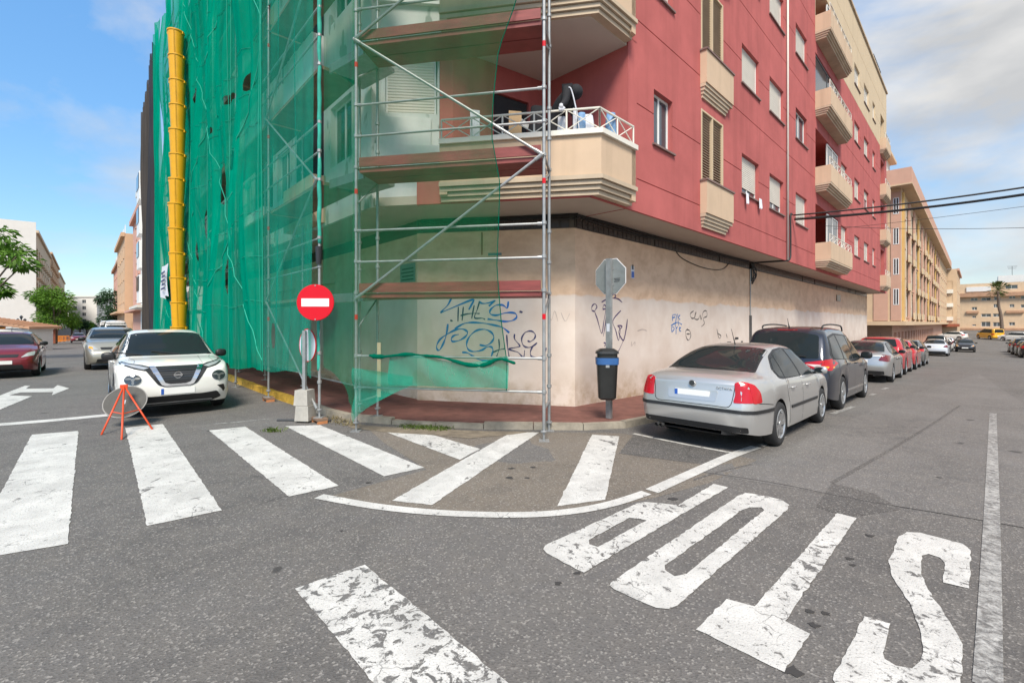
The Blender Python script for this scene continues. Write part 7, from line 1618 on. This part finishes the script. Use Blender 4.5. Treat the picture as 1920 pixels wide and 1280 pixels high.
for (z0, z1, dx) in ((ezz(520), ezz(500), 0),): mb.tube([PE(exx(1899), z0, 3), PE(exx(1899), z1, 3)], .05, 5); [mb.tube([PE(exx(1899) - .9 + .1 * k, z1 - .3 * k, 3), PE(exx(1899) + .9 - .1 * k, z1 - .3 * k, 3)], .03, 4) for k in range(3)]
mb.build('tv_aerial', 'steel_dark', t3)
bs = thing('street_sign', 'round blue traffic sign near the palm tree', 'sign', (*rpos(-9.5, 125), gz(*rpos(-9.5, 125)))); g0 = gz(*rpos(-9.5, 125))
MB().tube([(0, 0, 0), (0, 0, 2.6)], .04, 6).build('post', 'galvanised', bs, world=False); MB().lathe([(0, -.02), (.45, -.02), (.45, .02), (0, .02)], 20, (0, -.06, 2.9), 'y').build('disc', 'blue_sign', bs, world=False)
# left street, right hand row
def Lwin(n, step=3.6): return [(1.0 + step * i, 2.1 + step * i, .9, 2.2, 'w') for i in range(n)]
def face(t, P_end, mat, z0, z1): return wall('end_wall', mat, t, P_end, 0, P_end.L, z0, z1, back=.3)
LD = 4.0
for (sa, sb, D_, z1, mat, lab, tr) in [(44, 52.5, 3.6, 13.0, 'white_wall', 'narrow white building with boxed bay windows beyond the brown net', 'white_metal'), (53, 70, 4.1, 13.3, 'pink_wall', 'pink apartment block beyond the scaffold on the left street', 'pink_wall'), (71, 88, 3.4, 12.2, 'orange_wall', 'orange apartment block beyond the pink one', 'orange_wall'), (89, 118, 4.0, 11.5, 'pink_wall', 'far pink block near the end of the left street', 'roof_tile')]:
    P = PL(D_); tb_ = block(lab, P, sa, sb, gz(*lpos(D_, sa)) - .5, z1, 10, mat, tr, 4, 3.4, 2.6, Lwin(int((sb - sa - 1.5) / 3.6) + (1 if sb - sa < 9 else 0)))
    e0, e1 = lpos(D_, sa - .06), lpos(D_ + 10, sa - .06); pf_ = plane(tuple(e0), tuple(e1)); face(tb_, pf_, mat, gz(*e0) - .5, z1)
    for k in range(4):
        for a in (1.0, 3.6, 6.4): window(tb_, pf_, a, a + 1.1, 4.2 + 2.6 * k, 5.5 + 2.6 * k, -.03, 0, sill=False, lite=True)
    if sb - sa < 9:
        for k in range(4): MB().pbox(P, sa + 1.0, sa + 3.4, 3.3 + 2.6 * k, 5.4 + 2.6 * k, -.6, -.01).build('bay_window', 'white_frame', tb_); MB().pbox(P, sa + 1.2, sa + 3.2, 4.2 + 2.6 * k, 5.3 + 2.6 * k, -.64, -.605).build('pane', 'window_glass', tb_)
    mb = MB().pbox(P, sa, sb, 2.9, 3.1, -.8, -.01); mb.build('awning_slab', tr, tb_)
# left street, left hand row (its faces look towards the road)
def PLo(D): return lambda s, z, d=0.0: (-(D - d) * nL[0] + s * dL[0], -(D - d) * nL[1] + s * dL[1], z)
for (sa, sb, z1, mat, lab, bal) in [(119, 165, 18.2, 'sand_wall', 'sand coloured block with white windowless end wall on the left street', True), (166, 215, 19.6, 'orange_wall', 'orange terraced block with balconies on the left street', True), (216, 275, 18.5, 'sand_wall', 'pale block with dark balconies farther on the left', True), (276, 330, 13.0, 'white_wall', 'small white block at the far left of the street', False)]:
    D_ = -6.5; P = PLo(D_); n = int((sb - sa - 3) / 6)
    tb_ = block(lab, P, sa, sb, gz(*lpos(D_, sa)) - .5, z1, 14, mat, mat, int((z1 - 4) / 3.1), 3.4, 3.1, [(1.2 + 6 * i, 4.6 + 6 * i, .4, 2.6, 'b') for i in range(n)], roofmat='roof_tile')
    e0, e1 = lpos(D_ - 40, sa - .08), lpos(D_, sa - .08); pl_ = plane(tuple(e0), tuple(e1))
    wall('end_wall', 'white_wall' if sa == 119 else mat, tb_, pl_, 0, pl_.L, gz(*e1) - .5, z1 + (1.5 if sa == 119 else 0), back=.3)
# low house, kiosk, containers on the left
pt = G(22, 640); 
hx, hy = -34.5, 31.0
hs_ = thing('low_house', 'low white house with a sloping terracotta roof at the left edge', 'house', (hx, hy, gz(hx, hy)))
Ph = plane((-50, 38.5), (-39.6, 38.5)); zh = gz(-40, 38)
wall('wall', 'white_wall', hs_, Ph, 0, Ph.L, zh - .2, zh + 1.74, back=2)
MB().add([(-50, 38.2, zh + 3.4), (-39.3, 38.2, zh + 1.95), (-39.3, 41, zh + 1.95), (-50, 41, zh + 3.4), (-50, 38.2, zh + 3.1), (-39.3, 38.2, zh + 1.75), (-39.3, 41, zh + 1.75), (-50, 41, zh + 3.1)], [(0, 1, 2, 3), (4, 5, 6, 7), (0, 1, 5, 4), (1, 2, 6, 5), (2, 3, 7, 6), (3, 0, 4, 7)]).build('roof', 'roof_tile', hs_)
mb = MB()
for i in range(26): mb.tube([(-50 + .41 * i, 38.15, zh + 3.42 - .1355 * .41 * i), (-50 + .41 * i, 41, zh + 3.42 - .1355 * .41 * i)], .05, 5)
mb.build('roof_tile_row', 'roof_tile', hs_)
def kiosk(name, label, cat, px, py, w, d, h, mat, door=None):
    c = G(px, py); r = thing(name, label, cat, (c[0], c[1], gz(*c)), AL * 0.9)
    MB().box(-w / 2, w / 2, 0, d, 0.08, h).build('body', mat, r, world=False); MB().box(-w / 2 - .08, w / 2 + .08, -.08, d + .08, h + .002, h + .12).build('top', 'steel_dark' if mat != 'rust_metal' else 'rust_metal', r, world=False)
    for sx_ in (-1, 1): MB().box(sx_ * (w / 2 - .1) - .06, sx_ * (w / 2 - .1) + .06, .05, d - .05, 0, .079).build('foot', 'steel_dark', r, world=False)
    if door: MB().box(-w * .35, w * .35, -.03, -.002, h * .2, h * .85).build('panel', door, r, world=False)
    for k in range(5): MB().box(-w / 2 + w * (k + .5) / 5 - .03, -w / 2 + w * (k + .5) / 5 + .03, -.02, -.0015, .1, h - .02).build('rib', mat, r, world=False) if not door else None
    return r
kiosk('bus_shelter', 'dark glazed kiosk beside the low white house', 'kiosk', 60, 648, 1.8, 1.4, 2.0, 'steel_dark', 'window_glass')
kiosk('site_container', 'rust red metal site container beyond the maroon hatchback', 'container', 87, 645, 1.7, 2.2, 1.75, 'rust_metal')
kiosk('orange_cabinet', 'tall orange panel at the left edge', 'cabinet', -6, 655, .9, .6, 2.0, 'orange_panel', 'orange_panel')
for i, (px, py) in enumerate(((104, 642), (112, 641), (120, 640))):
    c = G(px, py); r = thing('plastic_barrier', ['orange plastic barrier nearest the rust red container', 'middle orange plastic barrier of three', 'orange plastic barrier nearest the distant maroon car'][i], 'barrier', (c[0], c[1], gz(*c)), AL, 'orange barriers by the road works')
    mb = MB().box(-.75, .75, -.04, .04, .9, 1.0).box(-.75, .75, -.04, .04, .12, .22)
    for k in range(9): mb.box(-.75 + .18 * k, -.70 + .18 * k, -.03, .03, .22, .9)
    mb.build('frame', 'barrier_orange', r, world=False)
    for s in (-1, 1): MB().box(s * .5 - .05, s * .5 + .05, -.25, .25, 0, .12).build('foot', 'black_plastic', r, world=False)
c = G(40, 652); lm = thing('street_lamp', 'old style street lamp with several lanterns at the left', 'lamp', (c[0], c[1], gz(*c)))
MB().tube([(0, 0, 0), (0, 0, .5), (0, 0, 2.8)], [.09, .06, .045], 8).build('post', 'steel_dark', lm, world=False, smooth=True)
for (dx, zz) in ((-.35, 2.45), (.35, 2.45), (0, 2.75)):
    MB().tube([(0, 0, zz - .4), (dx * .6, 0, zz - .35), (dx, 0, zz - .05)], .02, 5).build('arm', 'steel_dark', lm, world=False); MB().lathe([(.03, zz - .05), (.12, zz + .25), (.15, zz + .27), (.03, zz + .42)], 8, (dx, 0, 0)).build('lantern', 'lamp_dark', lm, world=False)
# trees
def tree(label, base, trunk, limbs, clumps, mat, n, size, seed, flat=0.6, name='street_tree'):
    r_ = random.Random(seed); t = thing(name, label, 'tree', (base[0], base[1], gz(*base))); g0 = gz(*base)
    mb = MB().tube([(base[0] + trunk[i][0], base[1] + trunk[i][1], g0 + trunk[i][2]) for i in range(len(trunk))], [q[3] for q in trunk], 8)
    top = trunk[-1]
    for (x, y, z, rx, rz) in clumps: mb.tube(catmull([(base[0] + top[0], base[1] + top[1], g0 + top[2] - .2), (base[0] + (top[0] * .5 + x * .5), base[1] + (top[1] * .5 + y * .5), g0 + top[2] * .4 + z * .6 - .2), (base[0] + x, base[1] + y, g0 + z)], 4), [top[3] * .6 * (1 - i / 11) for i in range(9)], 6)
    mb.build('trunk', 'bark', t, smooth=True)
    mb = MB()
    for (x, y, z, rx, rz) in clumps:
        for k in range(n):
            d = Vector((r_.gauss(0, 1), r_.gauss(0, 1), r_.gauss(0, 1))).normalized() * (r_.random() ** .45)
            p = Vector((base[0] + x + d.x * rx, base[1] + y + d.y * rx, g0 + z + d.z * rz))
            out = Vector((d.x, d.y, d.z * .3 + r_.uniform(-.4, .3))).normalized(); sd = out.cross(Vector((r_.gauss(0, .5), r_.gauss(0, .5), 1))).normalized(); l = size * r_.uniform(.6, 1.4); w = l * .22
            q = p + out * l; mid_ = p + out * l * .45; q.z -= l * .25
            mb.add([p, mid_ + sd * w, q, mid_ - sd * w], [(0, 1, 2, 3)])
    mb.build('crown', mat, t, recalc=False); return t
rt = random.Random(2)
def tpos(px, Y): return np.array([(px - CX) / FOC * Y, Y])
def tz(py, Y): return EYE + (606 - py) / FOC * Y
b_ = tpos(-70, 24); g0 = gz(*b_)
cl = []
for (px, py, r1) in ((-24, 470, 40), (4, 462, 36), (30, 486, 30), (-6, 446, 30), (20, 462, 24), (-44, 455, 45), (-12, 532, 18), (2, 548, 12), (42, 497, 20), (-70, 480, 50)):
    p = tpos(px, 24 + rt.uniform(-1, 1)); cl.append((p[0] - b_[0], p[1] - b_[1], tz(py, 24) - g0, r1 / FOC * 24, r1 * .5 / FOC * 24))
tree('feathery dark green tree reaching in at the left edge', b_, [(0, 0, 0, .2), (.1, 0, 1.2, .16), (.15, 0, 1.9, .13)], None, cl, 'leaf_green', 150, .32, 4)
b_ = tpos(103, 62); g0 = gz(*b_); cl = []
for (px, py, r1) in ((70, 553, 17), (92, 548, 18), (115, 556, 18), (85, 570, 16), (104, 578, 22), (122, 586, 20), (90, 592, 22), (110, 600, 24), (130, 598, 16), (80, 605, 14), (98, 560, 16), (120, 570, 15), (96, 582, 18), (74, 562, 12)):
    p = tpos(px, 62 + rt.uniform(-2, 2)); cl.append((p[0] - b_[0], p[1] - b_[1], tz(py, 62) - g0, r1 / FOC * 62, r1 * .62 / FOC * 62))
tree('bright green bushy tree on the left pavement in front of the white end wall', b_, [(0, 0, 0, .22), (0, .1, 1.5, .17), (.1, 0, 2.6, .14)], None, cl, 'leaf_green', 420, .36, 5)
b_ = tpos(208, 70); g0 = gz(*b_); cl = []
for (px, py, r1) in ((195, 556, 10), (205, 548, 12), (188, 564, 8), (213, 560, 14), (203, 575, 14), (216, 582, 14), (206, 594, 16), (198, 600, 12), (220, 598, 10)):
    p = tpos(px, 70 + rt.uniform(-1.5, 1.5)); cl.append((p[0] - b_[0], p[1] - b_[1], tz(py, 70) - g0, r1 / FOC * 70, r1 * .7 / FOC * 70))
tree('dark green tree in front of the pink blocks on the left street', b_, [(0, 0, 0, .2), (0, .1, 1.5, .16), (.1, 0, 2.4, .13)], None, cl, 'leaf_dark', 300, .34, 6)
for i, (px, py, r1, Y, mt, lab) in enumerate(((150, 607, 10, 110, 'leaf_dark', 'small dark tree far down the left street'), (163, 608, 9, 120, 'leaf_green', 'small light green tree far down the left street'), (135, 604, 12, 95, 'leaf_green', 'green tree behind the orange barriers'), (174, 612, 6, 140, 'leaf_dark', 'farthest little tree in the middle of the left street'))):
    b_ = tpos(px, Y); g0 = gz(*b_); cl = [(rt.uniform(-1, 1) * r1 / FOC * Y * .6, rt.uniform(-.5, .5), tz(py + rt.uniform(-r1, r1) * .5, Y) - g0, r1 * .7 / FOC * Y, r1 * .5 / FOC * Y) for _ in range(5)]
    tree(lab, b_, [(0, 0, 0, .2), (0, 0, 2.0, .15)], None, cl, mt, 160, .5, 20 + i)
# far houses closing the left street
for (px, Y, w, z1, mat, lab) in ((178, 230, 22, 7.5, 'sand_wall', 'low sand coloured houses closing the left street'), (156, 205, 12, 13.5, 'white_wall', 'white house with dark balconies far down the left street')):
    c = tpos(px, Y); Pf = plane((c[0] - w / 2, c[1]), (c[0] + w / 2, c[1])); block(lab, Pf, 0, w, gz(*c) - .5, z1, 8, mat, mat, 2 if z1 < 9 else 4, 1.5, 2.8, [(1.5 + 4 * i, 3.2 + 4 * i, .6, 2.1, 'w') for i in range(int(w / 4.2))])
# palm
Yp_ = 92; b_ = tpos(1880, Yp_); g0 = gz(*b_); pm = thing('palm_tree', 'tall fan palm with slender trunk at the end of the right street', 'palm', (*b_, g0))
tx_, tzz = tpos(1871, Yp_), tz(546, Yp_)
MB().tube(catmull([(b_[0], b_[1], g0), (b_[0] - .35, b_[1], g0 + 4), (tx_[0] + .2, tx_[1], tzz - 3), (tx_[0], tx_[1], tzz)], 5), [.30 - .008 * i for i in range(16)], 8).build('trunk', 'palm_bark', pm, smooth=True)
mb = MB(); rp = random.Random(8)
for k in range(70):
    a = rp.random() * 6.28; el_ = rp.uniform(-.9, 1.2); ln = rp.uniform(1.1, 1.6); d = Vector((math.cos(a) * math.cos(el_), math.sin(a) * math.cos(el_), math.sin(el_))); c0 = Vector((tx_[0], tx_[1], tzz + .3)); e1 = c0 + d * ln
    for j in range(9):
        an = (j - 4) * .28; sd = d.cross(Vector((0, 0, 1))).normalized(); up_ = sd.cross(d); dd = (d * math.cos(an) + sd * math.sin(an)); q = e1 + dd * rp.uniform(.5, .8); q.z -= .15
        mb.add([e1 - d * .4, e1 + dd * .3 + up_ * .02 + sd * .04, q, e1 + dd * .3 - sd * .04], [(0, 1, 2, 3)])
    mb.tube([c0, e1], .02, 4)
mb.build('crown', 'leaf_palm', pm, recalc=False)
# overhead cables across the right street
for (pa, ya, pb, yb, r_, sg_, lab) in ((1484, 404, 1920, 339, .026, .22, 'upper thick black cable crossing the right street'), (1486, 412, 1920, 351, .036, .25, 'lower thick black cable bundle crossing the right street'), (1560, 430, 1920, 383, .008, .1, 'upper thin wire crossing the right street'), (1545, 424, 1920, 416, .009, .25, 'lower thin wire crossing the right street'), (1486, 409, 1920, 346, .010, .3, 'thin wire running between the two thick cables')):
    s, z = onR(pa, ya, DF); a = np.array(PR(DF)(s, z, -.06)); u = (pb - CX) / FOC
    tt_ = (u * a[1] - a[0]) / (nR[0] - u * nR[1]); e = a[:2] + nR * tt_; ze = EYE + (606 - yb) / FOC * e[1]
    far = a[:2] + nR * 10.5; zf_ = a[2] + (ze - a[2]) * 10.5 / tt_ + sg_ * .3
    pts = [(a[0] + (far[0] - a[0]) * k / 16, a[1] + (far[1] - a[1]) * k / 16, a[2] + (zf_ - a[2]) * k / 16 - sg_ * 4 * (k / 16) * (1 - k / 16)) for k in range(17)]
    tag(MB().tube(pts, r_, 6).build('overhead_cable', 'cable_black', None, smooth=True), lab, 'cable')
